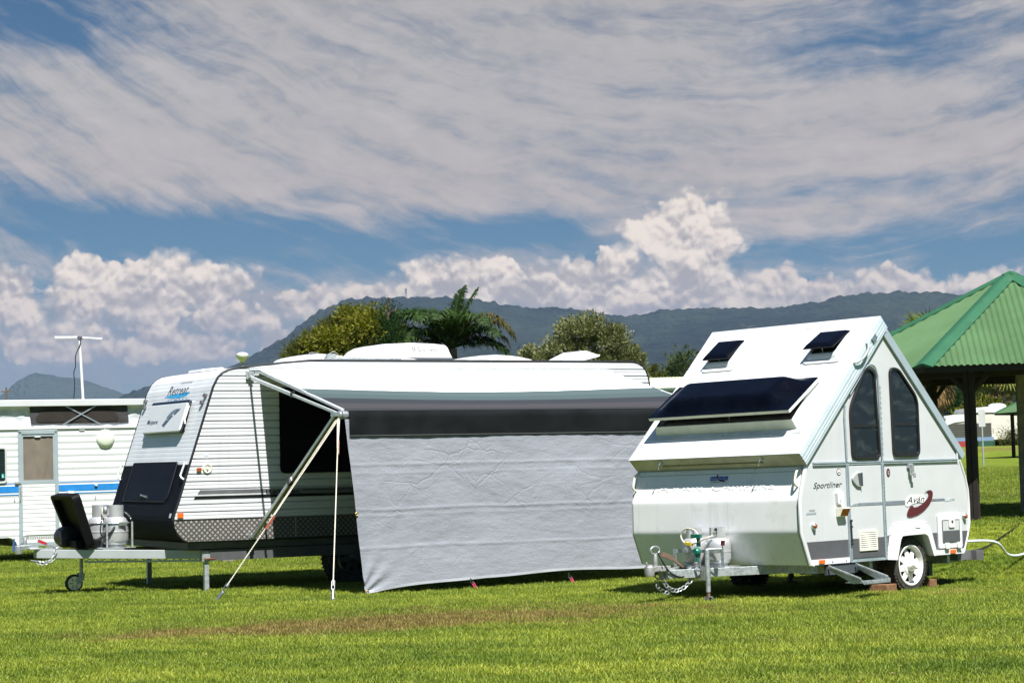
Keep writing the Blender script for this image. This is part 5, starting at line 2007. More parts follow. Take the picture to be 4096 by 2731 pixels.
    for k in range(8):
        t0_, t1_ = k / 8, (k + .5) / 8
        A = lambda t, z: Vector((-1.0 + 1.3 * t, .93 - .795 * t, z - .02 * t))
        b.bar(A(t0_, .39), A(t1_, .44), .010, .012)
        b.bar(A(t1_, .44), A((k + 1) / 8, .39), .010, .012)
    b.build('drawbar_truss', GALV, T)
    b = MB()
    b.box(-1.62, -1.44, 1.12, 1.30, .548, .566)
    b.lathe([(.045, .50), (.052, .54), (.045, .60), (.02, .612)], (-1.74, 1.21, 0), 'z', 16)
    b.bar((-1.74, 1.21, .578), (-1.50, 1.21, .585), .07, .05)
    b.tube([(-1.66, 1.21, .60), (-1.655, 1.21, .685)], [.028, .018], 10)
    b.tube([(-1.655 + .028 * cos(a), 1.21, .70 + .028 * sin(a)) for a in [2 * pi * k / 10 for k in range(11)]], .008, 6, caps=False)
    b.build('coupling', ALU, T, smooth=40, bevel=.002)
    b = MB()
    b.bar((-1.50, 1.20, .655), (-1.40, 1.19, .615), .030, .035)
    lev = b.build('handbrake_grip', RED, T)
    b = MB()
    b.bar((-1.40, 1.19, .615), (-1.22, 1.19, .55), .016, .022)
    b.extr([(-1.42, 1.185, .552), (-1.20, 1.185, .552), (-1.28, 1.185, .60), (-1.38, 1.185, .60)], (0, .012, 0))
    b.build('handbrake_lever', GALV, lev)
    b = MB()
    b.tube([(-1.80, 1.21, .535), (-1.80, 1.21, .60), (-1.79, 1.21, .69)], [.014, .012, .010], 8)
    b.build('safety_pin', mat('blue_pin', (.05, .12, .35), .4, metal=.3), T)
    b = MB()
    chain(b, curve([(-1.28, 1.05, .555), (-1.32, 1.03, .545), (-1.36, .99, .47), (-1.40, .98, .415), (-1.50, 1.0, .385), (-1.56, 1.05, .40)], 4), .048, .0065)
    b.build('safety_chain', GALV, T, smooth=50)
    b = MB()
    b.tube([(-1.62, 1.1, .42), (-1.50, 1.05, .395), (-1.42, 1.03, .39)], .014, 6)
    b.build('shackle', mat('dark_recess'), T)
    b = MB()
    b.tube([(-.93, 1.30, .22), (-.93, 1.30, .78)], .022, 12)
    js = b.build('jockey_stand', GALV, T, smooth=40)
    b = MB()
    b.extr([(-.965, 1.27, .235), (-.895, 1.27, .235), (-.90, 1.27, .16), (-.96, 1.27, .10), (-1.00, 1.27, .095), (-1.0, 1.27, .13)], (0, .01, 0))
    b.extr([(-.965, 1.35, .235), (-.895, 1.35, .235), (-.90, 1.35, .16), (-.96, 1.35, .10), (-1.00, 1.35, .095), (-1.0, 1.35, .13)], (0, .01, 0))
    b.build('fork', GALV, js)
    b = MB()
    b.lathe([(.086, -.03), (.108, -.022), (.112, 0), (.108, .022), (.086, .03)], (-1.02, 1.315, .112), 'y', 28)
    jw = b.build('jockey_wheel', TYRE, js, smooth=40)
    b = MB()
    b.lathe([(.085, -.033), (.080, -.028), (.028, -.030), (.026, -.042), (.004, -.042)], (-1.02, 1.315, .112), 'y', 24)
    b.build('wheel_disc', CHROME, jw, smooth=30)
    b = MB()
    for k in range(6):
        a = k * pi / 3
        b.bar((-1.02 + .03 * cos(a), 1.283, .112 + .03 * sin(a)), (-1.02 + .078 * cos(a), 1.283, .112 + .078 * sin(a)), .010, .012)
    b.build('wheel_spokes', GALV, jw)
    b = MB()
    b.box(-.99, -.86, 1.22, 1.235, .42, .60)
    for z_ in (.45, .56):
        b.lathe([(.018, 0), (.018, -.03)], (-.97, 1.22, z_), 'y', 8)
        b.lathe([(.018, 0), (.018, -.03)], (-.88, 1.22, z_), 'y', 8)
    b.bar((-.99, 1.215, .60), (-.92, 1.215, .44), .02, .02)
    b.bar((-.86, 1.215, .60), (-.92, 1.215, .44), .02, .02)
    b.build('jockey_clamp', mat('black_stay'), T)
    b = MB()
    for k, dy in enumerate((0, .03)):
        b.tube(curve([(-.98, .96 + dy, .555), (-.90, .94 + dy, .60), (-.78, .90 + dy, .68), (-.68, .86 + dy, .74), (-.62, .88 + dy, .84), (-.60, .95 + dy, .90)], 6), .016, 8)
    b.build('brake_cables', BLACK, T, smooth=60)
    # corner legs
    for x, y, zz in ((.265, .13, .38), (.28, 2.28, .38), (6.1, .13, .38), (6.1, 2.28, .38)):
        b = MB()
        b.box(x - .028, x + .028, y - .025, y + .025, -.02, zz)
        lg = b.build('corner_leg', GALV, T)
        b = MB()
        b.box(x - .065, x + .085, y - .05, y + .05, zz - .01, zz + .11)
        b.build('leg_bracket', GALV, lg)
        b = MB()
        b.bar((x - .04, y - .055, zz + .02), (x + .10, y - .055, zz + .02), .02, .012)
        b.build('leg_pin', mat('rust_pin', (.28, .08, .04), .6, var=.3), lg)
    rim = mat('dark_alloy', (.10, .10, .11), .4, metal=.6, var=.1)
    for x in (2.22, 3.02):
        wheel(T, x, .20, .345, .365, .22, .22, rim)
    b = MB()
    b.tube([(2.22, .3, .345), (2.22, .9, .345)], .035, 8)
    b.build('axle', mat('dark_recess'), T)
    # ---- roll-out awning (bolted to the caravan wall)
    D = -2.40
    RX0, RX1, RZ = .97, 5.98, 2.065
    FX0, FX1 = 1.03, 5.90

    def fab(u, v):
        """v 0 at the wall rail, 1 at the roller"""
        xa = .925 + (FX0 - .925) * v
        x = xa + (FX1 + .03 * (1 - v) - xa) * u
        y = -.035 + (D + .035 - .01) * v
        z = 2.690 + (2.112 - 2.690) * v
        sag = sin(pi * v) * (sin(pi * min(max(u, 0), 1)) ** 1.2)
        z -= .048 * sag
        z += .004 * sin(u * 60) * v * (1 - v)
        return (x, y, z)

    def f_fab(N, oc, c, b_):
        x, y, z = N.sep(oc)
        v = N.m('DIVIDE', N.m('MULTIPLY', N.m('ADD', y, .035), -1), 2.375)
        w_ = (.87, .88, .86)
        pale = (.60, .67, .65)
        stops = [(0, w_), (.256, pale), (.302, w_), (.320, pale), (.395, w_), (.414, pale), (.448, w_), (.478, (.058, .088, .090)), (.590, (.044, .072, .075)), (.70, (.017, .020, .025)), (.825, (.034, .031, .036)), (.945, (.018, .018, .020)), (.992, (.010, .011, .012))]
        nd = N.n('ShaderNodeValToRGB')
        nd.color_ramp.interpolation = 'CONSTANT'
        N.put(nd.inputs[0], v)
        el = nd.color_ramp.elements
        while len(el) < len(stops):
            el.new(.5)
        for e, (p, cc) in zip(el, stops):
            e.position = p
            e.color = cc + (1,)
        g = N.noise(oc, 160, 2, .8)
        return N.mix(1.0, nd.outputs[0], N.ramp(g, [(.3, .82), (.7, 1.12)]), 'MULTIPLY')
    b = MB()
    b.grid(fab, 60, 24)
    for i in range(61):
        pass
    b.build('awning_canopy', mat('striped_awning', (.5, .5, .5), .75, fn=f_fab), T, smooth=60)
    b = MB()
    b.tube([(RX0, D, RZ), (RX1, D, RZ)], .043, 18)
    rl = b.build('awning_roller', mat('dark_roller', (.03, .03, .032), .6, var=.2), T, smooth=40)
    b = MB()
    for k in range(16):
        a = 2 * pi * k / 16
        b.bar((RX0 + .0, D + .043 * cos(a), RZ + .043 * sin(a)), (RX0 + .075, D + .043 * cos(a), RZ + .043 * sin(a)), .009, .006)
    b.lathe([(.044, .0), (.047, .002), (.047, .02), (.044, .022), (.044, .078)], (RX0 - .005, D, RZ), 'x', 20)
    b.lathe([(.04, -.035), (.046, -.03), (.046, -.006), (.03, -.004)], (RX0 - .01, D, RZ), 'x', 20)
    b.lathe([(.044, 0), (.044, .06)], (RX1 - .02, D, RZ), 'x', 20)
    b.build('roller_cap', ALU, rl, smooth=40)
    # valance hanging from the roller
    b = MB()

    def val(u, v):
        x = FX0 + .005 + (5.55 + .35 - FX0) * u
        zt = 2.112
        if v < .15:
            a = v / .15 * pi / 2
            return (x, D - .050 * sin(a) - .002, RZ + .048 * cos(a))
        t = (v - .15) / .85
        return (x, D - .060 - .008 * t - .004 * sin(u * 9) * t - .003 * mn.noise(Vector((u * 22, t * 2, 0))) * t, RZ - t * .245 - .003 * sin(u * 130) * (t > .99))
    b.grid(val, 120, 14)
    b.build('awning_valance', mat('charcoal_canvas', (.0095, .011, .012), .95, var=.3, vs=3, bump=.4, bs=90, spec=.08), T, smooth=60)
    b = MB()
    b.grid(lambda u, v: (val(u, .97)[0], val(u, .97)[1] - .002, val(u, .96)[2] - .006 * v), 80, 1)
    b.build('valance_piping', mat('piping_grey', (.10, .105, .11), .7), T)
    b = MB()
    b.box(.80, 5.95, -.042, -.018, 2.683, 2.703)
    b.build('awning_rail', ALUW, T)
    for xb, xr, s_ in ((.80, .945, 1), (6.0, 6.02, -1)):
        b = MB()
        b.box(xb - .045, xb + .055, -.048, -.018, 2.575, 2.670)
        b.box(xb - .02, xb + .03, -.075, -.048, 2.59, 2.655)
        for dz in (2.60, 2.645):
            b.lathe([(.010, 0), (.008, -.008)], (xb + .03, -.075, dz), 'y', 8)
        if s_ > 0:
            b.box(.86, .945, -.060, -.045, 2.640, 2.668)
        br = b.build('awning_bracket', GALV, T)
        # lower square arm in two sections
        A, B = Vector((xb + .01, -.075, 2.585)), Vector((xr - .02, D + .03, RZ + .02))
        m1 = A.lerp(B, .50)
        b = MB()
        b.bar(A, m1, .026, .042)
        ar = b.build('awning_arm', ALUW, T, bevel=.003)
        b = MB()
        b.bar(m1, B, .020, .030)
        b.build('arm_extension', ALUW, ar)
        b = MB()
        b.bar(m1 - (B - A).normalized() * .03, m1 + (B - A).normalized() * .01, .036, .062)
        b.tube([m1 + Vector((0, 0, .03)), m1 + Vector((0, -.03, .05)), m1 + Vector((.0, -.06, .03))], .004, 5)
        b.build('arm_clamp', mat('black_stay'), ar)
        A, B = Vector((.945 if s_ > 0 else 5.95, -.06, 2.655)), Vector((1.0 if s_ > 0 else 5.95, D + .04, RZ + .055))
        m1 = A.lerp(B, .56)
        b = MB()
        b.bar(A, m1, .034, .034)
        b.bar(A + Vector((-.012, 0, .018)), m1 + Vector((-.012, 0, .018)), .010, .010)
        ra = b.build('rafter', ALUW, T, bevel=.003)
        b = MB()
        b.bar(m1 - (B - A).normalized() * .06, B, .040, .026)
        b.build('rafter_extension', ALUW, ra)
        # support leg down to the skirt
        A, B = Vector((xb + .01, -.045, .640)), Vector((xr - .04, D + .03, RZ + .0))
        b = MB()
        n_ = (B - A).normalized()
        b.bar(A, A.lerp(B, .50), .052, .040, up=(1, 0, 0))
        sl = b.build('support_leg', ALU, T, bevel=.006)
        b = MB()
        b.bar(A.lerp(B, .48), B, .042, .032, up=(1, 0, 0))
        b.build('leg_extension', ALU, sl, bevel=.005)
        b = MB()
        q = A.lerp(B, .47)
        b.bar(q - n_ * .03, q + n_ * .04, .068, .056, up=(1, 0, 0))
        b.bar(q + Vector((.04, -.02, .0)), q + Vector((.07, -.05, .07)), .016, .020)
        b.build('leg_clamp', mat('black_stay'), sl)
        b = MB()
        b.box(xb - .045, xb + .055, -.030, -.006, .612, .665)
        b.lathe([(.010, 0), (.010, -.02)], (xb - .03, -.03, .635), 'y', 8)
        b.lathe([(.010, 0), (.010, -.02)], (xb + .045, -.03, .635), 'y', 8)
        b.build('leg_mount', CHROME, sl)
        b = MB()
        b.box(xr - .09, xr + .0, D - .03, D + .06, RZ - .02, RZ + .035)
        b.build('roller_bracket', CHROME, rl, bevel=.008)
    # ---- things fixed to or standing near it
    P = lambda x, y, z: MR @ Vector((x, y, z))
    gas_bottle(MR, (-.585, 1.0, .545), .158, .52, 'near silver gas bottle on the big caravan drawbar, in front of the black nose', turn=2.3)
    gas_bottle(MR, (-.655, 1.385, .535), .158, .53, 'far silver gas bottle on the big caravan drawbar, next to the open black lid', turn=1.2, valve=RED)
    b = MB()
    for x_, y_ in ((-.42, .86), (-.74, .86), (-.50, 1.5)):
        b.box(x_ - .01, x_ + .01, y_ - .01, y_ + .01, .55, .86)
    b.tube([(-.585 + .166 * cos(a), 1.0 + .166 * sin(a), .845) for a in [2 * pi * k / 24 for k in range(25)]], .007, 6, caps=False)
    b.tube([(-.655 + .166 * cos(a), 1.385 + .166 * sin(a), .845) for a in [2 * pi * k / 24 for k in range(25)]], .007, 6, caps=False)
    b.box(-.86, -.38, .84, 1.56, .540, .546)
    b.build('bottle_rack', GALV, T)
    b = MB()
    b.bar((-.60, .835, .835), (-.50, .835, .835), .03, .04)
    b.build('rack_latch', CHROME, T)
    b = MB()
    b.tube(curve([(-.66, 1.30, 1.0), (-.70, 1.15, 1.03), (-.72, 1.10, .95), (-.66, 1.12, .87), (-.60, 1.15, .93), (-.60, 1.15, 1.02)], 6), .009, 6)
    b.build('gas_hose', mat('pale_hose'), T, smooth=60)
    b = MB()
    b.lathe([(.045, -.02), (.055, 0), (.045, .03)], (-.66, 1.17, 1.0), 'x', 14)
    b.build('regulator', ALU, T, smooth=40)
    b = MB()
    chain(b, curve([(-.50, .90, .98), (-.44, .90, .93), (-.41, .92, .88)], 4), .02, .003)
    b.build('bottle_chain', CHROME, T)
    # black storage bin on the drawbar with its lid propped up
    bt = thing('storage_bin', 'black plastic bin with its tall lid propped open on the caravan drawbar', 'storage bin', M=MR @ Matrix.Translation((-.95, 1.22, .555)))
    b = MB()
    b.prism([(-.16, 0), (.14, 0), (.16, .10), (-.18, .10)], -.34, .36)
    b.build('bin', mat('black_plastic', (.005, .005, .0055), .6, var=.25, spec=.12), bt, bevel=.015)
    b = MB()
    # lid plane local axes
    h0 = Vector((.03, -.12, .03))
    ud = Vector((-.23, 0, .64))
    nd = Vector((-.94, 0, -.34))

    def lidp(a, s_, h):
        w0, w1 = .36, .47
        return h0 + ud * s_ + Vector((0, (w0 + (w1 - w0) * s_) * a, 0)) + nd * h
    out_ = rnd([(-1, 0), (1, 0), (1, 1), (-1, 1)], [.1, .1, .14, .14], 5)
    n = len(out_)
    inn = [(a * .82, .5 + (s_ - .5) * .86) for a, s_ in out_]
    vs = [lidp(a, s_, 0) for a, s_ in out_] + [lidp(a, s_, .10) for a, s_ in out_] + [lidp(a, s_, .10) for a, s_ in inn] + [lidp(a, s_, .03) for a, s_ in inn]
    fs = [tuple(range(n)), tuple(range(3 * n, 4 * n))]
    for k in range(3):
        fs += [(k * n + i, k * n + (i + 1) % n, (k + 1) * n + (i + 1) % n, (k + 1) * n + i) for i in range(n)]
    b.add(vs, fs)
    b.build('lid', mat('black_plastic'), bt, smooth=40)
    b = MB()
    b.tube([(-.13, .30, .08), lidp(.82, .42, .11)], .011, 6)
    b.build('lid_strut', BLACK, bt)
    b = MB()
    b.tube([(-.02, .05, .08), lidp(.1, .22, .10)], .008, 6)
    b.build('lid_strut', BLACK, bt)
    b = MB()
    b.lathe([(.06, -.13), (.12, -.12), (.135, 0), (.12, .12), (.06, .13)], (-.16, .12, .13), 'y', 24)
    b.build('coiled_hose', BLACK, bt, smooth=50)

    # privacy screen hung from the roller
    def scr(u, v):
        xl = .985 + (1.185 - .985) * v
        xr_ = 5.85
        x = xl + (xr_ - xl) * u
        zt = 2.015
        q = math.cosh((u - 0) * 1.6) - 1
        zb_ = .035 + .118 * min(1, (u / .33)) ** .8 + .045 * u + .015 * sin(u * 14)
        z = zt + (zb_ - zt) * v
        y = D - .046 - .045 * v
        y += .030 * sin(pi * v) ** 2 * min(1, v * 2.5) * (mn.noise(Vector((x * .9, z * 1.1, 2))))
        y += .005 * mn.noise(Vector((x * 2.4 + z, z * 3.0, 4))) + .002 * mn.noise(Vector((x * 7, z * 8, 1)))
        for fz, a_ in ((1.50, .006), (1.40, .003), (.99, .007), (.92, .003), (.56, .006)):
            d_ = (z - fz - .02 * mn.noise(Vector((x, fz, 0)))) / .012
            y -= a_ * math.exp(-d_ * d_)
        # pull creases at the pegged corner
        rr_ = math.hypot(x - 1.2, z - .03)
        if rr_ < .55:
            an = math.atan2(z, x - 1.1)
            y += .016 * sin(an * 15) * (1 - rr_ / .55) * min(1, rr_ / .1)
        return (x, y, z)
    b = MB()
    b.grid(scr, 240, 120)
    o = b.build('privacy_screen', SHEETM, smooth=180)
    o.matrix_world = MR
    setp(o, 'grey mesh privacy screen hanging from the awning roller of the large caravan', 'privacy screen')
    b = MB()
    b.grid(lambda u, v: tuple(Vector(scr(u, .982 + .016 * v)) + Vector((0, -.003, 0))), 120, 1)
    hm = b.build('hem', mat('hem_grey', (.36, .38, .42), .8, var=.1), o)
    hm.matrix_parent_inverse = Matrix()
    brass = mat('brass_eyelet', (.45, .33, .14), .35, metal=.8, var=.2)
    for x, z in ((1.205, .065), (1.095, .945)):
        b = MB()
        c = Vector((x, D - .085 if z > .5 else D - .098, z))
        b.tube([c + Vector((.016 * cos(a), 0, .016 * sin(a))) for a in [2 * pi * k / 12 for k in range(13)]], .006, 6, caps=False)
        b.build('eyelet', brass, o)
    # elastic loops pegging the screen
    for i, (xs_, zs_, lab) in enumerate(((2.52, .16, 'short pink and black elastic loop pegging the screen, nearer the guy ropes'), (3.83, .165, 'short pink and black elastic loop pegging the screen, nearer the small camper'))):
        t = thing('elastic_loop', lab, 'elastic loop', M=MR @ Matrix.Translation((xs_, D - .098, 0)), group='elastic loops along the foot of the privacy screen')
        b = MB()
        b.tube([(0, 0, zs_), (.02, -.01, zs_ - .04), (.03, -.02, .11)], .006, 6)
        b.tube([(0, 0, zs_), (-.005, -.01, zs_ - .05), (.005, -.03, .10)], .006, 6)
        b.build('cord', BLACK, t)
        b = MB()
        b.tube([(.005, -.03, .10), (.04, -.06, .015)], .007, 6)
        b.tube([(.03, -.02, .11), (.075, -.05, .015)], .007, 6)
        b.build('cord_cover', mat('pink_cord', (.60, .05, .12), .6, var=.4, vs=80), t)
    # guy ropes
    top = P(RX0 - .045, D - .01, RZ - .03)
    for (gx, gy), lab, fr_ in (((.41, -3.33), 'white guy rope dropping straight down from the awning roller to a peg', .17), ((-.47, -2.14), 'white guy rope running slantwise along the awning leg to the left-hand peg', .57)):
        t = thing('guy_rope', lab, 'guy rope', loc=top, group='guy ropes of the awning')
        g = P(gx, gy, 0)
        g.z = gz(g.x, g.y)
        e = g - top
        ds = e.normalized()
        n_ = ds.cross(Vector((0, 1, 0))).normalized()
        sp0, sp1 = e * .905, e * .955
        if fr_ > .5:
            sp0, sp1 = e * .915, e * .965
        b = MB()
        npt = 260
        for k_ in (0, 1):                     # two-strand twist
            b.tube([e * (.915 * i / npt) + (n_ * cos(i * 1.1 + pi * k_) + ds.cross(n_) * sin(i * 1.1 + pi * k_)) * .0035 + Vector((0, 0, -.01 * sin(pi * i / npt))) for i in range(npt + 1)], .0042, 5, caps=False)
        b.build('rope', ROPE, t, smooth=60)
        b = MB()
        for k_ in (-1, 1):
            b.tube([e * (.01) + n_ * .012 * k_, e * (fr_ * .45) + n_ * .010 * k_, e * (fr_) + n_ * .004 * k_], .004, 5)
        b.build('rope_loop', ROPE, t)
        b = MB()
        c = e * fr_
        b.bar(c - ds * .085 + n_ * .012, c + ds * .085 + n_ * .012, .012, .026)
        b.build('rope_slide', mat('rust_red_slide' if fr_ > .5 else 'tan_slide', (.30, .07, .03) if fr_ > .5 else (.35, .20, .12), .6, var=.3), t)
        b = MB()
        b.tube([sp0 - ds * .03 + n_ * .016, sp0 + ds * .08 + n_ * .016, sp0 + ds * .10, sp0 + ds * .08 - n_ * .016, sp0 - ds * .03 - n_ * .016, sp0 - ds * .045, sp0 - ds * .03 + n_ * .016], .004, 5)
        hel = [sp0 + ds * (.07 + .115 * i / 90) + (n_ * cos(i * .9) + ds.cross(n_) * sin(i * .9)) * .017 for i in range(91)]
        b.tube(hel, .004, 5)
        b.build('spring', CHROME, t, smooth=60)
        b = MB()
        b.tube([e * .965, e * 1.0 + Vector((0, 0, .03)), e + Vector((.0, .0, -.05))], .006, 6)
        b.tube([e * .985 + n_ * .03, e * .97, e * .985 - n_ * .03 + Vector((0, 0, -.01))], .006, 6)
        b.build('peg', mat('rusty_tube') if fr_ > .5 else CHROME, t)


# ------------------------------------------------------------------ pop-top caravan on the left
def poptop():
    T = thing('pop_top_caravan', 'white pop-top caravan with a lifted roof, blue stripe and grey framed door', 'caravan', M=ML)
    X0, X1, W = -3.9, 3.1, 2.3
    b = MB()
    b.prism([(X0, .50), (X0, 2.335), (X1 - .12, 2.335), (X1, 2.2), (X1 + .05, 1.2), (X1 - .25, .50), (1.02, .455), (1.02, .300), (.285, .285), (.24, .37), (.17, .432), (.10, .45), (-.75, .45), (-.85, .40), (-.95, .30), (-1.2, .3)], .01, W)
    b.build('body', WHITE2, T)
    # boards with a soft round face
    pit = .1165
    rows = []
    z = .445
    while z < 2.335:
        f = ((z - 2.197) / pit) % 1.0
        rows.append((z, -.004 - .013 * abs(sin(pi * f)) ** .7))
        z += pit / 12
    for x0, x1, zt in ((X0, .300, 0), (1.012, X1 - .05, 0)):
        b = MB()
        vs = []
        for z, y in rows:
            vs += [(x0, y, z), (x1, y, z)]
        b.add(vs, [(2 * i, 2 * i + 1, 2 * i + 3, 2 * i + 2) for i in range(len(rows) - 1)])
        b.build('side_wall', mat('white_boards', (.62, .635, .66), .3, var=.04, vs=2, coat=.2), T, smooth=60)
    b = MB()
    b.prism([(1.02, .30), (1.02, .47), (1.3, .47), (1.3, .44)], -.006, .01)
    b.prism([(.30, .285), (.30, .46), (.08, .46), (.17, .435), (.24, .37), (.272, .285)], -.012, .01)
    b.build('skirt', WHITE2, T)
    for z0, z1 in ((1.388, 1.400), (1.236, 1.352), (1.190, 1.206)):
        for x0, x1 in ((X0, .298), (1.014, X1 - .05)):
            b = MB()
            b.box(x0, x1, -.0205, -.0185, z0, z1)
            b.build('blue_stripe', BLUEDEC, T)
    # lifted roof and canvas
    b = MB()
    b.prism([(X0, 2.753), (X0, 2.875), (X1 + .02, 2.868), (X1 + .10, 2.83), (X1 + .05, 2.75)], -.07, W + .07)
    b.build('lifting_roof', WHITE, T, bevel=.01)
    b = MB()

    def cv(u, v):
        x = X0 + (X1 - .1 - X0) * u
        z = 2.39 + .37 * v
        return (x, .02 + .016 * mn.noise(Vector((x * 3.5, z * 9, 0))) + .012 * mn.noise(Vector((x * 9, z * 14, 3))) + .02 * sin(pi * v), z)
    b.grid(cv, 160, 14)
    b.build('canvas_wall', CANVAS, T, smooth=60)
    b = MB()
    b.grid(lambda u, v: (lambda x, z: (x, .003 + .006 * mn.noise(Vector((x * 5, z * 9, 1))), z))(.520 + .03 * (1 - v) + (2.30 - .53) * u, 2.436 + .315 * v), 60, 8)
    b.build('canvas_window', FLYSCR, T, smooth=60)
    b = MB()
    o = [(.66 + .0, 2.47), (2.10, 2.47), (2.14, 2.52), (2.05, 2.66), (1.9, 2.73), (.95, 2.735), (.75, 2.68), (.62, 2.55)]
    b.prism(rnd(o, .05, 4), -.006, -.0035)
    b.build('canvas_opening', mat('dark_interior'), T)
    for k, (xa, xb_) in enumerate(((1.155, 1.81), (1.715, 1.085))):
        b = MB()
        b.bar((xa, -.02 - .008 * k, 2.755), (xb_, -.02 - .008 * k, 2.408), .022, .008, up=(0, 1, 0))
        b.build('cross_strut', ALU, T)
    b = MB()
    b.box(X0, X1 - .1, -.030, .02, 2.335, 2.392)
    b.box(X0, X1 - .1, -.038, -.030, 2.350, 2.366)
    b.build('ledge', WHITE2, T)
    # door
    b = MB()
    b.ring(rnd(rect(.298, 1.012, .285, 2.330), .01, 2), .068, -.035, .0)
    dr = b.build('door', mat('door_frame_grey', (.36, .42, .45), .4, metal=.3, var=.08), T, bevel=.004)
    b = MB()
    b.ring(rect(.366, .944, 1.425, 2.245), .024, -.028, -.005)
    b.box(.366, .944, -.030, -.005, 1.385, 1.428)
    b.build('screen_frame', mat('door_frame_grey'), dr)
    b = MB()
    b.grid(lambda u, v: (.389 + .532 * u, -.006 - .012 * mn.noise(Vector((u * 3 + v * 1.2, v * 1.6, 0))) - .008 * mn.noise(Vector((u * 9, v * 3, 2))), 1.448 + .775 * v), 30, 30)
    b.build('flyscreen', CURTAIN, dr, smooth=60)
    b = MB()
    z = .475
    rows = []
    while z < 1.385:
        f = ((z - .475) / .077) % 1
        rows.append((z, -.012 - (.014 if .08 < f < .92 else 0)))
        z += .077 / 10
    vs = []
    for z, y in rows:
        vs += [(.366, y, z), (.944, y, z)]
    b.add(vs, [(2 * i, 2 * i + 1, 2 * i + 3, 2 * i + 2) for i in range(len(rows) - 1)])
    b.build('lower_panel', WHITE2, dr)
    b = MB()
    b.box(.366, .944, -.012, -.004, .353, .475)
    b.build('kick_panel', ALUW, dr)
    b = MB()
    for r_ in range(2):
        for k in range(17):
            b.box(.385 + k * .0325, .405 + k * .0325, -.0145, -.012, .408 + r_ * .026, .424 + r_ * .026)
    b.build('kick_vents', mat('vent_shadow', (.16, .14, .11), .7), dr)
    b = MB()
    b.box(.235, .34, -.05, -.02, 1.392, 1.425)
    b.build('door_catch', GALV, dr)
    b = MB()
    b.tube([(.322, -.04, 1.33), (.330, -.055, 1.2), (.322, -.04, 1.08)], .012, 6)
    b.build('door_handle', ALU, dr)
    b = MB()
    b.box(.595, .70, -.034, -.028, 2.205, 2.222)
    b.build('blind_clip', WHITE2, dr)
    # lamp, fittings, window
    b = MB()
    b.lathe([(.165, -.018), (.165, -.028), (.15, -.05), (.11, -.068), (.06, -.078), (.002, -.08)], (1.875, 0, 2.158), 'y', 32)
    b.build('round_lamp', mat('pale_green_cream', (.60, .64, .55), .4, var=.08), T, smooth=60)
    b = MB()
    b.lathe([(.028, -.02), (.028, -.045), (.015, -.06), (.002, -.06)], (1.685, 0, 1.33), 'y', 16)
    b.build('water_filler', WHITE2, T, smooth=40)
    for x, z in ((1.673, 1.115), (.226, 1.115), (1.45, 2.335)):
        b = MB()
        b.box(x - .010 if z < 2 else x - .05, x + .010 if z < 2 else x + .05, -.030, -.016, z - .028 if z < 2 else z - .03, z + .028 if z < 2 else z - .005)
        b.build('catch', mat('grey_plastic'), T)
    b = MB()
    b.prism(rnd(rect(1.17, 1.28, 1.195, 1.235), .012, 3), -.075, -.02)
    b.build('step_lamp', CREAM, T)
    b = MB()
    o = rnd(rect(-1.4, .100, 1.405, 2.045), .07, 4)
    b.ring(o, .035, -.038, -.0)
    sw_ = b.build('side_window', mat('window_alloy', (.55, .57, .56), .4, metal=.3), T, bevel=.004)
    b = MB()
    b.prism(inset(o, .033), -.018, -.006)
    b.build('pane', mat('green_black_glass', (.010, .018, .018), .08), sw_)
    b = MB()
    b.box(.004, .052, -.0215, -.0185, 1.500, 1.575)
    b.build('window_sticker', mat('teal_sticker', (.01, .28, .26), .4), sw_)
    b = MB()
    b.box(.018, .040, -.0235, -.022, 1.512, 1.524)
    b.box(.018, .026, -.0235, -.022, 1.524, 1.560)
    b.build('sticker_letter', mat('decal_white'), sw_)
    wheel(T, -.35, .22, .30, .32, .19, .19, mat('painted_white_rim'))
    wheel(T, 3.6 - 3.95, W - .22, .30, .32, .19, .19, mat('painted_white_rim'), side=1)
    b = MB()
    b.box(-3.5, 2.9, .5, .56, .34, .46)
    b.box(-3.5, 2.9, 1.74, 1.8, .34, .46)
    b.box(-1.1, .05, .40, .42, .28, .60)
    b.build('chassis', mat('chassis_grey'), T)
    for x in (-3.2, 2.6):
        b = MB()
        b.bar((x, .3, .42), (x + .15, .3, .02), .05, .04, up=(0, 1, 0))
        b.build('corner_leg', GALV, T)
    # aerial on the roof
    base = ML @ Vector((1.60, .45, 2.872))
    t = thing('tv_antenna', 'white T-shaped television aerial on a thin mast above the pop-top roof', 'antenna', loc=base)
    tp = Vector((-.05, 0, 1.115))
    b = MB()
    b.tube([(0, 0, -.005), tp], .024, 12)
    b.build('mast', WHITE2, t, smooth=60)
    b = MB()
    b.tube([tp + Vector((-.43, -.05, .03)), tp + Vector((-.40, -.05, .03)), tp + Vector((-.04, 0, .025))], [.03, .026, .026], 10)
    b.tube([tp + Vector((.05, 0, .02)), tp + Vector((.36, .04, -.005)), tp + Vector((.40, .05, -.008))], [.016, .020, .026], 10)
    b.build('cross_arm', WHITE2, t, smooth=60)
    b = MB()
    b.box(tp.x - .03, tp.x + .055, -.035, .035, tp.z - .01, tp.z + .045)
    b.build('clamp', mat('dark_recess'), t)
    b = MB()
    b.tube(curve([tp + Vector((.03, -.03, 0)), tp + Vector((.02, -.04, -.10)), tp + Vector((-.06, -.05, -.30)), tp + Vector((-.07, -.05, -.5)), tp + Vector((-.10, -.05, -.62)), tp + Vector((-.09, -.05, -.85)), tp + Vector((-.11, -.05, -1.11))], 6), .009, 6)
    b.build('cable', BLACK, t, smooth=60)


big_van()
poptop()


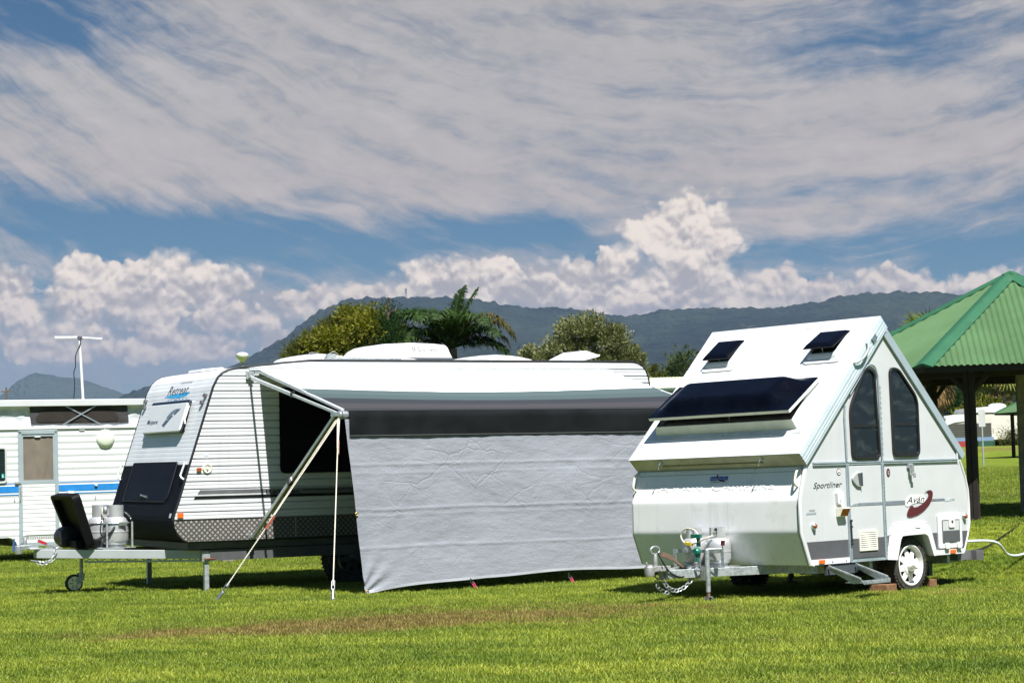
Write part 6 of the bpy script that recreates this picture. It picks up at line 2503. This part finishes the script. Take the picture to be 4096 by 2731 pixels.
# ------------------------------------------------------------------ pavilion
def corrugated(p_bl, p_br, p_apex, pitch=.076, amp=.009, name='roof_sheet', m=None, parent=None, apex_w=0.0):
    """triangular corrugated sheet; corrugations run from eave to apex line"""
    A, B, C_ = Vector(p_bl), Vector(p_br), Vector(p_apex)
    e = (B - A)
    L = e.length
    u = e.normalized()
    f = (C_ - A) - u * (C_ - A).dot(u)
    H = f.length
    v = f.normalized()
    n = u.cross(v).normalized()
    xc = (C_ - A).dot(u)
    b = MB()
    step = pitch / 8
    N_ = int(L / step)
    cols = []
    for i in range(N_ + 1):
        x = i * step
        h = H * (x / xc if x < xc else (L - x) / (L - xc))
        o = amp * cos(2 * pi * x / pitch)
        cols.append((x, max(h, 0), o))
    vs, fs = [], []
    for x, h, o in cols:
        for j in range(2):
            vs.append(A + u * x + v * (-.03 + (h + .03) * j) + n * o)
    fs = [(2 * i, 2 * i + 2, 2 * i + 3, 2 * i + 1) for i in range(len(cols) - 1)]
    b.add(vs, fs)
    # screws
    for hh in (.28, .95, 1.6):
        k = 0
        while True:
            x = .20 + k * pitch * 3
            if x > L - .2:
                break
            lim = H * (x / xc if x < xc else (L - x) / (L - xc))
            if hh < lim - .12:
                xx = round(x / pitch) * pitch
                c = A + u * xx + v * hh + n * (amp + .001)
                b.add([c + (u * cos(a) + v * sin(a)) * .007 + n * .003 for a in (0, 1.57, 3.14, 4.71)], [(0, 1, 2, 3)], 1)
            k += 1
    return b.build(name, [m, mat('rusty_screw', (.25, .10, .06), .6)], parent, smooth=60), n


def pavilion(name, label, c, R, zb, ze, za, phi, rp, post_w, sheet, cap, dphi=0, centre=False):
    cx, cy = c
    T = thing(name, label, 'pavilion', loc=(cx, cy, zb))
    cor = []
    for k in range(6):
        a = RAD(phi + 60 * k)
        cor.append(Vector((R * sin(a), -R * cos(a), ze - zb)))
    ap = Vector((0, 0, za - zb))
    for k in range(6):
        A, B = cor[k], cor[(k + 1) % 6]
        corrugated(A, B, ap, m=sheet, parent=T)
    # hip caps
    for k in range(6):
        A = cor[k]
        d = (ap - A).normalized()
        rad = Vector((A.x, A.y, 0)).normalized()
        tang = Vector((-rad.y, rad.x, 0))
        up = tang.cross(d).normalized()
        if up.z < 0:
            up = -up
        sn = sin(RAD(30)) * cos(math.asin(d.z)) * .62
        w = .13
        P0, P1 = A - d * .02 + up * .018, ap + up * .022
        b = MB()
        v = []
        for P_ in (P0, P1):
            ww = w if P_ is P0 else w * .9
            v += [P_ + tang * ww - up * ww * sn * .9, P_ + tang * .02 + up * .012, P_ - tang * .02 + up * .012, P_ - tang * ww - up * ww * sn * .9, P_ - tang * ww - up * (ww * sn * .9 + .012), P_ + tang * ww - up * (ww * sn * .9 + .012)]
        b.add(v, [(0, 1, 7, 6), (1, 2, 8, 7), (2, 3, 9, 8), (3, 4, 10, 9), (5, 0, 6, 11), (0, 5, 4, 3, 2, 1), (6, 7, 8, 9, 10, 11)])
        b.build('hip_cap', cap, T)
    b = MB()
    b.lathe([(.15, -.07), (.08, -.02), (.02, .01), (.002, .012)], ap + Vector((0, 0, .01)), 'z', 6)
    b.build('finial_cap', cap, T)
    # beams, posts
    pc = []
    for k in range(6):
        a = RAD(phi + dphi + 60 * k)
        pc.append(Vector((rp * sin(a), -rp * cos(a), 0)))
    hb = ze - zb
    for k in range(6):
        A, B = pc[k], pc[(k + 1) % 6]
        b = MB()
        b.bar(A + Vector((0, 0, hb - .05)), B + Vector((0, 0, hb - .05)), .07, .15)
        b.build('beam', DTIMBER, T)
        A2, B2 = cor[k] * .985, cor[(k + 1) % 6] * .985
        b = MB()
        b.bar(Vector((A2.x, A2.y, hb - .055)), Vector((B2.x, B2.y, hb - .055)), .035, .07)
        b.build('fascia', DTIMBER, T)
        b = MB()
        b.bar(Vector((cor[k].x, cor[k].y, hb - .05)) * 1.0, ap - Vector((0, 0, .12)), .05, .09)
        b.build('rafter', DTIMBER, T)
    for k in range(6):
        A = pc[k]
        r_ = A.normalized()
        t_ = Vector((-r_.y, r_.x, 0))
        b = MB()
        for s_ in (-1, 1):
            q = A + t_ * s_ * post_w * .55
            g = gz(cx + A.x, cy + A.y) - zb
            b.bar(q + Vector((0, 0, g - .05)), q + Vector((0, 0, hb - .03)), post_w * .95, post_w, up=tuple(r_))
        b.build('post', DTIMBER, T)
        b = MB()
        b.bar(A + Vector((0, 0, hb - .30)) + t_ * .06, A + Vector((0, 0, hb - .11)) + t_ * .24, .04, .05)
        b.bar(A + Vector((0, 0, hb - .30)) - t_ * .06, A + Vector((0, 0, hb - .11)) - t_ * .24, .04, .05)
        b.build('brace', DTIMBER, T)
    if centre:
        b = MB()
        b.bar((.07, .0, gz(cx, cy) - zb - .05), (.07, 0, hb), .10, .10)
        b.build('centre_post', GTIMBER, T)
    return T


GREEN = mat('green_roof_sheet', (.066, .132, .055), .55, var=.14, vs=1.2, dirt=((.10, .14, .075), 5, .5), spec=.25)
GREENC = mat('green_roof_cap', (.024, .100, .050), .55, var=.12, vs=2, dirt=((.06, .13, .085), 6, .45), spec=.25)
pavilion('pavilion', 'green corrugated hip-roofed shelter on dark timber posts behind the small camper', (6.61, 28.0), 2.68, .62, 2.50, 3.78, 23, 1.72, .066, GREEN, GREENC, dphi=4.8, centre=True)
pavilion('pavilion', 'far small green-roofed shelter on grey posts at the right edge beside the distant caravan', (23.2, 91.0), 2.6, 1.40, 3.35, 4.55, 12, 1.85, .14, GREEN, GREENC)


# ------------------------------------------------------------------ far buildings and vehicles
def shed():
    t = thing('long_shed', 'long low shed with a pale green ribbed roof behind the large caravan', 'shed', loc=(3.75, 60, 0))
    m = mat('pale_green_roof', (.50, .56, .36), .6, var=.06, vs=1)
    b = MB()

    def f(u, v):
        a = v * pi / 2 * .9
        return (u * 5.6 + .01 * sin(0), 1.6 * (1 - cos(a)) * 1.3, 3.62 + .38 * sin(a) + .008 * cos(u * 5.6 / .09 * 2 * pi))
    b.grid(f, 620, 6)
    b.build('roof', m, t, smooth=60)
    b = MB()
    b.box(0, 5.6, .05, 3.9, 0, 3.58)
    b.build('wall', mat('shed_wall', (.45, .47, .40), .8, var=.08), t)
    b = MB()
    b.box(-.05, 5.65, -.08, .04, 3.54, 3.62)
    b.build('gutter', mat('dark_gutter', (.05, .09, .07), .6), t)
    b = MB()
    b.prism([(0, 0), (5.6, 0), (5.6, .01), (0, .01)], 0, 3)
    tk = MB()
    tk.lathe([(.32, 3.2), (.32, 3.95), (.22, 4.02), (.002, 4.03)], (-.18, .5, 0), 'z', 20)
    tk.build('tank', mat('pale_green_tank', (.28, .42, .26), .6, var=.1), t, smooth=50)
    b = MB()
    b.box(-.46, .1, .2, .8, -.02, 3.2)
    b.build('tank_stand', mat('shed_wall'), t)


def far_stuff():
    X, Y, g = 24.4, 120, 2.1
    t = thing('old_caravan', 'distant white caravan with a rounded cream nose and a red lower panel', 'caravan', loc=(24.3, 120, g))
    b = MB()
    b.prism(rnd([(0, .75), (.05, 1.55), (1.2, 1.80), (5.0, 1.85), (5.0, .4), (.2, .4)], [.3, .45, .2, .2, .1, .1], 6), 0, 2.3)
    b.build('body', mat('old_cream', (.62, .60, .52), .6, var=.12, vs=3), t, smooth=40)
    b = MB()
    b.prism(rnd([(.0, 1.22), (.02, 1.72), (.4, 1.86), (1.5, 1.9), (1.5, 1.5), (.5, 1.42)], .18, 5), -.05, 2.35)
    b.build('nose', WHITE2, t, smooth=40)
    b = MB()
    for k in range(7):
        b.box(.08, 2.6, -.045, -.01, .62 + k * .11, .68 + k * .11)
    b.build('louvres', mat('louvre_dark', (.08, .075, .07), .7), t)
    b = MB()
    b.box(.35, 2.7, -.03, 0, .35, .55)
    b.build('blue_panel', mat('faded_blue', (.16, .24, .38), .6), t)
    b = MB()
    b.box(.4, 1.9, -.04, .1, -.45, .34)
    b.build('red_panel', mat('deep_red', (.30, .03, .03), .6), t)
    b = MB()
    b.box(1.75, 2.7, -.25, .3, -.5, .36)
    setp(b.build('green_bin', mat('deep_green', (.015, .07, .045), .6), bevel=.03), 'dark green box standing in front of the distant caravan', 'box')
    bpy.data.objects['green_bin'].location = (24.3, 120, g)
    t2 = thing('awning_shelter', 'distant white flat awning roof with a pale side wall and dark opening', 'shelter', loc=(26.0, 120.5, g))
    b = MB()
    b.prism([(-.5, 1.95), (-.4, 2.20), (1.6, 2.28), (2.9, 2.0), (2.9, 1.9)], -.3, 3)
    b.build('roof', WHITE2, t2, bevel=.03)
    b = MB()
    b.box(.3, 1.05, -.2, -.12, -.1, 1.85)
    b.build('side_wall', mat('old_cream'), t2)
    b = MB()
    b.box(1.05, 3.2, .1, .2, -.1, 1.85)
    b.build('back_wall', mat('black_shade', (.02, .02, .018), .9), t2)
    b = MB()
    b.lathe([(.55, 0), (.5, .18), (.3, .26), (.002, .28)], (1.6, 1.0, 2.2), 'z', 16)
    b.build('roof_pod', WHITE2, t2, smooth=50)
    b = MB()
    b.box(2.0, 2.6, .8, 1.2, 2.55, 2.6)
    b.box(2.0, 2.06, .8, 1.2, 2.2, 2.9)
    b.box(2.54, 2.6, .8, 1.2, 2.2, 2.9)
    b.build('roof_rack', BLACK, t2)
    # back of a sign
    t3 = thing('sign', 'back of a pale rectangular sign on a thin grey pole before the distant caravan', 'sign', loc=(15.39, 70, gz(15.39, 70)))
    b = MB()
    b.lathe([(.03, -.05), (.03, 1.85)], (0, .03, 0), 'z', 10)
    b.build('pole', GALV, t3)
    b = MB()
    b.prism(rnd(rect(-.11, .11, 1.28, 1.84), .03, 3), 0, .015)
    b.build('sign_board', mat('sign_grey', (.45, .46, .46), .6, var=.08), t3)
    # timber stub behind the large caravan, white board beside it
    b = MB()
    b.box(-.11, .11, -.11, .11, -.05, .42)
    o = b.build('timber_bollard', GTIMBER, bevel=.01)
    o.location = (-4.74, 35.1, 0)
    setp(o, 'short weathered timber stump seen under the large caravan drawbar', 'bollard')
    b = MB()
    b.box(-.1, 1.2, -.06, .06, .10, .18)
    b.box(-.05, .0, -.04, .04, 0, .1)
    b.box(1.1, 1.15, -.04, .04, 0, .1)
    o = b.build('white_rail', WHITE2)
    o.location = (-4.75, 38.2, .06)
    setp(o, 'low white board rail seen in the gap under the large caravan', 'rail')
    # lamp behind the caravan roof, wooden pole at far left
    t4 = thing('street_lamp', 'small white disc lamp head peeping over the front roof of the large caravan', 'street lamp', loc=(-8.40, 66, .32))
    b = MB()
    b.lathe([(.05, 0), (.035, 4.75)], (0, 0, 0), 'z', 10)
    b.build('pole', mat('cream_pole', (.45, .42, .30), .6), t4)
    b = MB()
    b.lathe([(.05, 4.70), (.13, 4.80), (.20, 4.86), (.20, 4.94), (.10, 5.0), (.002, 5.01)], (0, 0, 0), 'z', 18)
    b.build('lamp_head', mat('lamp_white', (.75, .76, .72), .4), t4, smooth=50)
    t5 = thing('power_pole', 'faint power pole with a crossarm on the skyline above the roof at the left edge', 'power pole', loc=(-47.75, 200, 0))
    b = MB()
    b.lathe([(.10, -1), (.08, 10.8)], (0, 0, 0), 'z', 8)
    b.build('pole', TIMBER, t5)
    b = MB()
    b.box(-.5, .5, -.05, .05, 10.35, 10.45)
    b.build('crossarm', TIMBER, t5)


# ------------------------------------------------------------------ trees
def fastmesh(name, V, F, m, parent=None):
    me = bpy.data.meshes.new(name)
    V = np.asarray(V, dtype=np.float32)
    F = np.asarray(F, dtype=np.int32)
    me.vertices.add(len(V))
    me.vertices.foreach_set('co', V.ravel())
    k = F.shape[1]
    me.loops.add(F.size)
    me.loops.foreach_set('vertex_index', F.ravel())
    me.polygons.add(len(F))
    me.polygons.foreach_set('loop_start', np.arange(0, F.size, k, dtype=np.int32))
    me.materials.append(m)
    me.update(calc_edges=True)
    o = bpy.data.objects.new(name, me)
    COL.objects.link(o)
    if parent is not None:
        o.parent = parent
    return o


def leaves(lobes, n, size, seed, asp=.35, up=.3, hang=0.0, clump=.28, nclump=14):
    """small diamond leaves gathered in clumps over the outer part of each lobe"""
    R = np.random.RandomState(seed)
    P, D = [], []
    vol = np.array([l[3] * l[4] * l[5] for l in lobes]) ** .66
    cnt = (n * vol / vol.sum()).astype(int)
    for (cx, cy, cz, rx, ry, rz), k in zip(lobes, cnt):
        nc = max(6, int(nclump * (rx * rz) ** .5 * 2))
        d = R.normal(size=(nc, 3))
        d /= np.linalg.norm(d, axis=1)[:, None]
        d[:, 2] = np.where(d[:, 2] < -.3, -d[:, 2] * .5, d[:, 2])
        rr = .50 + .48 * R.rand(nc) ** .6
        cc = np.c_[cx + d[:, 0] * rx * rr, cy + d[:, 1] * ry * rr, cz + d[:, 2] * rz * rr]
        w = R.rand(nc) ** 1.2 + .15
        idx = R.choice(nc, size=k, p=w / w.sum())
        s = clump * (.6 + .8 * R.rand(nc))[idx][:, None]
        q = np.clip(R.normal(size=(k, 3)), -1.7, 1.7) * s * np.array([1, 1, .75])
        P.append(cc[idx] + q)
        dd = q / (np.linalg.norm(q, axis=1)[:, None] + 1e-6) + d[idx] * .7 + R.normal(size=(k, 3)) * .5 + np.array([0, 0, up - hang])
        D.append(dd / np.linalg.norm(dd, axis=1)[:, None])
    P, D = np.vstack(P), np.vstack(D)
    k = len(P)
    L = (size * (.6 + .8 * R.rand(k)))[:, None]
    s = np.cross(D, R.normal(size=(k, 3)))
    s /= np.linalg.norm(s, axis=1)[:, None]
    W = L * asp
    V = np.stack([P, P + D * L * .5 + s * W * .5, P + D * L, P + D * L * .5 - s * W * .5], 1).reshape(-1, 3)
    return V, np.arange(4 * k).reshape(-1, 4)


def tree(name, label, cat, loc, lobes, n, size, m, seed, trunk=((0, 0, 0), (0, 0, 2.5)), r=.16, group=None, bark=None, **kw):
    t = thing(name, label, cat, loc=loc, group=group)
    V, F = leaves(lobes, n, size, seed, **kw)
    fastmesh('crown', V, F, m, t)
    b = MB()
    rr = random.Random(seed)
    tr = [Vector(p) for p in trunk]
    b.tube(curve(tr, 5), [r * (1 - .6 * i / (5 * (len(tr) - 1))) for i in range(5 * (len(tr) - 1) + 1)], 8)
    for l in lobes:
        c = Vector(l[:3])
        st = tr[-1].lerp(tr[0], rr.random() * .35)
        mid = st.lerp(c, .5) + Vector((rr.uniform(-.2, .2), rr.uniform(-.2, .2), .15))
        b.tube(curve([st, mid, c, c + Vector((rr.uniform(-.4, .4) * l[3], rr.uniform(-.4, .4) * l[4], l[5] * .7))], 4), [r * .5 * (1 - .8 * i / 12) for i in range(13)], 6)
        for _ in range(5):
            d = Vector((rr.uniform(-1, 1) * l[3], rr.uniform(-1, 1) * l[4], rr.uniform(-.3, .9) * l[5])) * .85
            b.tube([mid.lerp(c, .6), c + d * .5, c + d], [r * .2, r * .12, r * .04], 5)
    b.build('trunk', bark or mat('bark', (.10, .075, .055), .9, var=.4, vs=8), t, smooth=60)
    return t


def frond(b, base, az, L, rise, droop, r, leaf=.55, dens=46, tilt=0.0, wid=.030, curl=.5):
    """feather palm frond: arching midrib with hanging leaflets"""
    pts = []
    d = Vector((cos(az), sin(az), 0))
    p = Vector(base)
    a = rise
    n = 16
    for i in range(n + 1):
        pts.append(p.copy())
        p = p + (d * cos(a) + Vector((0, 0, 1)) * sin(a)) * (L / n)
        a -= droop / n * (.5 + i / n)
    b.tube(pts, [.028 * (1 - .9 * i / n) + .003 for i in range(n + 1)], 5, caps=False)
    sd_ = Vector((-d.y, d.x, 0))
    for i in range(dens):
        f = .10 + .90 * i / dens
        k = min(int(f * n), n - 1)
        q = pts[k].lerp(pts[k + 1], f * n - k)
        t = (pts[k + 1] - pts[k]).normalized()
        for s_ in (-1, 1):
            ll = leaf * (sin(pi * min(1, f * .92 + .10)) ** .5) * r.uniform(.8, 1.15)
            o = (sd_ * s_ * r.uniform(.7, 1.0) + t * r.uniform(.35, .7) + Vector((0, 0, r.uniform(-.1, .45))))
            o.normalize()
            m_ = q + o * ll * .5
            e = m_ + (o * (1 - curl) + Vector((0, 0, -1)) * curl * r.uniform(.5, 1.3)).normalized() * ll * .55
            w = t.cross(o).normalized().cross(o).normalized() * wid * .5
            b.add([q - w * .5, q + w * .5, m_ + w, m_ - w, e], [(0, 1, 2, 3), (3, 2, 4)])


def feather_palm():
    r = random.Random(21)
    t = thing('feather_palm', 'palm with arching feathery fronds standing between the golden tree and the round bushy tree', 'palm tree', loc=(-1.55, 55, 0))
    b = MB()
    b.tube([(0, 0, -.1), (.05, 0, 1.5), (0, 0, 3.4), (.0, 0, 4.6)], [.20, .17, .15, .12], 12)
    b.build('trunk', mat('palm_trunk', (.16, .13, .10), .9, var=.35, vs=10), t, smooth=60)
    c = Vector((0, 0, 4.62))
    g1 = leafmat('palm_green', (.020, .050, .012), .5, (1.8, 1.4, .9))
    g2 = leafmat('palm_olive', (.075, .068, .022), .4, (1.4, 1.2, .9))
    # azimuth, length, rise, droop, material
    fr_ = [(2.9, 2.3, 1.25, 2.5, 0), (3.15, 2.5, 1.10, 2.2, 0), (2.6, 2.2, 1.40, 2.6, 0), (3.3, 2.4, .95, 1.9, 0), (3.05, 2.0, .75, 1.7, 0), (1.2, 1.4, 1.35, 1.3, 0), (.35, 1.72, 1.46, .35, 0), (.1, 1.75, 1.30, .45, 0), (.6, 1.6, 1.5, .35, 0), (-.3, 2.1, 1.15, 2.6, 1), (.15, 2.2, 1.0, 2.6, 1), (.0, 1.9, .8, 2.4, 1),
           (-.9, 2.0, 1.2, 2.5, 0), (-1.8, 2.1, 1.2, 2.3, 0), (4.2, 2.0, 1.1, 2.0, 0), (3.0, 2.3, .35, .9, 1), (3.3, 2.1, .15, 1.0, 1), (0.2, 1.7, .5, 1.8, 0), (1.9, 2.0, 1.3, 2.2, 0), (2.75, 1.9, .6, 1.2, 1), (-.15, 1.9, .30, 1.6, 0), (-2.4, 1.8, .7, 1.8, 0), (5.6, 1.8, .8, 1.9, 0)]
    for az, L, ri, dr_, k in fr_:
        b = MB()
        frond(b, c, az, L, ri, dr_, r, leaf=.56, dens=66, wid=.042)
        b.build('frond', g2 if k else g1, t)
    b = MB()
    b.tube([(.0, 0, 4.5), (-.05, 0, 5.1), (-.12, 0, 5.7)], [.03, .02, .008], 6)
    b.tube([(.0, 0, 4.5), (.06, 0, 5.1), (.03, 0, 5.6)], [.03, .02, .006], 6)
    b.build('spear_leaf', leafmat('palm_spear', (.14, .19, .05), .2), t)
    # low fronds of a second, shorter palm to the right
    t2 = thing('feather_palm', 'low palm tips showing just over the caravan roof beside the taller palm', 'palm tree', loc=(-.05, 54.6, 0))
    b = MB()
    b.tube([(0, 0, -.1), (0, 0, 3.35)], [.14, .11], 10)
    b.build('trunk', MATS['palm_trunk'], t2, smooth=60)
    for k in range(11):
        b = MB()
        frond(b, (0, 0, 3.3), k * .57, 1.7, .95 - .05 * (k % 4), 1.6, r, leaf=.45, dens=34)
        b.build('frond', g2 if k % 3 == 0 else g1, t2)


def fan_palm(label, loc, h, seed, R_=1.0, skirt=True, nleaf=26, col=(.075, .105, .025)):
    r = random.Random(seed)
    t = thing('fan_palm', label, 'palm tree', loc=loc, group='fan palms by the far caravans')
    b = MB()
    b.tube([(0, 0, -.2), (.05, 0, h * .5), (0, 0, h)], [.34, .27, .22], 12)
    b.build('trunk', mat('fan_palm_trunk', (.17, .11, .08), .95, var=.5, vs=6, bump=.8, bs=9), t, smooth=60)

    def fan(b, base, az, el, L, rr, drp):
        d = Vector((cos(az) * cos(el), sin(az) * cos(el), sin(el)))
        p = base + d * L
        b.bar(base, p, .04, .03)
        sd_ = Vector((-sin(az), cos(az), 0))
        up = sd_.cross(d) * -1
        n = 22
        for i in range(n):
            a = -1.9 + 3.8 * i / (n - 1)
            o = (d * cos(a) + sd_ * sin(a)).normalized()
            m_ = p + o * rr * .6
            e = m_ + (o + Vector((0, 0, -drp * r.uniform(.6, 1.4)))).normalized() * rr * .5
            w = up.cross(o).normalized() * rr * .045
            b.add([p, m_ + w, e, m_ - w], [(0, 1, 2, 3)])
    top = Vector((0, 0, h))
    b = MB()
    for k in range(nleaf):
        el = 1.35 - 1.75 * (k / nleaf) + r.uniform(-.1, .1)
        fan(b, top, k * 2.4 + r.uniform(-.2, .2), el, .85 * R_, .95 * R_, .35 + .5 * (k / nleaf))
    b.build('crown', leafmat('fan_green_%d' % seed, col, .45, (1.5, 1.35, .8)), t)
    if skirt:
        b = MB()
        for k in range(34):
            fan(b, top + Vector((0, 0, -.3 - .05 * k * h / 8)), k * 2.4, -1.0 - r.uniform(0, .45), .5 * R_, .8 * R_, 1.6)
        b.build('dead_skirt', leafmat('dead_fronds', (.20, .135, .070), .45, (1.5, 1.35, 1.1), .1), t)
    return t


def planting():
    gold = leafmat('golden_leaves', (.082, .098, .010), .55, (1.9, 1.55, .8))
    olive = leafmat('olive_needles', (.055, .068, .014), .5, (1.6, 1.4, .8))
    dark = leafmat('dark_conifer', (.010, .034, .009), .55, (1.8, 1.6, .9))
    grey = leafmat('paperbark_leaves', (.088, .100, .040), .6, (2.1, 1.95, 2.1), .2)
    mid = leafmat('mid_green_leaves', (.030, .050, .014), .5, (1.6, 1.4, .8))
    # golden wattle-like tree
    Z0 = 0
    tree('golden_tree', 'rounded tree with golden yellow-green leaves above the front of the caravan roof', 'tree', (-4.0, 55, 0),
         [(-.55, 0, 4.55, 1.0, 1.1, .75), (.35, 0, 5.05, .75, 1.0, .62), (-.1, -.3, 4.0, 1.2, 1.2, .8), (.7, 0, 4.2, .8, 1.0, .8), (-.75, -.4, 3.6, .9, .9, .6), (.0, .2, 5.42, .42, .6, .38), (.75, 0, 4.75, .5, .7, .5), (.3, -.4, 3.4, 1.3, .9, .6)],
         60000, .105, gold, 3, trunk=((0, 0, 0), (.1, 0, 1.5), (0, 0, 3.2)), asp=.34, hang=.45, clump=.125, nclump=44)
    tree('olive_tree', 'olive brown needle-leaved tree at the left end of the tree clump', 'tree', (-5.25, 55.3, 0),
         [(-.1, 0, 4.3, .55, .8, .6), (.5, 0, 4.75, .7, .8, .55), (-.55, 0, 3.55, .45, .7, .5), (.1, .2, 3.6, .8, .9, .7), (.75, 0, 5.15, .4, .5, .35)],
         34000, .13, olive, 5, trunk=((.3, 0, 0), (.2, 0, 1.5), (.3, 0, 3.0)), asp=.16, up=.9, clump=.13, nclump=34)
    # dark conifer with a thin leader
    lob = [(0, 0, 5.45, .10, .12, .35), (0, 0, 5.0, .34, .4, .3), (.02, 0, 4.55, .52, .6, .36), (0, 0, 4.0, .72, .8, .42), (-.05, 0, 3.4, .95, 1.0, .5), (.3, 0, 2.9, 1.3, 1.1, .6), (-.5, -.2, 4.35, .3, .4, .35)]
    tree('dark_conifer', 'dark green conifer with a thin pointed leader between the golden tree and the palm', 'tree', (-3.15, 54.4, 0), lob, 36000, .10, dark, 8, trunk=((0, 0, 0), (0, 0, 3), (0, 0, 5.9)), r=.1, asp=.22, up=.5, clump=.12, nclump=40)
    tree('conifer_shrub', 'low dark green shrub filling the gap beneath the palm, behind the air conditioner', 'shrub', (-2.2, 54.0, 0),
         [(-.4, 0, 3.5, .8, .8, .55), (.5, 0, 3.35, .8, .8, .5), (1.1, .2, 3.15, .5, .8, .4)], 26000, .10, mid, 9, trunk=((0, 0, 0), (0, 0, 2.4)), asp=.2, hang=.1, clump=.15, nclump=30)
    feather_palm()
    # paperbark
    tree('paperbark_tree', 'bushy grey-green tree with pale flower tips behind the rear of the large caravan', 'tree', (1.75, 55, 0),
         [(.1, 0, 4.85, .62, .8, .52), (.75, 0, 4.65, .55, .8, .50), (-.45, 0, 4.45, .55, .8, .45), (-1.15, 0, 4.15, .50, .7, .45), (-1.5, 0, 3.85, .42, .6, .38), (1.15, 0, 4.1, .48, .7, .5), (1.38, 0, 3.75, .32, .6, .40), (.2, 0, 4.05, .85, .9, .5), (-.7, 0, 3.65, .8, .8, .45), (.55, 0, 3.45, .6, .8, .4), (-1.2, 0, 3.3, .7, .7, .4), (1.2, 0, 3.3, .42, .6, .35)],
         46000, .085, grey, 13, trunk=((.1, 0, 0), (.2, 0, 1.4), (.15, 0, 2.6)), r=.14, asp=.36, up=.5, clump=.095, nclump=46)
    tree('small_pine', 'small dark bush on the skyline between the large caravan and the small camper', 'tree', (7.30, 110, 0),
         [(0, 0, 6.35, .22, .3, .38), (.32, 0, 6.1, .24, .3, .3), (-.1, 0, 5.8, .35, .4, .35), (.5, 0, 5.8, .3, .4, .3)], 5000, .11, olive, 15, trunk=((0, 0, 0), (0, 0, 5.4)), asp=.3, clump=.08)
    # fan palms behind the pavilion
    fan_palm('fan palm whose crown shows above the left slope of the green pavilion roof', (17.6, 90, 1.0), 5.15, 31, 1.0, True)
    fan_palm('tall fan palm with a brown skirt rising behind the distant awning roof', (31.4, 138, 2.0), 4.4, 32, 1.6, True, col=(.10, .115, .025))
    fan_palm('fan palm with drooping dead fronds at the right edge behind the distant caravan', (34.6, 141, 2.0), 4.5, 33, 1.6, True, col=(.11, .11, .03))
    fan_palm('fan palm trunk with ragged bark seen through the pavilion, left of its post', (22.9, 115, 1.9), 5.2, 34, 1.4, True)
    # dense scrub at the back right
    scr_ = [('dark scrub mass seen under the pavilion roof, left of the post', (20.0, 128, 1.6), 3.2, 5.0, mid), ('dark scrub mass behind the distant caravan', (27.0, 150, 1.9), 5.0, 5.6, dark), ('yellow-green bush just above the distant caravan roof', (29.0, 131, 1.9), 1.5, 2.6, gold),
            ('grey-green scrub at the right edge behind the far shelter', (34.5, 151, 1.9), 5.0, 5.6, mid), ('dark scrub mass left of the palms, mostly behind the small camper', (14.0, 130, 1.6), 4.2, 4.6, mid), ('small leafy shrub in front of the dark opening of the distant shelter', (28.1, 118, 2.0), .8, .75, olive)]
    for i, (lab, loc, w, h, m_) in enumerate(scr_):
        r = random.Random(40 + i)
        lob = [(r.uniform(-w, w), r.uniform(-1, 1), h * r.uniform(.5, 1.1), w * r.uniform(.25, .45), 1.0, h * r.uniform(.3, .5)) for _ in range(9)] + [(q * w * .7, 0, h * .5, w * .5, 1, h * .55) for q in (-1, 0, 1)]
        tree('scrub_bush', lab, 'bush', loc, lob, 26000 if w > 1 else 3000, .26 if w > 1 else .1, m_, 50 + i, trunk=((0, 0, 0), (0, 0, h * .5)), asp=.35, clump=.3, nclump=16, group='scrub behind the far caravans')


shed()
far_stuff()
planting()
